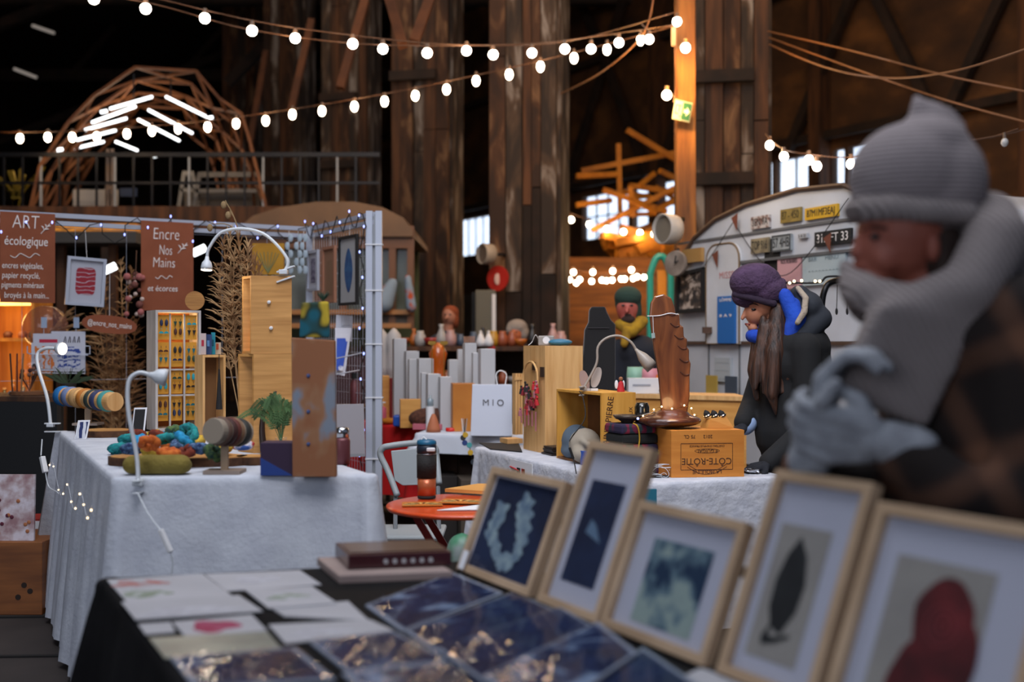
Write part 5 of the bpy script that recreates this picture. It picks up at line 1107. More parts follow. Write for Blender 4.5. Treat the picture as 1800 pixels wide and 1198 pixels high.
# ================================================================ left stall background
m_pampas = mat('pampas', '#6a482c', .95, col2='#9c7248', scale=14); m_pampas2 = mat('pampas_light', '#8c6a48', .95, col2='#c09c70', scale=14)
def plume(o, base, tip, w_, m, seed, n=60, part='plume'):
    r_ = random.Random(seed); s = MB(); st = spline([base, lerp(base, tip, .5)+V((r_.uniform(-.03, .03), 0, .02)), tip], 10); s.tube(st, .003, 4)
    for i in range(n):
        t = .35+.65*i/n; p = st[min(int(t*(len(st)-1)), len(st)-2)]; a = r_.uniform(0, 2*PI); d = (tip-base).normalized()
        q = p+V((math.cos(a)*w_, math.sin(a)*w_*.6, 0))*(math.sin(PI*min(1, (t-.3)/.72))+.15)+d*r_.uniform(.03, .09)-UP*.02; s.tube([p, lerp(p, q, .6)+d*.01, q], [.0035, .003, .0008], 4)
    return s.build(part, m, o)
pz = at(205, 700, 8.1); pz.z = 0
o = thing('pampas_bunch', 'large bunch of brown dried pampas grass behind the oval sign', 'dried flowers', pz)
MB().lathe([(.001, 0), (.12, 0), (.14, .3), (.09, .45), (.001, .45)], pz, UP).build('floor_vase', mat('brown_vase', '#2e2019', .6), o, True)
for i, (tx, ty, w_) in enumerate(((165, 520, .09), (185, 490, .09), (212, 455, .08), (232, 470, .08), (200, 560, .12), (240, 560, .1), (165, 600, .1), (225, 620, .13), (190, 650, .13), (245, 640, .1), (212, 600, .12), (150, 640, .08))):
    plume(o, pz+V((0, 0, .4)), at(tx, ty, 8.1+.1*(i % 3)), w_, m_pampas if i % 2 else m_pampas2, i, 80)
q = at(80, 575, 8.0); o = thing('glass_globe', 'pinkish glass globe with pampas plumes left of the card rack', 'vase', q-UP*.17)
MB().lathe([(.06*math.sin(a) if a < .3 else .155*math.sin(a), -.155*math.cos(a)) for a in [PI*k/14 for k in range(1, 14)]], q, UP, 24).build('globe', mat('pink_glass', '#a0706a', .1, alpha=.35, coat=1), o, True)
for i in range(6): plume(o, q+V((-.02, .02, -.1)), q+V((.16+.03*i, .05, .12-.045*i)), .04, m_pampas2, 30+i, 50)
MB().cyl(q-UP*.17, q-UP*.155, .06, .06).build('foot', m_pine, o)
# amber-lit shelf wall
sx0, sx1 = at(-80, 600, 8.6).x, at(72, 600, 8.6).x
o = thing('lit_shelf', 'amber-lit wooden shelf unit at the left edge', 'shelf', ((sx0+sx1)/2, 8.6, 0))
m_warmw = mat('warm_shelf_wood', '#a8641c', .6, col2='#c8842e', scale=5, stretch=(5, 5, .4))
MB().box(((sx0+sx1)/2, 8.8, .88), (sx1-sx0, .03, 1.76)).build('back_panel', m_warmw, o)
for z in (.85, 1.38, 1.70): MB().box(((sx0+sx1)/2, 8.62, z), (sx1-sx0, .34, .025)).build('shelf_board', m_warmw, o)
for x in (sx0, sx1): MB().box((x, 8.62, .86), (.025, .34, 1.72)).build('side_panel', m_warmw, o)
MB().box(((sx0+sx1)/2+.12, 8.5, 1.66), (.36, .04, .05)).build('strip_light', mat('amber_strip', (1, .55, .14, 1), .3, emit=2.5), o)
lamp('strip_glow', V(((sx0+sx1)/2+.1, 8.42, 1.58)), 4.5, (1, .58, .18), .1, o); lamp('strip_glow', V(((sx0+sx1)/2+.1, 8.42, 1.2)), 3.5, (1, .58, .18), .1, o)
r_ = random.Random(21)
for i, (px, cn, col, hh, rr_) in enumerate(((8, 'dark green', '#1f2b1c', .14, .03), (24, 'amber', '#8a4c14', .20, .022), (42, 'clear-grey', '#5f6664', .16, .03), (60, 'black', '#161514', .24, .02))):
    q = at(px, 700, 8.58); q.z = .864; o = thing('bottle', '%s bottle on the amber-lit shelf, %s from the left' % (cn, ['first', 'second', 'third', 'fourth'][i]), 'bottle', q)
    MB().lathe([(.001, 0), (rr_, 0), (rr_, hh*.55), (rr_*.4, hh*.75), (rr_*.4, hh), (.001, hh)], q, UP, 16).build('bottle_body', mat('bottle_'+cn, col, .2, coat=.5), o, True); MB().cyl(q+UP*hh, q+UP*(hh+.015), rr_*.45).build('stopper', m_pine, o)
for i, px in enumerate((14, 40, 58)):
    q = at(px, 600, 8.58); q.z = 1.394; tag(MB().lathe([(.001, 0), (.03, 0), (.035, .03), (.02, .05), (.001, .052)], q, UP, 14).build('clay_bowl', mat('clay%d' % i, ['#5a3420', '#8a5a44', '#3c2a22'][i], .6), None, True), ['dark clay bowl at the left of the upper amber shelf', 'pinkish clay bowl in the middle of the upper amber shelf', 'black-brown bowl at the right of the upper amber shelf'][i], 'bowl')
# table in the far left with bell jars and dark cloth
tc = [at(-60, 0, 7.0), at(100, 0, 6.9), at(112, 0, 7.4), at(-60, 0, 7.6)]
o = thing('dark_counter', 'dark cloth-covered counter left of the jewellery table', 'counter', (at(20, 0, 7.2).x, 7.2, 0)); z = 1.0
for t in tc: t.z = 0
MB().prism(tc, UP*z).build('counter_body', mat('counter_cloth', '#121417', .9, bump=.1, scale=5), o); MB().prism([t+UP*(z+.001) for t in tc], UP*.03).build('board_top', m_brown, o)
q = at(52, 700, 7.15); q.z = z+.035; o = thing('bell_jar', 'glass bell jar with dark dried flowers on the far left counter', 'jar', q)
MB().lathe([(.001, 0), (.12, 0), (.12, .02), (.001, .02)], q, UP).build('wicker_base', mat('wicker', '#6b4428', .8, bump=.5, scale=40), o)
MB().lathe([(.08, .021), (.083, .022), (.083, .17), (.06, .215), (.012, .235), (.012, .25), (.002, .255)], q, UP, 24).build('glass_dome', m_glass, o, True)
for i in range(14): a = r_.uniform(0, 6.3); e = q+V((.05*math.cos(a), .04*math.sin(a), .10+r_.uniform(0, .1))); MB().tube([q+UP*.02, e], .002, 4).ell(e, .014, 8, 6).build('dried_flower', mat('dried%d' % (i % 3), ['#3c1a1c', '#6e4a38', '#2a2320'][i % 3], .9), o)
for i, px in enumerate((22, 30, 37)):
    q = at(px, 700, 7.1); q.z = z+.032; o = thing('ink_brush', ['dark', 'reddish', 'pale'][i]+' long brush standing on the far left counter', 'brush', q); MB().cyl(q, q+V((.02*(i-1), 0, .02)), .012, .012).build('ferrule', m_grey, o); MB().cyl(q+UP*.02, q+V((.015*(i-1), 0, .26)), .005).build('handle', mat('brush%d' % i, ['#1a1410', '#5a2216', '#8a6a48'][i], .5), o)
o = thing('trailing_plant', 'green leafy sprig under the wire card rack', 'plant', at(120, 690, 7.2)); q0 = V((at(120, 690, 7.2).x, 7.2, z+.033))
MB().lathe([(.001, 0), (.04, 0), (.05, .07), (.001, .07)], q0, UP).build('pot', mat('dark_pot', '#2a2622', .6), o)
for i in range(26):
    a = r_.uniform(-1.4, 1.4); L_ = r_.uniform(.08, .2); e = q0+V((math.sin(a)*L_, -.02, .08+math.cos(a)*L_*.55)); MB().prism([q0+UP*.07, lerp(q0+UP*.07, e, .6)+UP*.012, e, lerp(q0+UP*.07, e, .6)-UP*.012], (0, .002, 0)).build('leaf', mat('olive_leaf', '#33422a', .8), o)
# dried flowers bunch beside the big letter board and the pampas over the crates
q = gpt(238, 520, .08); o = thing('flower_bunch', 'hanging bunch of pale pink and white dried flowers beside the Encre board', 'dried flowers', q)
for i in range(22):
    e = q+V((r_.uniform(-.06, .06), r_.uniform(-.04, .04), r_.uniform(-.13, .16))); MB().ell(e, r_.uniform(.012, .026), 8, 6).build('flower', mat('petal%d' % (i % 3), ['#b9a59a', '#9c5a56', '#6a3c34'][i % 3], .9), o)
MB().tube([q+UP*.12, gpt(240, 440, .03)], .004).build('stem_cord', m_brown, o)
pv = V((at(425, 0, 6.3).x, 6.3, 0)); o = thing('pampas_bunch', 'tall spray of pale dried grasses rising behind the stacked pine crates', 'dried flowers', pv)
MB().lathe([(.001, 0), (.1, 0), (.11, .5), (.07, .8), (.08, .95), (.001, .95)], pv, UP).build('tall_vase', mat('brown_vase', '#2e2019'), o, True)
for i, (tx, ty, w_) in enumerate(((392, 420, .07), (404, 405, .06), (418, 412, .06), (436, 425, .07), (448, 450, .05), (385, 470, .08), (455, 470, .05), (412, 440, .09), (430, 450, .08))):
    plume(o, pv+V((0, 0, .9)), at(tx, ty, 6.3), w_, m_pampas2 if i % 2 else m_pampas, 50+i, 90)
for tx, ty in ((396, 352), (404, 370), (372, 392)): MB().tube(spline([pv+UP*1.3, at(420, 420, 6.3), at(tx, ty, 6.3)]), .003).ell(at(tx-3, ty+8, 6.3), (.016, .012, .022), 8, 6).build('seed_head', mat('pampas_seed', '#8a7250', .9), o)
q = at(472, 455, 8.0); o = thing('canvas_print', 'mustard yellow canvas with a pale plant drawing behind the lamp arch', 'canvas', q-UP*.11)
MB().box(q, (.22, .03, .22)).build('canvas', mat('ochre_canvas', '#9a6a12', .8, col2='#b3821e', scale=6), o)
for i in range(7): a = -1+i*.33; MB().tube(spline([q+V((0, -.018, -.1)), q+V((.05*math.sin(a), -.018, -.03)), q+V((.09*math.sin(a), -.018, .02+.03*math.cos(a)))], 4), .003, 4).build('plant_drawing', mat('sage_line', '#7a7a50', .8), o)
MB().cyl((q.x, q.y+.03, 0), (q.x, q.y+.03, q.z-.1), .012).build('stand', m_black, o)
o = thing('hanging_garland', 'pale translucent shells hanging at the corner of the grid', 'garland', gpt(520, 450, .05))
for px in (508, 524, 534):
    for k in range(5): MB().ell(at(px+3*(-1)**k, 418+k*14, 8.3), (.018, .006, .03), 8, 6).build('shell', mat('pale_shell', '#9aa9b4', .5), o)
    MB().tube([at(px, 405, 8.3), at(px, 480, 8.3)], .002, 4).build('thread', m_white, o)
# bottom-left corner
q = at(20, 1085, 5.0); q.z = 0; qa = at(74, 1080, 5.7); D_ = 5.69
x1_ = at(74, 0, D_).x; o = thing('storage_box', 'varnished wooden box at the bottom left with a canvas on it', 'box', (x1_-.3, D_, 0))
z1 = at(0, 952, D_).z; MB().box((x1_-.3, D_+.2, z1/2), (.6, .4, z1)).build('box_body', mat('varnished_pine', '#6b3c1a', .5, col2='#8a5226', scale=4, stretch=(.6, .6, 6)), o, bevel=.004)
for dx, dz in ((-.06, .12), (-.09, .15), (-.12, .09)): MB().cyl((x1_+dx, D_-.002, dz), (x1_+dx, D_+.002, dz), .014, n=12).build('knot', m_dark, o)
q = V((x1_-.16, D_+.08, z1+.001)); o = thing('canvas_print', 'canvas print of pink and white meadow flowers leaning at the bottom left', 'canvas', q)
e1 = at(50, 945, D_)-at(0, 950, D_); zz1 = q.z; A_ = V((at(-40, 0, D_).x, D_+.03, zz1)); w_ = at(55, 0, D_).x-A_.x; h_ = .325
MB().obox(A_, (w_, 0, 0), (0, .015, 0), V((-.02, .06, h_))).build('canvas', mat('meadow_print', '#8c6a6e', .8, col2='#c4bcc4', col3='#a89496', scale=14, lo=.35, hi=.62), o)
for i in range(16):
    fx, fz = r_.uniform(.02, w_-.02), r_.uniform(.03, .2); c_ = A_+V((fx-.02*fz/h_, -.003+.06*fz/h_, fz)); MB().ell(c_, (.010, .003, .010), 8, 5).build('painted_flower', mat('flower_dot%d' % (i % 2), ['#5a1c30', '#a86a44'][i % 2], .8), o)
q = V((at(88, 0, 6.0).x, 6.0, 0)); za, zb = at(0, 1068, 6.0).z, at(0, 952, 6.0).z
o = thing('picture_frame', 'white-edged dark frame standing on the floor beside the varnished box', 'picture frame', (q.x+.05, 6.0, 0)); za = .0
MB().ring([(q.x-.04, 6, za), (q.x+.25, 6, za), (q.x+.25, 6.06, zb), (q.x-.04, 6.06, zb)], [(q.x-.02, 6, za+.02), (q.x+.23, 6, za+.02), (q.x+.23, 6.06, zb-.02), (q.x-.02, 6.06, zb-.02)], (0, -.02, 0)).build('frame', m_alu, o)
MB().prism([(q.x-.03, 5.995, za+.01), (q.x+.24, 5.995, za+.01), (q.x+.24, 6.05, zb-.01), (q.x-.03, 6.05, zb-.01)], (0, .004, 0)).build('picture', mat('dark_picture', '#1c2226', .5), o)
q = V((at(92, 0, 6.3).x, 6.3, 0)); o = thing('carton', 'red and white printed carton behind the white-edged dark frame', 'box', q)
MB().box(q+V((.02, 0, .2)), (.3, .2, .4)).build('carton_body', mat('carton_red', '#8a1a12', .7), o); MB().box(q+V((.02, -.101, .34)), (.3, .004, .1)).build('white_band', m_paper, o); MB().prism([q+V((.0, -.104, .38)), q+V((.05, -.104, .29)), q+V((.08, -.104, .38))], (0, .001, 0)).build('blue_mark', mat('carton_blue', '#1e4a80', .7), o)

# ================================================================ right-hand stall table
RZ = .75; tu = V((.925, .38, 0)).normalized(); tv = V((.385, -.923, 0)).normalized()
T1 = on(840, 785, RZ); T2 = on(1112, 850, RZ); T3 = T2+tu*.80; T4 = T1+tu*.80
rc = [T2, T3, T4, T1]
table('folding table under the crinkled white cloth with the wine crates', rc, RZ-.004)
cloth('tablecloth', 'crinkled white cloth on the table with the wine crates and wood carving', rc, RZ, .66, mat('crinkle_cloth', '#c2c4cc', .95, col2='#aeb1bc', scale=12, bump=.8, bscale=22), .012, .05, 24, 9)
K = lambda px, py, z=RZ+.001: on(px, py, z)
def facebox(name, lab, cat, a, La, ea, Lb, eb, h, m, th=.012, open_left=False, m_in=None):
    "board box from a near corner a; ea runs along the camera-facing end, eb along the long side"
    o = thing(name, lab, cat, a+ea*La/2+eb*Lb/2); mi = m_in or m
    MB().obox(a, ea*La, eb*th, UP*h).build('end_panel', m, o); MB().obox(a+eb*(Lb-th), ea*La, eb*th, UP*h).build('end_panel', m, o)
    MB().obox(a+eb*th+UP*(h-th), ea*La, eb*(Lb-2*th), UP*th).build('top_panel', m, o); MB().obox(a+eb*th, ea*La, eb*(Lb-2*th), UP*th).build('bottom_panel', mi, o)
    MB().obox(a+ea*(La-th)+eb*th+UP*th, ea*th, eb*(Lb-2*th), UP*(h-2*th)).build('side_panel', mi, o)
    if not open_left: MB().obox(a+eb*th+UP*th, ea*th, eb*(Lb-2*th), UP*(h-2*th)).build('side_panel', m, o)
    return o
m_crate = mat('crate_wood', '#b86c22', .6, col2='#cf8636', scale=4, stretch=(.7, .7, 7), lo=.3, hi=.7, bump=.1); m_burn = mat('branding_brown', '#3f1f0e', .8)
a = K(1180, 839); b = K(1308, 837); ea = (b-a).normalized(); La = (b-a).length; eb = V((-.22, .975, 0)).normalized(); h1 = .213
o = facebox('wine_crate', 'wooden wine crate printed upside down with Côte-Rôtie, at the table\'s near corner', 'crate', a, La, ea, .26, eb, h1, m_crate)
fn2 = V((ea.y, -ea.x, 0)); P2 = lambda u, w_: a+ea*(La*u)+UP*(h1*w_)+fn2*.0008
def tx(s_, u, w_, sz, **kw): text(s_, m_burn, o, P2(u, w_), -ea, -UP, sz, **kw)
for (u0, w0, u1, w1) in ((.13, .16, .84, .16), (.13, .72, .84, .72), (.13, .16, .13, .72), (.84, .16, .84, .72)): MB().bar(P2(u0, w0), P2(u1, w1), .0022, .0008, fn2).build('printed_border', m_burn, o)
tx('CÔTE-RÔTIE', .485, .345, .042, xs=.98); tx('E.GUIGAL', .49, .56, .024, xs=.95); tx('CHÂTEAU D\'AMPUIS FRANCE', .49, .665, .0125); tx('LA MOULINE', .49, .115, .024); tx('2012', .50, .87, .022); tx('75 CL', .25, .87, .022)
MB().tube([P2(.49+.17*math.cos(t), .56+.045*math.sin(t)) for t in [2*PI*i/28 for i in range(28)]], .0009, 4, closed=True).build('printed_oval', m_burn, o)
for dz in (.06, -.0): MB().tube(spline([P2(.22, .22+dz), P2(.35, .10+dz), P2(.49, .06+dz*1.4), P2(.63, .10+dz), P2(.76, .22+dz)]), .0011, 4).build('printed_ribbon', m_burn, o)
# carved sculpture standing on the crate
zt = RZ+.001+h1; bc = a+ea*(La*.14)+eb*.15; bc.z = zt+.001
o = thing('wood_carving', 'dark polished wing-shaped wood carving on the upside-down printed crate', 'carving', bc)
m_walnut = mat('walnut', '#572a12', .35, col2='#96552a', col3='#74401e', scale=5, stretch=(2.5, 2.5, .6), dist=1.5, lo=.3, hi=.7, coat=.5)
m_walnut2 = mat('walnut_base', '#3a1c10', .3, col2='#623420', scale=6, stretch=(1, 1, 4), dist=1, coat=.5)
bl = blob('base', [('e', bc+UP*.034, (.150, .125, .033)), ('e', bc+V((.01, 0, .06)), (.085, .08, .03)), ('e', bc+V((-.06, -.03, .03)), (.075, .07, .026))], m_walnut2, o, .008, 4)
k = bc.y/2000; f2 = lambda px, py: V((bc.x+(px-1199)*k, bc.y-.02, bc.z+(746-py)*k))
outl = [(1165, 527), (1172, 515), (1187, 511), (1201, 518), (1207, 536), (1208, 546), (1215, 547), (1216, 566), (1222, 568), (1223, 587), (1229, 590), (1228, 605), (1232, 608), (1232, 627), (1235, 632), (1233, 655), (1233, 690), (1228, 726), (1184, 726), (1182, 690), (1178, 650), (1171, 610), (1166, 575), (1163, 548)]
MB().prism([f2(*p) for p in outl], (0, .034, 0)).build('wing', m_walnut, o, bevel=.007)
for i, (x, y) in enumerate(((1208, 547), (1215, 567), (1222, 588), (1228, 606), (1231, 629), (1232, 652))):
    MB().tube(spline([f2(x, y)-V((0, .002, 0)), f2(x-8, y+1)-V((0, .004, 0)), f2(x-16, y-5)-V((0, .002, 0))], 4), .0025, 5).build('carved_step', m_walnut2, o)
o = thing('pendant_necklace', 'white cord necklace with a pale pendant tied round the wood carving', 'necklace', f2(1185, 548))
MB().tube(spline([f2(1162, 550)-V((0, .004, 0)), f2(1180, 549)-V((0, .006, 0)), f2(1198, 545)-V((0, .006, 0)), f2(1211, 547)-V((0, .004, 0)), f2(1209, 546)+V((0, .038, 0)), f2(1164, 549)+V((0, .038, 0)), f2(1162, 550)-V((0, .004, 0))], 5), .0022, 5).build('cord', m_white, o)
MB().tube([f2(1168, 549)-V((0, .006, 0)), f2(1169, 580)-V((0, .008, 0))], .0014, 5).build('cord', m_white, o)
MB().prism([f2(1165, 580)-V((0, .01, 0)), f2(1171, 579)-V((0, .01, 0)), f2(1172, 588)-V((0, .01, 0)), f2(1166, 589)-V((0, .01, 0))], (0, .004, 0)).build('pendant', mat('pale_stone', '#9aa7a4', .3), o)
o = thing('fairy_lights', 'loop of warm tiny lights lying on the carving\'s dark base', 'string lights', bc+UP*.07)
fl = spline([bc+V((dx, dy, dz)) for dx, dy, dz in ((-.15, -.10, .05), (-.10, -.10, .075), (-.06, -.07, .10), (-.02, -.08, .085), (.04, -.07, .10), (.085, -.06, .10), (.09, -.11, .065), (.12, -.06, .06))], 6)
MB().tube(fl, .0012, 5).build('wire', mat('copper_wire', '#a8743c', .3, metal=1), o)
for i in range(2, len(fl), 6): MB().ell(fl[i]+UP*.006, .0045, 8, 6).build('fairy_bulb', m_fairy, o)
lamp('fairy_glow', bc+V((0, -.12, .11)), .35, (1, .62, .28), .03, o)
MB().ell(bc+V((-.16, -.10, .05)), .006, 8, 6).build('fairy_bulb', m_fairyb, o)
# triangular ring holder
q = a+ea*(La*.80)+eb*.09; q.z = zt+.001; o = thing('ring_holder', 'triangular wooden holder with black cones at the right of the crate top', 'holder', q); kk = q.y/2000
MB().prism([q+V((-25*kk, 0, 0)), q+V((23*kk, .02, 0)), q+V((8*kk, .02, 22*kk)), q+V((-20*kk, 0, 16*kk))], (-.02, .08, 0)).build('wedge', m_ply, o)
for i in range(3):
    c_ = q+V((-26*kk+i*13*kk+.01, .03, 20*kk)); MB().lathe([(.001, -.005), (.018, 0), (.014, .02), (.004, .032), (.001, .033)], c_, (-.5, 0, 1)).build('cone', m_black, o); MB().lathe([(.0185, .004), (.02, .006), (.0185, .009)], c_, (-.5, 0, 1)).build('ring', mat('silver', '#c8ccd2', .2, metal=1), o)
# second crate, lying open to the left
a2 = K(1057, 822); e2 = tu; L2 = .19; f_ = -tv
m_cratein = mat('crate_inner', '#6a4526', .7, col2='#8a5c34', scale=4)
o = facebox('wine_crate', 'open pine wine crate printed SAINT-PIERRE beside the tall pine box', 'crate', a2, L2, e2, .52, f_, .365, mat('crate_yellow', '#c48a34', .6, col2='#d69e48', scale=4, stretch=(5, 5, .6), bump=.1), open_left=True, m_in=m_cratein)
n2 = V((e2.y, -e2.x, 0)); g2 = lambda u, w_: a2+e2*(L2*u)+UP*(.365*w_)+n2*.0008
text('SAINT-PIERRE', m_burn, o, g2(.20, .60), (.12, .05, .99), (-.93, -.37, .12), .045, xs=.95)
text('JULIE', m_burn, o, g2(.62, .62), UP, (-.93, -.38, 0), .026); text('MARGAUX', m_burn, o, g2(.86, .62), UP, (-.93, -.38, 0), .028)
MB().tube([g2(.42+.05*math.cos(t), .36+.05*math.sin(t)) for t in [2*PI*i/20 for i in range(20)]], .0014, 4, closed=True).build('printed_emblem', m_burn, o)
MB().tube([g2(.36+.05*math.cos(t), .30+.04*math.sin(t)) for t in [2*PI*i/20 for i in range(20)]], .0014, 4, closed=True).build('printed_emblem', m_burn, o)
ztop = RZ+.001+.365
ins = lambda s_, d_, z_: a2+f_*s_+e2*d_+UP*z_
tag(blob('grey_bag', [('e', ins(.40, .06, .10), (.08, .09, .085)), ('e', ins(.40, .06, .05), (.085, .10, .05))], mat('bag_slate', '#4c5a68', .9, col2='#5a6876', scale=8), None, .01), 'slate grey rounded bag inside the open wine crate', 'bag')
bag = blob('canvas_bag', [('e', ins(.24, .03, .09), (.085, .055, .088)), ('e', ins(.20, .02, .05), (.08, .06, .05)), ('c', ins(.30, .0, .13), .02, ins(.12, -.005, .10), .018)], mat('bag_cream', '#a39a8c', .9, col2='#8c8070', scale=5), None, .008)
tag(bag, 'cream canvas bag slumping in front of the slate bag', 'bag')
q = ins(.10, -.03, .0); tag(MB().obox(q, e2*.05, f_*.07, UP*.07).build('blue_packet', mat('bright_blue', '#1c4fa8', .6)), 'small bright blue packet before the cream bag', 'packet')
q = K(970, 801); tag(MB().obox(q, tu*.12, -tv*.14, UP*.01).obox(q+UP*.012+tu*.01, tu*.11, -tv*.13, UP*.01).obox(q+UP*.024, tu*.12, -tv*.12, UP*.01).obox(q+UP*.036+tu*.005, tu*.11, -tv*.12, UP*.01).build('leather_wallets', mat('dark_leather', '#20150f', .5)), 'small stack of flat dark leather wallets beside the slumping cream bag', 'wallets', kind='stuff')
# lamp clipped to that crate
lc_ = a2+f_*.20+e2*.0; lc_.z = ztop+.012; yy = lc_.y
goose('beige cone-headed clip lamp on the open wine crate', [lc_, at(1048, 640, yy), at(1051, 610, yy), at(1066, 594, yy), at(1088, 590, yy), at(1108, 600, yy), at(1118, 614, yy)], (.62, -.1, -.72), .0065, .033, .125, (-.3, -1, 0), mat('lamp_beige', '#9a8f84', .4), False)
o = thing('lamp_cable', 'black lamp cable with an inline switch hanging in front of the open crate', 'cable', at(1005, 795, yy-.2))
MB().tube(spline([lc_-UP*.01+V((-.02, -.03, 0)), at(1025, 700, yy-.15), at(1028, 735, yy-.3), at(1005, 768, yy-.35), K(1000, 790)+UP*.03, at(1004, 798, yy-.25)]), .0028, 6).build('cable', m_black, o)
MB().bar(at(1001, 786, yy-.3), at(1008, 806, yy-.3), .018, .012).build('switch', m_black, o, bevel=.003); MB().tube(spline([at(1008, 806, yy-.3), at(1011, 820, yy-.42), at(1013, 832, yy-.45)]), .0028, 6).build('cable', m_black, o)
for i, (px, rz_, lab, cc_) in enumerate(((1031, -.1, 'pinkish rounded display tongue left of the cone-headed lamp', '#a0847a'), (1044, .12, 'pale rounded display tongue right beside the lamp neck', '#a9a19c'))):
    q = at(px, 676, yy+.05); q.z = ztop+.001; o = thing('display_tongue', lab, 'display stand', q)
    MB().prism([q+V((.024*math.copysign(abs(math.cos(t))**.8, math.cos(t))+rz_*.1*(math.sin(t)+1), 0, .052+.052*math.sin(t)+(.016*i))) for t in [2*PI*j/24 for j in range(24)]], (0, .012, 0)).build('tongue', mat('tongue%d' % i, cc_, .6), o); MB().box(q+V((0, .006, .006)), (.04, .03, .012)).build('foot', m_white, o)
q = at(1103, 683, 5.7); q.z = ztop+.001; q = a2+e2*.15+f_*.08; q.z = ztop+.001; o = thing('angel_doll', 'tiny red-robed angel doll with white wings on top of the open crate', 'doll', q)
MB().lathe([(.001, 0), (.02, 0), (.012, .045), (.004, .055)], q, UP, 14).build('robe', mat('doll_red', '#b01a22', .7), o); MB().ell(q+UP*.064, .011, 10, 7).build('head', mat('doll_skin', '#8a5a3c', .7), o)
MB().ell(q+V((-.022, .003, .036)), (.009, .004, .022)).build('wing', m_white, o); MB().ell(q+V((.014, .01, .036)), (.007, .004, .02)).build('wing', m_white, o)
q = a2+e2*.10+f_*.30; q.z = ztop+.001; tag(MB().box(q+UP*.003, (.03, .05, .006)).build('small_card', m_paper), 'tiny white card lying on the back of the open crate', 'card')
# tall pine box
a3 = K(958, 797); o = facebox('tall_box', 'tall pale pine box standing at the left of the crate table', 'box', a3, .23, tu, .30, -tv, .592, m_pine, open_left=False)
for px, py, w_, h_, r0 in ((937, 645, .035, .045, .2), (962, 656, .045, .055, -.5)):
    q = at(px, py, a3.y-.01); q.y = a3.y+.02; MB().obox(a3+(-tv)*.12*(1 if px < 950 else .0)+V((-.004, -.004, at(0, py, a3.y).z-a3.z-.02)), tu*.001-tv*w_*1.2, V((-.004, -.001, 0)), V((0, .0, h_))).build('dark_patch', m_brown, o)
# arched hoop and dolls hanging on the left face
hx = lambda s_, z: a3-tv*s_+UP*z+V((-.02, -.012, 0))
o = thing('doll_cluster', 'cluster of tiny red and black cloth dolls hanging from a wooden hoop', 'doll cluster', hx(.15, .2))
MB().tube(spline([hx(.25, .33), hx(.25, .43), hx(.20, .49), hx(.12, .50), hx(.06, .45), hx(.05, .36)]), .006, 8).build('hoop', m_pine, o)
for i in range(24):
    c_ = hx(r_.uniform(.02, .27), 0)+UP*r_.uniform(.19, .36)+V((-.01, -.012, 0)); m = [mat('doll_red', '#b01a22'), m_black, mat('doll_pink', '#a0606a', .8), mat('doll_red2', '#7c1522', .8)][i % 4]
    MB().lathe([(.001, 0), (.013, .002), (.008, .03), (.004, .036)], c_, (r_.uniform(-.3, .3), 0, 1), 8).ell(c_+UP*.043, .0075, 8, 5).build('doll', m, o)
for i in range(5): c_ = hx(.04+.05*i, .17)+V((-.015, -.01, 0)); MB().tube([c_+UP*.06, c_-UP*r_.uniform(0, .05)], .004, 5).build('tassel', mat('doll_pink', '#a0606a'), o)
# slat block left of it on a dark mat
q = K(878, 787); o = thing('slate_mat', 'thin black board at the far left end of the crate table', 'board', q)
MB().prism([K(842, 779), K(862, 790), K(918, 795), K(912, 780)], UP*.006).build('board', m_black, o)
q = K(892, 780, RZ+.008); tag(MB().obox(q+UP*.001, tu*.10, -tv*.12, UP*.028).build('wood_block', m_pine, origin=q), 'low pine block on the thin black board', 'block')
q = K(906, 774, RZ+.001); q = V((q.x, q.y, RZ+.0375)); o = thing('slatted_stand', 'narrow slatted pine stand left of the tall pine box', 'stand', q)
for i in range(3): MB().obox(q+tu*(.018*i), tu*.014, -tv*.05, UP*.38).build('slat', m_pine, o)
MB().obox(q+UP*.34-tu*.006, tu*.065, tv*.006, UP*.02).build('cross_slat', m_pine, o)
# things on the tall box
zt3 = RZ+.001+.592; q = a3+tu*.07-tv*.14; q.z = zt3+.001
o = thing('small_clock', 'little white box clock on top of the tall pine box', 'clock', q); MB().box(q+UP*.028, (.09, .05, .056)).build('case', mat('clock_case', '#8c8782', .5), o, bevel=.006)
MB().lathe([(.001, 0), (.02, 0), (.02, .002), (.001, .002)], q+V((0, -.026, .03)), (0, -1, 0)).build('dial', m_white, o); MB().tube(spline([q+V((-.04, 0, .03)), q+V((-.06, -.02, .06)), q+V((-.08, 0, .02)), q+V((-.10, -.03, .003))]), .002).build('cord', m_white, o)
q = a3+tu*.13-tv*.08; q.z = zt3; tag(blob('blue_purse', [('e', q+UP*.02, (.07, .04, .02))], mat('purse_blue', '#2f6a86', .5), None, .006), 'flat blue purse on top of the tall pine box', 'purse')
# black necklace bust
q = V((at(1052, 0, 6.35).x, 6.35, RZ+.001)); kb = 6.35/2000; zb_ = lambda py: EYE-(py-599)*kb
o = thing('necklace_bust', 'tall black necklace bust behind the cone-headed lamp', 'display bust', q)
sil2 = [(-26, RZ), (-27, zb_(630)), (-24, zb_(580)), (-17, zb_(566)), (-16, zb_(545)), (-12, zb_(539)), (12, zb_(539)), (15, zb_(548)), (22, zb_(562)), (30, zb_(570)), (30, zb_(640)), (27, RZ)]
MB().prism([V((q.x+u*kb, q.y, z+.001)) for u, z in sil2], (0, .06, 0)).build('bust_body', mat('black_velvet', '#0d0b0d', .95, sheen=.2), o, bevel=.008)
MB().bar(V((q.x-.06, q.y-.003, zb_(576))), V((q.x+.06, q.y-.003, zb_(576))), .004).build('seam', mat('seam_dark', '#2a2628'), o)
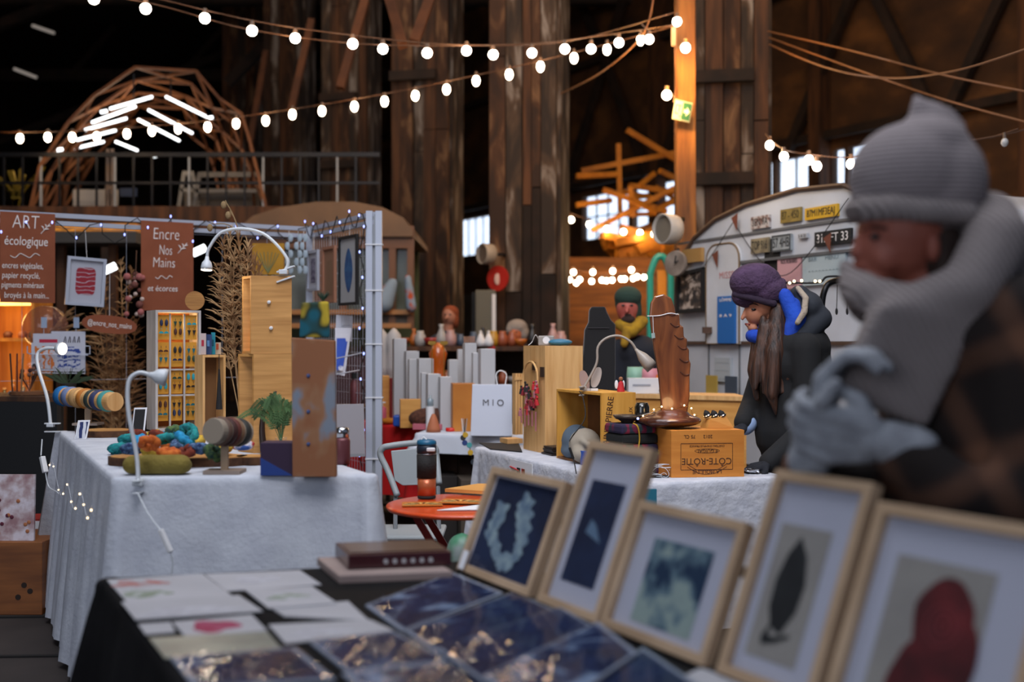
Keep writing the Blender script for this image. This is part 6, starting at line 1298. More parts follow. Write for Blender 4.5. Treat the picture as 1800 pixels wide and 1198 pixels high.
# textile box, bowl, jar
q = K(1092, 835); o = thing('textile_stack', 'stack of dark red and black woven textiles between the two crates', 'textiles', q+tu*.1-tv*.06)
m_tex = wave_mat('woven_textile', '#86122a', '#1c3a30', 7, .95, 'X', 6, 2, c3='#241a3a', nscale=9)
for i in range(5): MB().obox(q+tu*(.004*(i % 2))+UP*(.047*i), tu*(.21-.006*i), -tv*.17, UP*.045).build('folded_textile', [m_tex, mat('maroon_cloth', '#6e1226', .95), m_tex, mat('black_cloth2', '#121414', .95), m_tex][i], o, bevel=.012)
for t in (.35, .9): MB().tube(spline([q+tu*(.21*t)+UP*.236-tv*.02, q+tu*(.21*t+.01)+UP*.22+tv*.006, q+tu*(.21*t+.02)+UP*.16+tv*.004, q+tu*(.21*t+.005)+UP*.09+tv*.004]), .004, 5).build('yellow_fringe', mat('fringe_yellow', '#a8821a', .9), o)
zt4 = RZ+.001+.047*5; q4 = q+tu*.08-tv*.09; q4.z = zt4
MBb = thing('metal_bowl', 'shallow tarnished metal bowl on the dark red textiles', 'bowl', q4)
MB().lathe([(.001, .004), (.03, .0), (.03, .006), (.055, .022), (.068, .036), (.070, .036), (.056, .018), (.025, .01), (.001, .009)], q4, UP, 24).build('bowl_body', mat('tarnished', '#5a5048', .35, metal=.6), MBb, True)
MB().tube([q4+V((.055, 0, .03)), q4+V((.13, .0, .05))], .004).build('handle', mat('tarnished', '#5a5048'), MBb)
q5 = q+tu*.175-tv*.12; q5.z = zt4; tag(MB().lathe([(.001, 0), (.032, 0), (.036, .012), (.036, .07), (.028, .09), (.001, .092)], q5, UP, 20).build('dark_jar', mat('dark_ceramic', '#171714', .2, col2='#4f5448', scale=10, lo=.5, hi=.62, coat=.8), None, True), 'dark mottled ceramic jar behind the tarnished bowl', 'jar')
# little things at the table's edge
q = K(1155, 838); o = thing('cable_tangle', 'tangle of thin white cable left of the printed crate', 'cable', q); pts = []
for i in range(40): t = i*.55; pts.append(q+V((.055*math.cos(t*1.3)+.02*math.sin(t*2.1), .03*math.sin(t)-.0, .03+.026*math.sin(t*.77)+.012*math.sin(t*2.3))))
MB().tube(spline(pts, 4), .0012, 5).build('cable', m_lampw, o); MB().tube(spline([pts[-1], q+V((.02, -.06, .004)), q+V((.04, -.10, -.05)), q+V((.03, -.105, -.16))]), .0012, 5).build('cable', m_lampw, o)
MB().box(q+V((.0, 0, .004)), (.10, .05, .006)).build('phone_dock', m_black, o)
q = K(1322, 832); o = thing('chain_heap', 'small heap of silvery chains at the right end of the crate table', 'jewellery', q)
MB().tube(spline([q+V((.035*math.cos(i*2.3), .03*math.sin(i*1.7), .008+.012*abs(math.sin(i)))) for i in range(16)], 4), .004, 5).build('chain', mat('silver', '#c8ccd2'), o)
q = T2+tu*-.0; pe = T2+(T1-T2)*.62+V((-.05, -.03, -.09)); o = thing('pinned_card', 'white card with red and black earrings pinned to the side of the crinkled cloth', 'card', pe)
dv = (T1-T2).normalized(); nv = V((-dv.y, dv.x, 0)); nv = nv if nv.x < 0 else -nv; cA = T2+(T1-T2)*.52+nv*.045+UP*-.14
MB().obox(cA, dv*.30, nv*.003, UP*.13).build('card', m_paper, o)
for t, col in ((.35, 'doll_red'), (.5, 'doll_black'), (.56, 'doll_black'), (.3, 'doll_brown')):
    q = cA+dv*(.30*t)+nv*.006+UP*.035; MB().obox(q, dv*.02, nv*.003, UP*.06).build('earring', mat(col, {'doll_red': '#b01a22', 'doll_black': '#101418', 'doll_brown': '#7a3c20'}[col], .7), o)
MB().tube([cA+dv*.28+nv*.008+UP*.09, cA+dv*.16+nv*.008+UP*.08], .004).build('red_cord', mat('doll_red', '#b01a22'), o)
o = thing('wire_basket', 'red wire basket hung on the side of the crinkled cloth', 'basket', cA+nv*.05-UP*.05)
for dz in (0, -.03, -.06): MB().tube([cA+dv*.32+nv*.02+UP*dz, cA+dv*.32+nv*.08+UP*dz, cA-dv*.02+nv*.08+UP*dz, cA-dv*.02+nv*.02+UP*dz], .0022, 5, closed=True).build('wire', mat('basket_red', '#7a2018', .5), o)
for i in range(8): MB().tube([cA+dv*(.32-.048*i)+nv*.08, cA+dv*(.32-.048*i)+nv*.08-UP*.06], .0018, 4).build('wire', mat('basket_red', '#7a2018'), o)
q = at(1136, 862, 4.75); q.z = .0; o = thing('teal_folder', 'teal cardboard folder standing against the near corner of the crinkled cloth', 'folder', V((q.x, 4.72, 0)))
MB().obox((q.x-.045, 4.70, .0), (.085, .0, 0), (0, .02, 0), V((0, .02, .755))).build('folder_body', mat('teal_card', '#17647a', .6), o)
# ================================================================ orange table, flask, chair
m_or = mat('orange_enamel', '#c8420e', .35, coat=.4); m_redleg = mat('red_enamel', '#8c1a12', .4, coat=.3)
oc = on(820, 884, .72); oc0 = V((oc.x, oc.y, 0)); o = thing('bistro_table', 'round orange folding table with red legs', 'table', oc0)
MB().lathe([(.001, -.012), (.29, -.012), (.315, -.016), (.322, -.006), (.32, 0), (.3, .003), (.001, .003)], oc-UP*.004, UP, 48).build('tabletop', m_or, o, True)
for sx in (-1, 1):
    for dy in (-.13, .13):
        MB().bar(V((oc.x+sx*.20, oc.y+dy, .70)), V((oc.x-sx*.22, oc.y+dy*1.05, 0.0)), .028, .012, (0, 1, 0)).build('leg', m_redleg, o)
MB().bar(V((oc.x-.2, oc.y-.13, .04)), V((oc.x-.2, oc.y+.13, .04)), .02).build('stretcher', m_redleg, o); MB().bar(V((oc.x, oc.y-.13, .36)), V((oc.x, oc.y+.13, .36)), .02).build('stretcher', m_redleg, o)
q = on(750, 875, .721); o = thing('travel_mug', 'tall travel mug with blue lid, black sleeve and copper base', 'flask', q)
MB().lathe([(.001, 0), (.036, 0), (.0375, .003), (.0375, .012), (.001, .012)], q, UP, 32).build('foot', m_black, o, True)
MB().lathe([(.001, .0121), (.037, .0121), (.0385, .085), (.001, .085)], q, UP, 32).build('copper_body', mat('copper', '#b8623c', .3, metal=.35), o, True)
MB().lathe([(.001, .0852), (.0405, .0852), (.0415, .18), (.001, .18)], q, UP, 32).build('rubber_sleeve', mat('rubber', '#141212', .8, bump=.3, scale=120), o, True)
MB().lathe([(.001, .1802), (.0395, .1802), (.0395, .187), (.001, .187)], q, UP, 32).build('steel_band', mat('steel', '#b5b8bc'), o, True)
MB().lathe([(.001, .1872), (.041, .1872), (.041, .215), (.037, .221), (.001, .221)], q, UP, 32).build('collar', mat('navy_plastic', '#1a2636', .4), o, True)
MB().lathe([(.001, .2212), (.040, .2212), (.041, .226), (.039, .238), (.03, .242), (.001, .242)], q, UP, 32).build('lid', mat('petrol_blue', '#14587a', .4), o, True)
MB().box(q+V((.02, -.039, .204)), (.036, .01, .016)).build('button', m_white, o, bevel=.004); MB().tube(spline([q+V((-.02, -.01, .242)), q+V((-.012, -.01, .252)), q+V((0, -.01, .242))]), .003).build('loop', m_white, o)
c0 = on(822, 863, .722); o = thing('wooden_board', 'wooden board lying at the back of the orange table', 'board', c0)
MB().prism([on(782, 866, .722), on(868, 871, .722), on(876, 856, .722), on(835, 856, .722)], UP*.005).build('green_book', mat('sage_book', '#6a8a7a', .7), o)
MB().prism([on(782, 864, .7275), on(862, 869, .7275), on(872, 855, .7275), on(840, 855, .7275)], UP*.014).build('board', m_ply, o)
m_fan = wave_mat('sunburst_print', '#c86a10', '#3a2410', 14, .8, 'X', 0, 1, lo=.45, hi=.55)
def fan(lab, px, py, r, h0, a0):
    c = on(px, py, .722); o = thing('printed_leaflet', lab, 'leaflet', c); w_ = r*1.5
    R_ = Matrix.Rotation(a0, 3, 'Z'); MB().prism([c+R_@V((x*w_/1.6, y*w_/2.4, 0))+UP*h0 for x, y in ((-1, -1), (1, -1), (1, 1), (-1, 1))], UP*.003).build('sheet', mat('leaflet_orange', '#b86a1c', .7), o)
    for k in range(14):
        t = PI*k/13; MB().prism([c+R_@V((0, -.03, 0))+UP*(h0+.0035)+R_@V((math.cos(t+d)*ra, math.sin(t+d)*ra*.7, 0)) for d, ra in ((-.06, r*.35), (-.07, r*.9), (.07, r*.9), (.06, r*.35))], UP*.0006).build('ray', mat('ray_cream', '#d8b46a', .8) if k % 2 else mat('ray_dark', '#2e1a10', .8), o)
fan('sunburst-printed orange leaflet at the left front of the orange table', 742, 886, .085, 0, .1)
fan('sunburst-printed orange leaflet right of the travel mug', 812, 883, .09, .004, -.15)
o = thing('magazine', 'pale folded magazine under the sunburst leaflets', 'magazine', on(800, 890, .722)); MB().prism([on(768, 897, .722), on(850, 896, .722), on(866, 889, .722), on(840, 888, .722)], UP*.003).build('pages', m_paper, o)
# folding chair
ch0 = V((at(705, 0, 5.75).x, 5.75, 0)); o = thing('folding_chair', 'light grey folding chair behind the orange table', 'chair', ch0)
m_ch = mat('chair_grey', '#8d9498', .5); m_cht = mat('chair_tube', '#7a7f84', .35, metal=.4)
kc = 5.75/2000; cf = lambda px, py, dy=0: V((at(px, py, 5.75).x, 5.75+dy, at(px, py, 5.75).z))
MB().tube(spline([cf(700, 868, -.05), cf(682, 828, 0), cf(668, 800, .02), cf(672, 788, .02), cf(684, 784, .02), cf(720, 780, .04), cf(752, 780, .06), cf(764, 790, .06), cf(766, 806, .06), cf(772, 850, .0)]), .016, 8).build('back_frame', m_ch, o, True)
MB().prism([cf(687, 792, .0), cf(752, 787, .04), cf(760, 800, .04), cf(762, 842, .02), cf(740, 852, .0), cf(708, 852, -.02), cf(694, 843, -.02)], (0, .012, 0)).build('backrest', m_ch, o, bevel=.004)
zs_ = .43; s0_ = ch0+V((.0, -.1, zs_)); MB().box(s0_+V((.05, -.06, 0)), (.36, .36, .025)).build('seat', m_ch, o, bevel=.01)
for sx, px in ((-1, 695), (1, 770)):
    p = cf(px, 855); MB().tube([p, V((p.x+.04*1, 5.35, .012))], .011, 8).build('leg', m_cht, o); MB().tube([V((p.x+.02, 5.45, zs_-.015)), V((p.x+.02, 5.95, .012))], .011, 8).build('leg', m_cht, o)
MB().tube([cf(695, 855)+V((.03, -.3, -.34)), cf(770, 855)+V((.03, -.3, -.34))], .008).build('stretcher', m_cht, o)
# bag and coats under and behind the table
q = at(815, 985, 4.35); q.z = .0; o = blob('plastic_bag', [('e', V((q.x, 4.30, .16)), (.09, .08, .16)), ('c', V((q.x-.01, 4.25, .28)), .075, V((q.x, 4.22, .60)), .06)], mat('bag_milky', '#8f9896', .5, col2='#3f7a5c', scale=3.5, lo=.5, hi=.6), None, .014)
tag(o, 'milky white carrier bag with a green print hanging below the orange table', 'bag')
q = V((at(742, 0, 5.3).x, 5.3, 0)); o = blob('winter_coat', [('e', q+V((0, 0, .10)), (.24, .16, .10)), ('e', q+V((-.08, -.03, .19)), (.15, .08, .07)), ('c', q+V((-.1, -.08, .20)), .04, q+V((.16, -.08, .20)), .04), ('e', q+V((.10, 0, .16)), (.10, .1, .08))], mat('coat_heap', '#4c4f52', .9, col2='#25272a', scale=5, lo=.42, hi=.55), None, .014)
tag(o, 'grey and black coats heaped on the floor beneath the orange table', 'coats')
q = V((at(698, 0, 5.2).x, 5.2, 0)); tag(blob('rucksack', [('e', q+V((0, 0, .13)), (.07, .09, .13)), ('e', q+V((0, -.03, .08)), (.06, .09, .08))], mat('rucksack_black', '#1a1c20', .8), None, .014), 'black rucksack on the floor beside the folding chair', 'rucksack')

# ================================================================ white-box stall behind
MZ = .75
wc = [V((-.64, 7.68, 0)), V((.30, 7.30, 0)), V((.42, 8.35, 0)), V((-.50, 8.70, 0))]
table('black trestle table under the short white cloth of the MIO stall', wc, MZ-.004, m_black, legr=.03)
m_cl2 = mat('white_cotton', '#bcc1cc', .9, bump=.15, scale=20)
cloth('tablecloth', 'short white cloth on the stall table with the white display columns', wc, MZ, .13, m_cl2, .006, .01, 20, 3)
rc2 = [on(630, 742, MZ), on(740, 752, MZ), V((-.57, 8.95, 0)), V((-1.15, 9.3, 0))]
table('small table under the bright red cloth', rc2, MZ-.004, m_black)
cloth('tablecloth', 'bright red cloth on the small table behind the white post', rc2, MZ, .50, mat('red_cloth', '#c00c10', .9, bump=.2, scale=12), .02, .05, 16, 6)
m_col = mat('white_card_column', '#b0b0b3', .7)
cols_ = [(691, 713, 595, 8.55), (712, 735, 617, 8.45), (718, 733, 631, 8.3), (734, 760, 630, 8.25), (740, 750, 655, 8.1), (750, 773, 657, 8.05), (772, 792, 662, 7.95), (788, 804, 632, 8.35), (804, 815, 614, 8.45), (815, 836, 603, 8.25), (830, 843, 620, 8.05), (842, 868, 613, 8.0)]
wl = ['tallest white column at the left end of the white group', 'white column just right of the leftmost tall one', 'slim white column, third from the left', 'broad white column in the left group', 'thin short white column tucked behind the low broad one', 'low broad white column in the middle, behind the glass bottle', 'lowest white column, left of the orange wooden box', 'white column behind the orange wooden box, leftmost there', 'thin tall white column left of the tallest right-hand one', 'tallest white column of the right group, holding sticks', 'slim white column between the two broad right-hand ones', 'broad white column at the right end, beside the bag handle']
for (x0_, x1_, yt, d), lab in zip(cols_, wl):
    w_ = (x1_-x0_)*d/2000; q = V((at((x0_+x1_)/2, 0, d).x, d, MZ+.001)); h_ = at(0, yt, d).z-q.z; o = thing('display_column', lab, 'display column', q, 'white display columns on the stall table')
    MB().box(q+UP*h_/2, (w_, w_, h_), .25).build('column_body', m_col, o, bevel=.002); MB().box(q+UP*(h_+.001), (w_*.8, w_*.8, .002), .25).build('top_inset', m_white, o)
q = V((at(825, 0, 8.25).x, 8.25, at(0, 603, 8.25).z+.006)); o = thing('stick_bundle', 'row of small wooden sticks standing on the tallest right-hand column', 'sticks', q)
for i in range(7): MB().cyl(q+V((-.036+.012*i, 0, 0)), q+V((-.036+.012*i, 0, .045)), .0035, n=8).build('stick', mat('peach_stick', '#a87a60', .6), o)
def simplebox(name, lab, cat, px0, px1, yt, d, depth, m, zb=MZ+.001, rz=.15, bev=.003):
    w_ = (px1-px0)*d/2000; q = V((at((px0+px1)/2, 0, d).x, d, zb)); h_ = at(0, yt, d).z-zb; o = MB().box(q+UP*h_/2, (w_, depth, h_), rz).build(name, m, None, bevel=bev, origin=q); tag(o, lab, cat); return o
simplebox('wooden_box', 'tall orange wooden box left of the paper bag', 'box', 794, 833, 673, 7.85, .14, mat('orange_wood', '#a8641e', .5, col2='#bd7a2e', scale=4))
simplebox('red_column', 'deep red square column at the left of the white ones', 'display column', 685, 709, 664, 8.75, .09, mat('deep_red', '#7c0a18', .6), MZ+.001)
simplebox('wooden_box', 'brown wooden box behind the white post, left of the red column', 'box', 660, 684, 660, 8.9, .12, m_ply, MZ+.001)
# bag
q = V((at(864, 0, 7.42).x, 7.42, MZ+.001)); kq = 7.42/2000; o = thing('paper_bag', 'white paper bag lettered MIO standing on the short white cloth', 'bag', q)
MB().hexa([q+V((-37*kq, 0, 0)), q+V((36*kq, -.03, 0)), q+V((36*kq, .09, 0)), q+V((-37*kq, .12, 0))], [q+V((-34*kq, .03, .335)), q+V((36*kq, .0, .335)), q+V((36*kq, .05, .335)), q+V((-34*kq, .08, .335))]).build('bag_body', mat('bag_paper', '#bfc4d2', .7, bump=.3, scale=6, detail=2), o, bevel=.003)
MB().tube(spline([q+V((10*kq, .03, .335)), q+V((8*kq, .04, .40)), q+V((16*kq, .04, .425)), q+V((26*kq, .04, .40)), q+V((24*kq, .03, .335))]), .004).build('handle', m_white, o)
text('M I O', mat('ink_grey2', '#4d4c52', .8), o, q+V((3*kq, -.001, .215)), (.97, -.12, 0), (0, .09, 1), .06)
# little goods
simplebox('small_case', 'bright blue flat case on the red cloth', 'case', 692, 742, 729, 8.25, .12, mat('case_blue', '#0e4aa8', .5), MZ+.003, 0, .012)
simplebox('small_case', 'pink flat box in front of the brown fur bag', 'box', 727, 779, 744, 7.95, .10, mat('case_pink', '#b05a68', .6), MZ+.003, -.1)
q = V((at(793, 0, 7.8).x, 7.8, MZ+.001)); tag(MB().lathe([(.001, 0), (.036, 0), (.038, .004), (.038, .024), (.001, .026)], q, UP, 24).build('round_tin', mat('tin_red', '#c01c12', .4), None, True), 'low bright red round tin at the edge of the short white cloth', 'tin')
q = V((at(683, 0, 8.45).x, 8.45, MZ+.001)); tag(blob('folded_scarf', [('e', q+UP*.025, (.075, .04, .025))], mat('scarf_mustard', '#b0680e', .9), None, .01), 'mustard scarf folded on the red cloth, left of the blue case', 'scarf')
q = V((at(671, 0, 8.6).x, 8.6, MZ+.001)); o = thing('pump_bottle', 'pink pump bottle behind the mustard scarf', 'bottle', q); MB().lathe([(.001, 0), (.034, 0), (.036, .02), (.036, .11), (.02, .125), (.001, .125)], q, UP).build('bottle_body', mat('pump_pink', '#b8566a', .4), o, True); MB().cyl(q+UP*.125, q+UP*.155, .008).bar(q+UP*.155, q+V((.03, 0, .155)), .01).build('pump', m_white, o)
q = V((at(752, 0, 8.0).x, 8.0, MZ+.001)); tag(blob('fur_bag', [('e', q+UP*.075, (.14, .08, .075)), ('e', q+V((.07, 0, .10)), (.07, .06, .05))], mat('brown_fur', '#3a1f16', .95, col2='#5a3424', scale=50, bump=.8), None, .012), 'brown furry bag in front of the white columns', 'bag')
q = V((at(762, 0, 7.75).x, 7.75, MZ+.001)); tag(MB().lathe([(.001, 0), (.05, 0), (.045, .03), (.028, .085), (.012, .12), (.001, .125)], q, UP, 18).build('terracotta_cone', mat('terracotta', '#a5603f', .7), None, True), 'terracotta cone bust in front of the brown fur bag', 'display bust')
q = V((at(757, 0, 7.9).x, 7.9, 0)); qz = at(0, 708, 7.9).z; o = thing('glass_bottle', 'small clear glass bottle glinting before the low white column', 'bottle', V((q.x, 7.86, MZ+.17)))
MB().lathe([(.001, 0), (.024, 0), (.024, .045), (.008, .055), (.008, .075), (.001, .076)], V((q.x, 7.86, MZ+.17)), UP).build('bottle_body', mat('clear_blue', '#7f929c', .1, coat=1, alpha=.7), o, True); MB().cyl((q.x, 7.86, MZ+.001), (q.x, 7.86, MZ+.169), .03).build('plinth', m_white, o)
simplebox('open_tray', 'small wooden tray box left of the glass bottle', 'tray', 703, 741, 701, 8.15, .1, m_ply, MZ+.001)
q = V((at(826, 0, 7.62).x, 7.62, MZ+.001)); o = thing('pen_glass', 'small glass of pens at the front of the short white cloth', 'glass', q-V((.04, 0, 0))); MB().lathe([(.001, 0), (.02, 0), (.022, .07), (.02, .07), (.018, .004), (.001, .004)], q-V((.04, 0, 0)), UP).build('tumbler', m_glass, o)
for i in range(4): MB().cyl(q+V((-.045+.004*i, 0, .005)), q+V((-.055+.012*i, 0, .1)), .003).build('pen', [m_white, mat('doll_red'), m_grey, m_black][i] if False else [m_white, m_grey, m_black, m_grey][i], o)
for i, px in enumerate((757, 778)):
    q = V((at(px, 0, 8.15).x+.01, 8.15, MZ+.001)); zt_ = at(0, 604, 8.15).z; o = thing('gilt_stand', ['gilt necklace stand with a bow top behind the left white columns', 'gilt necklace stand with a bow top at the gap between the column groups'][i], 'stand', q)
    MB().cyl(q, q+UP*.01, .03).cyl(q, V((q.x, q.y, zt_)), .003).build('pole', mat('gilt', '#a8823c', .3, metal=.8), o); MB().prism([V((q.x-.03, q.y, zt_)), V((q.x, q.y, zt_-.012)), V((q.x+.03, q.y, zt_)), V((q.x+.025, q.y, zt_+.02)), V((q.x-.025, q.y, zt_+.02))], (0, .006, 0)).build('bow', mat('gilt', '#a8823c'), o)
q = V((at(793, 0, 8.7).x-.05, 8.95, 0)); o = thing('amber_lantern', 'amber glass lantern seen in the gap between the white columns', 'lantern', V((at(770, 0, 9.2).x, 9.2, 1.0))); q = V((at(770, 0, 9.2).x, 9.2, 0))
MB().lathe([(.001, 1.0), (.06, 1.0), (.075, 1.06), (.05, 1.13), (.06, 1.2), (.075, 1.27), (.03, 1.35), (.001, 1.36)], q, UP, 20).build('lantern_body', mat('amber_glass', '#a04a12', .2, emit=.12, coat=.5), o, True); MB().cyl(q, q+UP*1.0, .02).cyl(q, q+UP*.02, .12).build('stand', m_black, o)
# pompom garland
o = thing('bead_garland', 'garland of yellow, blue and teal discs hanging from the short white cloth', 'garland', at(822, 800, 7.25)); gc = [('#b08c14'), ('#14181c'), ('#12306a'), ('#3a8a8c'), ('#b08c14'), ('#14202c'), ('#2f7f9a')]
gpts = [(818, 764), (814, 769), (817, 778), (825, 782), (827, 795), (832, 812), (837, 819)]
MB().tube(spline([at(x, y, 7.22) for x, y in [(818, 758)]+gpts+[(836, 850)]], 4), .002).build('cord', m_black, o)
for (x, y), c_ in zip(gpts, gc): MB().lathe([(.001, -.004), (.016, -.004), (.018, 0), (.016, .004), (.001, .004)], at(x, y, 7.2), (.1, -1, .1), 16).build('disc', mat('disc'+c_, c_, .6), o)
for i, (px0, px1, yt, d, col, lab) in enumerate(((762, 800, 790, 8.1, '#3c2c24', 'brown cardboard carton stored under the short white cloth'), (745, 800, 832, 7.75, '#1a1412', 'black carton on the floor under the short white cloth'), (806, 838, 838, 7.6, '#4a4036', 'open wicker bag under the short white cloth'))):
    simplebox('carton', lab, 'box', px0, px1, yt, d, .3, mat('under%d' % i, col, .8), 0.0)
q = V((at(682, 0, 9.6).x, 9.6, 0)); o = thing('white_bust', 'pair of pale rounded torso forms glowing behind the white post', 'display bust', q)
for dx in (-.06, .05): MB().lathe([(.001, 1.05), (.055, 1.05), (.07, 1.15), (.055, 1.3), (.06, 1.42), (.02, 1.47), (.001, 1.48)], q+V((dx, 0, 0)), UP).build('torso', mat('pale_form', '#aaa6a4', .6), o, True)
MB().cyl(q, q+UP*1.05, .02).cyl(q, q+UP*.02, .15).build('stand', m_black, o); MB().box(q+UP*1.04, (.3, .15, .03)).build('shelf', m_white, o)

# ================================================================ far market counter with goods
cx0, cx1 = at(700, 0, 10.6).x, at(1010, 0, 10.6).x; mc = (cx0+cx1)/2; cw = cx1-cx0
o = thing('market_counter', 'long dark wooden market shelf full of goods in front of the middle column', 'shelf', (mc, 10.6, 0))
for z in (.45, .95, 1.30): MB().box((mc, 10.6, z), (cw, .45, .04)).build('shelf_board', m_brown, o)
for x in (cx0+.05, mc, cx1-.05): MB().box((x, 10.7, .66), (.06, .06, 1.3)).build('post', m_brown, o)
MB().box((mc, 10.84, .65), (cw, .02, 1.3)).build('back_panel', m_dark, o)
gcol = [('amber', '#a85a1a'), ('red', '#8c1a14'), ('white', '#a09c98'), ('blue-grey', '#3c4a5c'), ('mustard', '#a87c1c'), ('terracotta', '#8a4426'), ('black', '#171514'), ('pale pink', '#a88480')]
r_ = random.Random(5); pr = {}
shp = {'jar': [(.001, 0), (.04, 0), (.05, .04), (.045, .09), (.03, .11), (.032, .13), (.001, .13)], 'vase': [(.001, 0), (.03, 0), (.055, .06), (.03, .12), (.016, .16), (.024, .19), (.001, .19)], 'bowl': [(.001, 0), (.03, 0), (.06, .04), (.07, .075), (.066, .075), (.001, .03)]}
seen = {}
for z, zn, n in ((1.322, 'top', 17), (.972, 'middle', 15)):
    for i in range(n):
        px = 706+i*(300/n)+r_.uniform(-3, 3)
        if 780 < px < 800 and z > 1.3: pass
        cn, cc_ = gcol[r_.randrange(8)]; kd = r_.choice(list(shp)); q = V((at(px, 0, 10.5).x, 10.5+r_.uniform(-.05, .1), z)); key = (cn, kd)
        if key not in pr:
            ob = MB().lathe(shp[kd], (0, 0, 0), UP, 16).build('market_'+kd, mat('goods_'+cn, cc_, .5, coat=.2), None, True, origin=(0, 0, 0)); pr[key] = ob
        else: ob = pr[key].copy(); C.objects.link(ob)
        ob.location = q; sc_ = r_.uniform(.75, 1.15); ob.scale = (sc_, sc_, sc_); third = 'left' if px < 800 else ('middle' if px < 905 else 'right')
        tag(ob, '%s %s on the %s board of the far market shelf' % (cn, kd, zn), kd, 'pottery on the far market shelf')
for i, px in enumerate((845, 859)):
    q = V((at(px, 0, 10.35).x, 10.36, 1.322)); o = thing('white_bottle', ['pear-shaped white bottle on the far shelf, left one of two', 'pear-shaped white bottle on the far shelf, right one of two'][i], 'bottle', q)
    MB().lathe([(.001, 0), (.04, 0), (.045, .04), (.025, .09), (.012, .12), (.001, .12)], q, UP).build('bottle_body', m_white, o, True); MB().ell(q+UP*.13, .014, 8, 6).build('stopper', m_white, o)
simplebox('red_carton', 'bright red carton hanging below the top market shelf', 'box', 856, 869, 608, 10.4, .1, mat('carton_bright', '#a8100e', .6), .973)
# second stall counter between carving and caravan
q0 = V((at(1105, 0, 7.6).x, 7.6, 0)); q1_ = V((at(1312, 0, 7.2).x, 7.2, 0)); e_ = (q1_-q0); zc = 1.02
o = thing('plywood_counter', 'warm plywood counter in front of the caravan', 'counter', (q0+q1_)/2)
MB().obox(q0, e_, (0, .4, 0), UP*(zc-.03)).build('counter_body', m_ply, o); MB().obox(q0+UP*(zc-.029)-e_*.01-V((0, .02, 0)), e_*1.02, (0, .45, 0), UP*.028).build('worktop', m_pine, o)
def oncounter(px, t=.1): k_ = (px-900)/2000; b = q0; s_ = (k_*(b.y+t)-b.x)/(e_.x-k_*e_.y); p = b+e_*s_+V((0, t, 0)); return V((p.x, p.y, zc+.001))
q = oncounter(1134); o = thing('carton', 'white carton with a faint grey printed line on the plywood counter', 'box', q); MB().box(q+UP*.05, (.235, .12, .10)).build('carton_body', m_white, o); MB().box(q+V((-.03, -.061, .055)), (.12, .002, .014)).build('faint_print', mat('faint_grey', '#9a9ca4', .7), o)
for lab, px, t, col, hh in (('mint green paper cup stack behind the white carton', 1117, .28, '#7fa893', .17), ('pink bowl under the cone-headed lamp', 1143, .30, '#b87882', .16), ('orange pumpkin-like pot right of the pink bowl', 1166, .32, '#b8621a', .12)):
    q = oncounter(px, t); tag(MB().lathe([(.001, 0), (.05, 0), (.062, hh*.6), (.055, hh), (.001, hh)], q, UP, 20).build('pot', mat('pot'+col, col, .5), None, True), lab, 'pot')
q = oncounter(1173, .06); o = thing('toy_truck', 'orange wooden toy truck on the plywood counter', 'toy', q); MB().box(q+UP*.06, (.075, .06, .07)).build('cab', mat('toy_orange', '#c86a14', .5), o, bevel=.008); MB().box(q+V((-.01, 0, .105)), (.045, .05, .04)).build('roof', mat('toy_orange', '#c86a14'), o)
for dx in (-.03, .03): MB().cyl(q+V((dx, -.035, .02)), q+V((dx, .035, .02)), .02, n=16).build('wheel', m_black, o)
# garment rail with lights
rx = V((at(1444, 0, 6.4).x, 6.4, 0)); rx2 = V((at(1560, 0, 6.15).x, 6.15, 0)); zr_ = at(0, 494, 6.4).z
o = thing('garment_rail', 'black tubular rail with a rounded corner behind the woman in the purple hat', 'rail', (rx+rx2)/2)
MB().tube([rx]+spline([rx+UP*(zr_-.18), rx+UP*(zr_-.06)+V((.015, 0, 0)), rx+UP*zr_+V((.07, -.01, 0)), rx2+UP*zr_-V((.07, 0, 0)), rx2+UP*(zr_-.06)-V((.015, 0, 0)), rx2+UP*(zr_-.18)])+[rx2], .018, 8).build('tube_frame', m_blackmetal, o, True)
for p in (rx, rx2): MB().bar(p+V((0, -.25, .015)), p+V((0, .25, .015)), .03).build('foot', m_blackmetal, o)
for i in range(3): MB().tube([rx+V((.09+.06*i, 0, zr_-.02)), rx+V((.085+.06*i, -.0, zr_-.16))], .0025).ell(rx+V((.085+.06*i, 0, zr_-.17)), (.008, .004, .02), 8, 6).build('hanging_earring', m_black, o)
ra = at(1368, 492, 6.5); o = thing('fairy_lights', 'dark cord of warm lights running to the black rail', 'string lights', ra)
fp = spline([at(1350, 494, 6.6), at(1400, 497, 6.5), at(1440, 496, 6.4), at(1455, 486, 6.38), at(1495, 486, 6.3)], 8); MB().tube(fp, .006, 6).build('cord', m_black, o)
for px, py in ((1378, 494), (1388, 497), (1396, 494), (1409, 493), (1433, 494), (1441, 494)): MB().ell(at(px, py, 6.38), .009, 8, 6).build('fairy_bulb', m_fairy, o)
# cabinet edge at the far right
q = V((at(1812, 0, 3.6).x, 3.6, 0)); o = thing('pine_cabinet', 'orange pine cabinet with pale frost marks at the right edge', 'cabinet', q)
hz = at(0, 762, 3.6).z; MB().box((q.x+.1, 3.8, hz/2), (.3, .4, hz-.04)).build('cabinet_body', mat('frosted_pine', '#a8682c', .6, col2='#9a8a78', scale=9, lo=.56, hi=.62), o); MB().box((q.x+.1, 3.8, hz-.01), (.32, .42, .02)).build('top', m_pine, o)
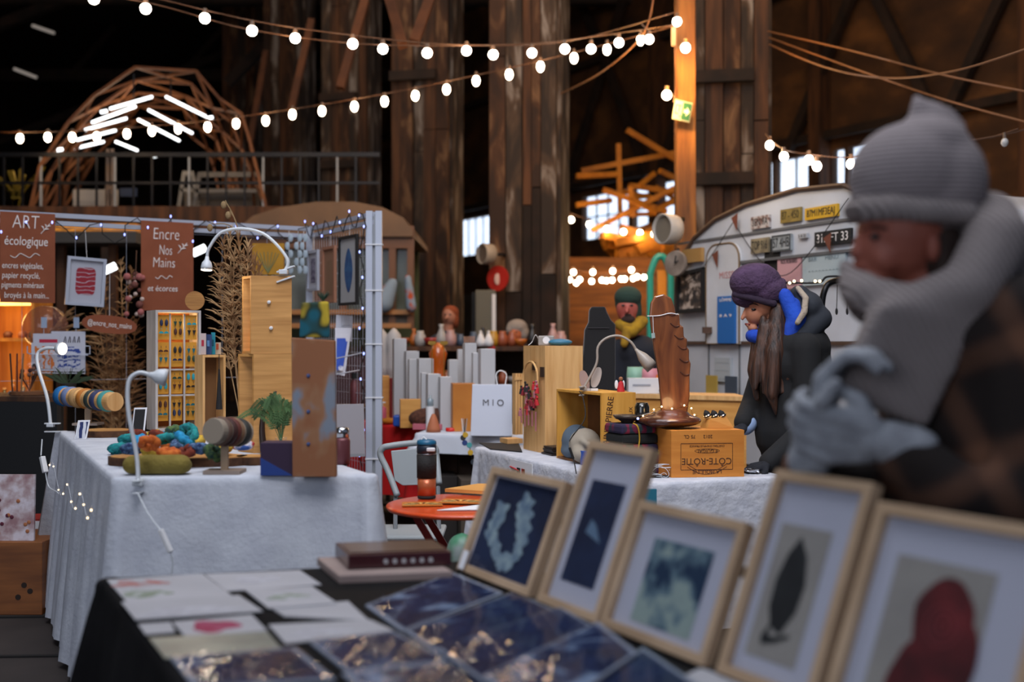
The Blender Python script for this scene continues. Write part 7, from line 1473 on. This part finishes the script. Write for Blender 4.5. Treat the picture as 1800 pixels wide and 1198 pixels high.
# ================================================================ people
def hand(name, o, wrist, fdir, pnorm, tdir, m, s=1.0, curl=1.0, vox=.005, spread=.019):
    "palm, four unequal bent fingers and a thumb leaving the side of the palm; pnorm is where the palm faces"
    f = V(fdir).normalized(); n = V(pnorm).normalized(); n = (n-f*n.dot(f)).normalized(); t = V(tdir); t = (t-f*t.dot(f)-n*t.dot(n)).normalized(); w_ = V(wrist)
    sh = [('c', w_-f*.05*s, .026*s, w_+f*.02*s, .024*s)]
    for i in range(4):
        k = (1.5-i)*spread*s; sh.append(('c', w_+f*.02*s+t*k*.6, .017*s, w_+f*.075*s+t*k, .0155*s))
        L = [.040, .046, .042, .033][i]*s; p = w_+f*.082*s+t*k; a = .55*curl; d = f
        for j in range(3):
            d = (f*math.cos(a)+n*math.sin(a)).normalized(); q = p+d*L*(1, .72, .6)[j]; sh.append(('c', p, (.0115-.001*j)*s, q, (.0108-.001*j)*s)); p = q; a += .62*curl
    p = w_+f*.025*s+t*.028*s; q = p+(f*.55+t*.75+n*.3).normalized()*.036*s; r_ = q+(f*.9+t*.15+n*.45).normalized()*.032*s
    sh += [('c', w_+f*.012*s+t*.012*s, .018*s, p, .0145*s), ('c', p, .014*s, q, .012*s), ('c', q, .012*s, r_, .0105*s)]
    return blob(name, sh, m, o, vox*s, 3)
m_skin = mat('skin', '#8a4a3a', .6, col2='#9c5846', scale=8); m_eye = mat('eye_dark', '#14100e', .3); m_lip = mat('lip', '#7a2f2c', .5)
def plaid():
    m = bpy.data.materials.new('brown_plaid_wool'); m.use_nodes = True; nt = m.node_tree; N = nt.nodes; L = nt.links; p = N['Principled BSDF']; p.inputs['Roughness'].default_value = .95
    tc = N.new('ShaderNodeTexCoord'); mp = N.new('ShaderNodeMapping'); mp.inputs['Rotation'].default_value = (0, .5, .3); L.new(tc.outputs['Object'], mp.inputs[0])
    cur = None
    for dr, sc_, ph in (('X', 2.0, 0), ('Z', 1.9, 1.5)):
        w = N.new('ShaderNodeTexWave'); w.bands_direction = dr; w.inputs['Scale'].default_value = sc_; w.inputs['Distortion'].default_value = .6; w.inputs['Phase Offset'].default_value = ph; L.new(mp.outputs[0], w.inputs['Vector'])
        r = N.new('ShaderNodeValToRGB'); e = r.color_ramp.elements; e[0].position = .50; e[0].color = hexc('#1c1310'); e[1].position = .98; e[1].color = hexc('#6e4a36'); x = e.new(.72); x.color = hexc('#2e1d17'); L.new(w.outputs['Fac'], r.inputs[0])
        if cur is None: cur = r.outputs[0]
        else:
            mx = N.new('ShaderNodeMix'); mx.data_type = 'RGBA'; mx.blend_type = 'MIX'; mx.inputs['Factor'].default_value = .5; L.new(cur, mx.inputs['A']); L.new(r.outputs[0], mx.inputs['B']); cur = mx.outputs['Result']
    nz = N.new('ShaderNodeTexNoise'); nz.inputs['Scale'].default_value = 160; bp = N.new('ShaderNodeBump'); bp.inputs['Strength'].default_value = .5; bp.inputs['Distance'].default_value = .01
    L.new(nz.outputs['Fac'], bp.inputs['Height']); L.new(bp.outputs[0], p.inputs['Normal']); L.new(cur, p.inputs['Base Color']); return m
m_plaid = plaid()
m_knit = wave_mat('grey_knit', '#827879', '#948a8b', 34, .95, 'Z', 1.2, 6, lo=.2, hi=.8, bump=.35)
m_rib = wave_mat('ribbed_scarf', '#7c7270', '#9a908e', 26, .95, 'X', 1.0, 2, lo=.15, hi=.85, bump=.5, rot=(0, .55, 0))
m_glove = mat('blue_grey_wool', '#888b92', .95, col2='#9da1a8', scale=30, bump=.5, bscale=120)
# ---- woman in the foreground
D1 = 2.25; g_ = lambda px, py, dy=0: V(((px-900)/2000*D1, D1+dy, EYE-(py-599)/2000*D1))
wx = g_(1700, 599).x; w1 = thing('person', 'blurred woman in a pale knit hat, long scarf and brown plaid coat, hands clasped', 'person', (wx, D1, 0))
R1 = lambda px: px/2000*D1
blob('head', [('e', g_(1590, 395), (R1(80), .090, R1(105))), ('e', g_(1552, 440), (R1(50), .062, R1(58))), ('c', g_(1514, 412), .010, g_(1503, 445, -.01), .013), ('e', g_(1535, 490), (R1(34), .04, R1(20))), ('e', g_(1518, 468), (R1(20), .032, R1(11))),
              ('e', g_(1522, 405), (R1(14), .05, R1(9))), ('c', g_(1610, 450), .055, g_(1650, 560), .06), ('e', g_(1548, 455, -.045), (.03, .02, .028))], m_skin, w1, .006, 4)
for dy, px in ((-.047, 1527), (.03, 1512)): MB().ell(g_(px, 420, dy), (.013, .010, .007), 12, 8).build('eye', m_eye, w1, True)
MB().tube(spline([g_(1514, 470, -.025), g_(1507, 469, .0), g_(1512, 470, .02)]), .006, 8).build('mouth', m_lip, w1, True)
MB().tube(spline([g_(1540, 408, -.066), g_(1524, 403, -.05), g_(1512, 406, -.02)]), .004, 6).build('eyebrow', mat('brow_brown', '#2c1a12', .9), w1)
blob('ear', [('e', g_(1612, 440, -.086), (.014, .012, .03))], m_skin, w1, .005, 2)
blob('hair', [('e', g_(1640, 440), (.06, .085, .085)), ('c', g_(1630, 440, -.07), .02, g_(1640, 520, -.07), .02)], mat('dark_hair', '#2a1a12', .8), w1, .008, 4)
blob('knit_hat', [('e', g_(1600, 312), (R1(106), .112, R1(98))), ('c', g_(1555, 350), .066, g_(1580, 350), .08), ('e', g_(1655, 322), (R1(76), .105, R1(92))), ('e', g_(1625, 262), (R1(80), .09, R1(56))), ('c', g_(1590, 348), .09, g_(1635, 352), .1), ('c', g_(1611, 170), .009, g_(1618, 195), .022), ('c', g_(1618, 195), .024, g_(1640, 228), .044), ('c', g_(1635, 195), .022, g_(1668, 208), .020), ('c', g_(1640, 212), .034, g_(1680, 226), .022)], m_knit, w1, .009, 5)
blob('hat_brim', [('c', g_(1520, 368, -.03), .030, g_(1548, 372, -.078), .026), ('c', g_(1548, 372, -.078), .026, g_(1600, 380, -.096), .024), ('c', g_(1600, 380, -.096), .024, g_(1670, 384, -.085), .024), ('c', g_(1520, 368, -.03), .030, g_(1516, 366, .04), .028)], m_rib, w1, .008, 4)
blob('scarf', [('c', g_(1512, 520, -.06), .038, g_(1570, 548, -.11), .05), ('c', g_(1570, 548, -.11), .05, g_(1660, 515, -.13), .058), ('c', g_(1660, 515, -.13), .058, g_(1715, 430, -.10), .062), ('c', g_(1712, 430, -.10), .062, g_(1738, 385, -.0), .058),
               ('c', g_(1738, 400, .0), .06, g_(1700, 430, .1), .06), ('c', g_(1700, 440, .1), .06, g_(1560, 520, .09), .055), ('c', g_(1560, 525, .09), .055, g_(1508, 505, -.0), .04), ('c', g_(1512, 520, -.06), .038, g_(1508, 505, .0), .04), ('c', g_(1508, 505, .0), .035, g_(1494, 465, .03), .018),
               ('c', g_(1735, 440, -.05), .06, g_(1748, 470, -.05), .05),
               ('h', [g_(1436, 690, -.13), g_(1590, 745, -.13), g_(1590, 745, -.085), g_(1436, 690, -.085)], [g_(1500, 540, -.17), g_(1668, 560, -.17), g_(1668, 560, -.09), g_(1500, 540, -.09)]),
               ('h', [g_(1500, 545, -.17), g_(1668, 565, -.17), g_(1668, 565, -.07), g_(1500, 545, -.07)], [g_(1525, 520, -.14), g_(1680, 500, -.15), g_(1680, 500, -.07), g_(1525, 520, -.07)])], m_rib, w1, .009, 8)
blob('coat', [('e', g_(1735, 590), (.20, .20, .14)), ('c', g_(1725, 620), .17, g_(1715, 880), .165), ('c', g_(1715, 880), .165, g_(1720, 1090), .185), ('c', g_(1650, 600, .0), .09, g_(1640, 780, .0), .1), ('c', g_(1745, 520, .0), .085, g_(1700, 540, .0), .1),
              ('c', g_(1748, 560, -.16), .085, g_(1735, 850, -.20), .068), ('c', g_(1735, 850, -.20), .068, g_(1600, 850, -.22), .058), ('c', g_(1600, 840, -.22), .062, g_(1535, 786, -.19), .056),
              ('c', g_(1690, 580, .15), .075, g_(1600, 830, .08), .062), ('c', g_(1600, 830, .08), .062, g_(1480, 850, -.02), .054), ('c', g_(1480, 850, -.02), .054, g_(1395, 815, -.08), .046)], m_plaid, w1, .013, 6)
blob('trousers', [('c', V((wx-.02, D1-.08, .72)), .10, V((wx-.02, D1-.09, .10)), .06), ('c', V((wx+.02, D1+.09, .72)), .10, V((wx+.02, D1+.1, .10)), .06)], mat('dark_denim', '#15171f', .9), w1, .012, 3)
for dy in (-.09, .1): blob('boot', [('c', V((wx+.03, D1+dy, .045)), .045, V((wx-.15, D1+dy, .04)), .038), ('c', V((wx+.0, D1+dy, .05)), .05, V((wx+.0, D1+dy, .2)), .05)], m_black, w1, .01, 2)
hand('glove', w1, g_(1500, 762, -.19), (-1, .1, .12), (.0, .75, .3), (.1, -.2, 1), m_glove, 1.28, 1.15, spread=.021)
hand('glove', w1, g_(1412, 742, -.13), (.12, -.1, 1), (.9, -.5, -.1), (-.5, -1, .1), m_glove, 1.25, 1.25, spread=.021)
blob('glove_cuff', [('c', g_(1545, 775, -.195), .046, g_(1505, 762, -.19), .042)], m_glove, w1, .007, 3)
blob('glove_cuff', [('c', g_(1398, 800, -.10), .042, g_(1408, 760, -.12), .040)], m_glove, w1, .007, 3)

# ---- woman bending over the crate
D2 = 5.72; k_ = lambda px, py, dy=0: V(((px-900)/2000*D2, D2+dy, EYE-(py-599)/2000*D2))
w2 = thing('person', 'long-haired woman in a purple cable-knit hat and blue scarf bending over the crate', 'person', (k_(1405, 0).x, D2, 0))
m_skin2 = mat('skin_warm', '#ab6c50', .6, col2='#b87a5c', scale=8); m_jacket = mat('black_jacket', '#0a0a0c', .9, col2='#101114', scale=6, bump=.2, bscale=14)
blob('head', [('e', k_(1340, 528), (.082, .078, .095)), ('e', k_(1328, 549), (.054, .056, .062)), ('c', k_(1311, 541, -.002), .007, k_(1305, 559, -.003), .011), ('e', k_(1323, 576), (.026, .030, .020)), ('e', k_(1314, 571, -.002), (.012, .018, .008)), ('e', k_(1316, 536), (.016, .045, .010)), ('c', k_(1350, 545), .05, k_(1380, 580), .055)], m_skin2, w2, .005, 4)
MB().ell(k_(1321, 544, -.054), (.013, .006, .006), 10, 7).build('eye', m_eye, w2, True); MB().ell(k_(1314, 546, .03), (.008, .008, .005), 10, 7).build('eye', m_eye, w2, True)
MB().tube(spline([k_(1329, 537, -.064), k_(1320, 534, -.058), k_(1313, 536, -.036)]), .0035, 6).build('eyebrow', mat('brow_brown', '#2c1a12'), w2); MB().tube([k_(1317, 570, -.020), k_(1310, 569, -.004), k_(1312, 570, .012)], .005, 6).build('mouth', m_lip, w2, True)
hat = [('e', k_(1328, 496), (.132, .12, .098)), ('e', k_(1347, 512), (.105, .115, .09)), ('c', k_(1305, 520), .055, k_(1352, 530), .07)]
for i in range(26):
    a = i*2.4; ph = .25+1.15*((i*.618) % 1); hat.append(('e', k_(1332, 503)+V((.125*math.sin(ph)*math.cos(a), .108*math.sin(ph)*math.sin(a), .092*math.cos(ph)))+V((.0, 0, 0)), (.026, .026, .026)))
blob('knit_hat', hat, mat('purple_wool', '#3c2840', .95, col2='#4c3552', scale=16, bump=.8, bscale=60), w2, .006, 2)
blob('hat_band', [('c', k_(1292, 518, -.02), .018, k_(1312, 524, -.078), .016), ('c', k_(1312, 524, -.078), .016, k_(1352, 534, -.088), .02), ('c', k_(1292, 518, -.02), .018, k_(1297, 518, .07), .018)], mat('purple_wool_dark', '#2c1e30', .95, bump=.5, scale=60), w2, .006, 3)
m_hair = mat('brown_hair', '#1c0f0a', .6, col2='#482a1a', scale=7, stretch=(9, 9, .8), bump=.8)
blob('hair', [('c', k_(1362, 545, -.06), .04, k_(1352, 620, -.12), .05), ('c', k_(1352, 620, -.12), .05, k_(1345, 690, -.15), .032), ('c', k_(1336, 560, -.07), .018, k_(1325, 640, -.10), .03), ('c', k_(1325, 640, -.10), .03, k_(1318, 680, -.12), .014), ('c', k_(1345, 690, -.15), .03, k_(1352, 725, -.15), .008),
              ('h', [k_(1330, 690, -.15), k_(1378, 690, -.15), k_(1378, 690, -.11), k_(1330, 690, -.11)], [k_(1334, 570, -.10), k_(1386, 570, -.10), k_(1386, 570, -.04), k_(1334, 570, -.04)]), ('c', k_(1330, 585, -.02), .025, k_(1322, 650, -.04), .034), ('c', k_(1322, 650, -.04), .034, k_(1326, 700, -.06), .014), ('c', k_(1365, 560, -.05), .05, k_(1376, 660, -.13), .035)], m_hair, w2, .008, 3)
blob('scarf', [('c', k_(1372, 520, -.09), .036, k_(1390, 560, -.11), .05), ('c', k_(1390, 560, -.11), .05, k_(1376, 605, -.11), .035), ('c', k_(1385, 530, .05), .05, k_(1390, 540, -.08), .045), ('c', k_(1322, 590, -.04), .035, k_(1370, 600, -.08), .045), ('c', k_(1322, 590, -.0), .035, k_(1380, 560, .07), .045)], mat('royal_scarf', '#0f3aa0', .9, col2='#1a4cba', scale=9, bump=.4, bscale=40), w2, .007, 5)
blob('jacket', [('e', k_(1400, 610), (.17, .19, .13)), ('e', k_(1395, 640), (.19, .19, .17)), ('c', k_(1400, 620), .16, k_(1390, 760), .185), ('c', k_(1395, 760), .165, k_(1400, 900), .175), ('e', k_(1412, 552, .03), (.10, .12, .07)),
                ('c', k_(1400, 610, -.17), .075, k_(1404, 745, -.21), .062), ('c', k_(1404, 745, -.21), .062, k_(1325, 800, -.33), .050), ('c', k_(1365, 625, .16), .07, k_(1330, 715, .10), .062), ('c', k_(1330, 715, .10), .062, k_(1302, 742, -.05), .048)], m_jacket, w2, .012, 5)
blob('hood', [('e', k_(1416, 545, -.02), (.075, .10, .07)), ('e', k_(1414, 540, -.02), (.085, .13, .085)), ('c', k_(1402, 515, -.06), .04, k_(1434, 560, -.08), .06), ('c', k_(1434, 560, -.08), .06, k_(1400, 590, -.12), .05), ('c', k_(1402, 515, .0), .04, k_(1425, 540, .08), .06)], mat('slate_hood', '#23272f', .9), w2, .01, 5)
blob('fleece_trim', [('c', k_(1394, 508, -.10), .014, k_(1403, 526, -.15), .016), ('c', k_(1403, 526, -.15), .016, k_(1398, 550, -.175), .017), ('c', k_(1398, 550, -.175), .017, k_(1386, 568, -.18), .014)], mat('cream_fleece', '#9a8c7c', .95, bump=.8, scale=50), w2, .006, 2)
blob('trousers', [('c', k_(1385, 880), .11, V((k_(1385, 0).x, D2-.06, .1)), .06), ('c', k_(1420, 880), .11, V((k_(1425, 0).x, D2+.1, .1)), .06)], mat('dark_denim', '#15171f'), w2, .012, 3)
for px, dy in ((1385, -.06), (1425, .1)): x_ = k_(px, 0).x; blob('boot', [('c', V((x_+.03, D2+dy, .045)), .045, V((x_-.13, D2+dy, .04)), .038), ('c', V((x_, D2+dy, .05)), .05, V((x_, D2+dy, .18)), .05)], m_black, w2, .01, 2)
m_gl2 = mat('navy_glove', '#10131c', .9)
hand('glove', w2, k_(1300, 748, -.08), (-.55, -.75, -.28), (.1, .1, -1), (-.8, .5, 0), m_gl2, .95, .7)
hand('glove', w2, k_(1322, 802, -.35), (-.92, -.30, -.2), (0, .2, -1), (0, -1, 0), m_gl2, .95, .7)
blob('glove_cuff', [('c', k_(1312, 744, -.03), .047, k_(1307, 748, -.045), .045)], mat('pale_blue_cuff', '#8fa6cc', .8), w2, .008, 2)

# ---- man in the green hood
D3 = 8.55; m_ = lambda px, py, dy=0: V(((px-900)/2000*D3, D3+dy, EYE-(py-599)/2000*D3))
w3 = thing('person', 'bearded man in a green beanie and mustard scarf behind the stalls', 'person', (m_(1125, 0).x, D3, 0))
blob('head', [('e', m_(1103, 540), (.085, .09, .115)), ('c', m_(1100, 540, -.09), .01, m_(1099, 548, -.11), .015), ('e', m_(1102, 560, -.04), (.05, .05, .04)), ('c', m_(1105, 560), .06, m_(1110, 590), .06)], mat('skin_red_lit', '#a04a40', .6, col2='#b05c4c', scale=9), w3, .009, 4)  # red light on the face is put into the skin colour
for px in (1093, 1108): MB().ell(m_(px, 537, -.088), (.014, .006, .007), 10, 6).build('eye', m_eye, w3, True)
blob('beard', [('e', m_(1103, 562, -.05), (.055, .055, .04)), ('e', m_(1102, 553, -.088), (.032, .012, .008))], mat('beard_dark', '#2a1812', .9), w3, .008, 2)
blob('beanie', [('e', m_(1104, 522, .01), (.105, .115, .085)), ('c', m_(1104, 530, .02), .10, m_(1108, 548, .04), .095)], mat('bottle_green_wool', '#24382f', .95, bump=.5, scale=40), w3, .01, 4)
blob('scarf', [('c', m_(1088, 570, -.05), .04, m_(1108, 582, -.10), .05), ('c', m_(1108, 582, -.10), .05, m_(1128, 565, -.04), .045), ('c', m_(1088, 570, -.05), .04, m_(1105, 568, .09), .05), ('c', m_(1128, 565, -.04), .045, m_(1105, 568, .09), .05), ('c', m_(1100, 580, -.11), .04, m_(1094, 604, -.15), .03)], mat('mustard_scarf', '#a07a0c', .9, col2='#7c5c0a', scale=20), w3, .009, 4)
blob('coat', [('e', m_(1125, 620), (.20, .16, .12)), ('c', m_(1125, 625), .16, m_(1125, 800), .17), ('c', m_(1088, 612), .075, m_(1078, 680, -.05), .06), ('c', m_(1078, 680, -.05), .06, m_(1100, 720, -.25), .05), ('c', m_(1158, 610), .08, m_(1178, 685, -.03), .062), ('c', m_(1178, 685, -.03), .062, m_(1150, 725, -.25), .05)], mat('navy_coat', '#12151f', .9), w3, .014, 5)
blob('trousers', [('c', V((m_(1105, 0).x, D3, .78)), .1, V((m_(1105, 0).x, D3, .06)), .06), ('c', V((m_(1140, 0).x, D3, .78)), .1, V((m_(1140, 0).x, D3, .06)), .06)], m_black, w3, .014, 2)
for px in (1105, 1140): blob('boot', [('c', V((m_(px, 0).x, D3+.02, .04)), .04, V((m_(px, 0).x, D3-.16, .036)), .035)], m_black, w3, .01, 2)
hand('hand', w3, m_(1106, 722, -.28), (.3, -.9, -.2), (0, 0, -1), (1, 0, 0), m_skin2, 1, .6, .007); hand('hand', w3, m_(1146, 727, -.28), (-.3, -.9, -.2), (0, 0, -1), (-1, 0, 0), m_skin2, 1, .6, .007)
# ---- distant grey-haired person
D4 = 11.6; n_ = lambda px, py, dy=0: V(((px-900)/2000*D4, D4+dy, EYE-(py-599)/2000*D4))
w4 = thing('person', 'distant person with pale grey curly hair behind the market shelf', 'person', (n_(908, 0).x, D4, 0))
blob('head', [('e', n_(906, 586), (.08, .085, .105)), ('c', n_(902, 586, -.08), .012, n_(901, 590, -.1), .014), ('c', n_(907, 595), .05, n_(909, 612), .055)], mat('skin_lit', '#b0603a', .6), w4, .01, 3)
for px in (900, 908): MB().ell(n_(px, 583, -.08), (.012, .008, .008), 8, 6).build('eye', m_eye, w4, True)
blob('hair', [('e', n_(909, 575, .02), (.11, .105, .085)), ('e', n_(920, 586, .03), (.06, .09, .09)), ('e', n_(895, 580, .0), (.035, .07, .06))], mat('grey_hair', '#8d847e', .9, bump=.8, scale=25), w4, .014, 2)
blob('coat', [('e', n_(910, 622), (.2, .14, .1)), ('c', n_(910, 625), .15, V((n_(910, 0).x, D4, .75)), .16), ('c', n_(885, 622), .06, n_(878, 670), .05), ('c', n_(878, 670), .05, n_(890, 690, -.2), .045), ('c', n_(935, 622), .06, n_(942, 670), .05), ('c', n_(942, 670), .05, n_(928, 690, -.2), .045)], mat('plum_coat', '#2a1a20', .9), w4, .018, 4)
blob('trousers', [('c', V((n_(901, 0).x, D4, .7)), .09, V((n_(901, 0).x, D4, .05)), .05), ('c', V((n_(919, 0).x, D4, .7)), .09, V((n_(919, 0).x, D4, .05)), .05)], m_black, w4, .018, 2)
hand('hand', w4, n_(892, 691, -.23), (.3, -.9, 0), (0, 0, -1), (1, 0, 0), m_skin2, 1, .6, .008); hand('hand', w4, n_(926, 691, -.23), (-.3, -.9, 0), (0, 0, -1), (-1, 0, 0), m_skin2, 1, .6, .008)
# ---- second distant visitor by the left of the shelf
D5 = 11.4; n5 = lambda px, py, dy=0: V(((px-900)/2000*D5, D5+dy, EYE-(py-599)/2000*D5))
w5 = thing('person', 'distant person with reddish hair in a dark blue coat, left of the grey cabinet', 'person', (n5(775, 0).x, D5, 0))
blob('head', [('e', n5(790, 556), (.075, .085, .10)), ('c', n5(786, 556, -.08), .012, n5(785, 560, -.1), .013), ('c', n5(789, 565), .05, n5(787, 585), .055)], mat('skin_far', '#a06a54', .6), w5, .01, 3)
for px in (784, 792): MB().ell(n5(px, 553, -.08), (.012, .008, .008), 8, 6).build('eye', m_eye, w5, True)
blob('hair', [('e', n5(792, 549, .02), (.085, .09, .075)), ('e', n5(800, 562, .03), (.04, .08, .09))], mat('red_hair', '#7c3a1c', .9, bump=.6, scale=25), w5, .014, 2)
blob('coat', [('e', n5(787, 600), (.19, .14, .1)), ('c', n5(787, 605), .15, V((n5(787, 0).x, D5, .75)), .16), ('c', n5(762, 600), .06, n5(756, 650), .05), ('c', n5(756, 650), .05, n5(770, 672, -.2), .045), ('c', n5(812, 600), .06, n5(818, 650), .05), ('c', n5(818, 650), .05, n5(804, 672, -.2), .045)], mat('blue_coat', '#1c2838', .9), w5, .018, 4)
blob('trousers', [('c', V((n5(779, 0).x, D5, .7)), .09, V((n5(779, 0).x, D5, .05)), .05), ('c', V((n5(796, 0).x, D5, .7)), .09, V((n5(796, 0).x, D5, .05)), .05)], m_black, w5, .018, 2)
hand('hand', w5, n5(772, 673, -.23), (.3, -.9, 0), (0, 0, -1), (1, 0, 0), m_skin2, 1, .6, .008); hand('hand', w5, n5(802, 673, -.23), (-.3, -.9, 0), (0, 0, -1), (-1, 0, 0), m_skin2, 1, .6, .008)

# ---- things that look alike are told apart by their order in the row
ORD = ['leftmost', 'second', 'third', 'fourth', 'fifth', 'sixth', 'seventh']
same = {}
for ob in list(C.objects):
    if ob.parent is None and ob.get('label'): same.setdefault(ob['label'], []).append(ob)
for lab, obs in same.items():
    if len(obs) < 2: continue
    obs.sort(key=lambda q: (q.location.x/q.location.y))
    for i, ob in enumerate(obs): ob['label'] = ('leftmost ' if i == 0 else ('rightmost ' if i == len(obs)-1 else ORD[i]+' from left, '))+lab
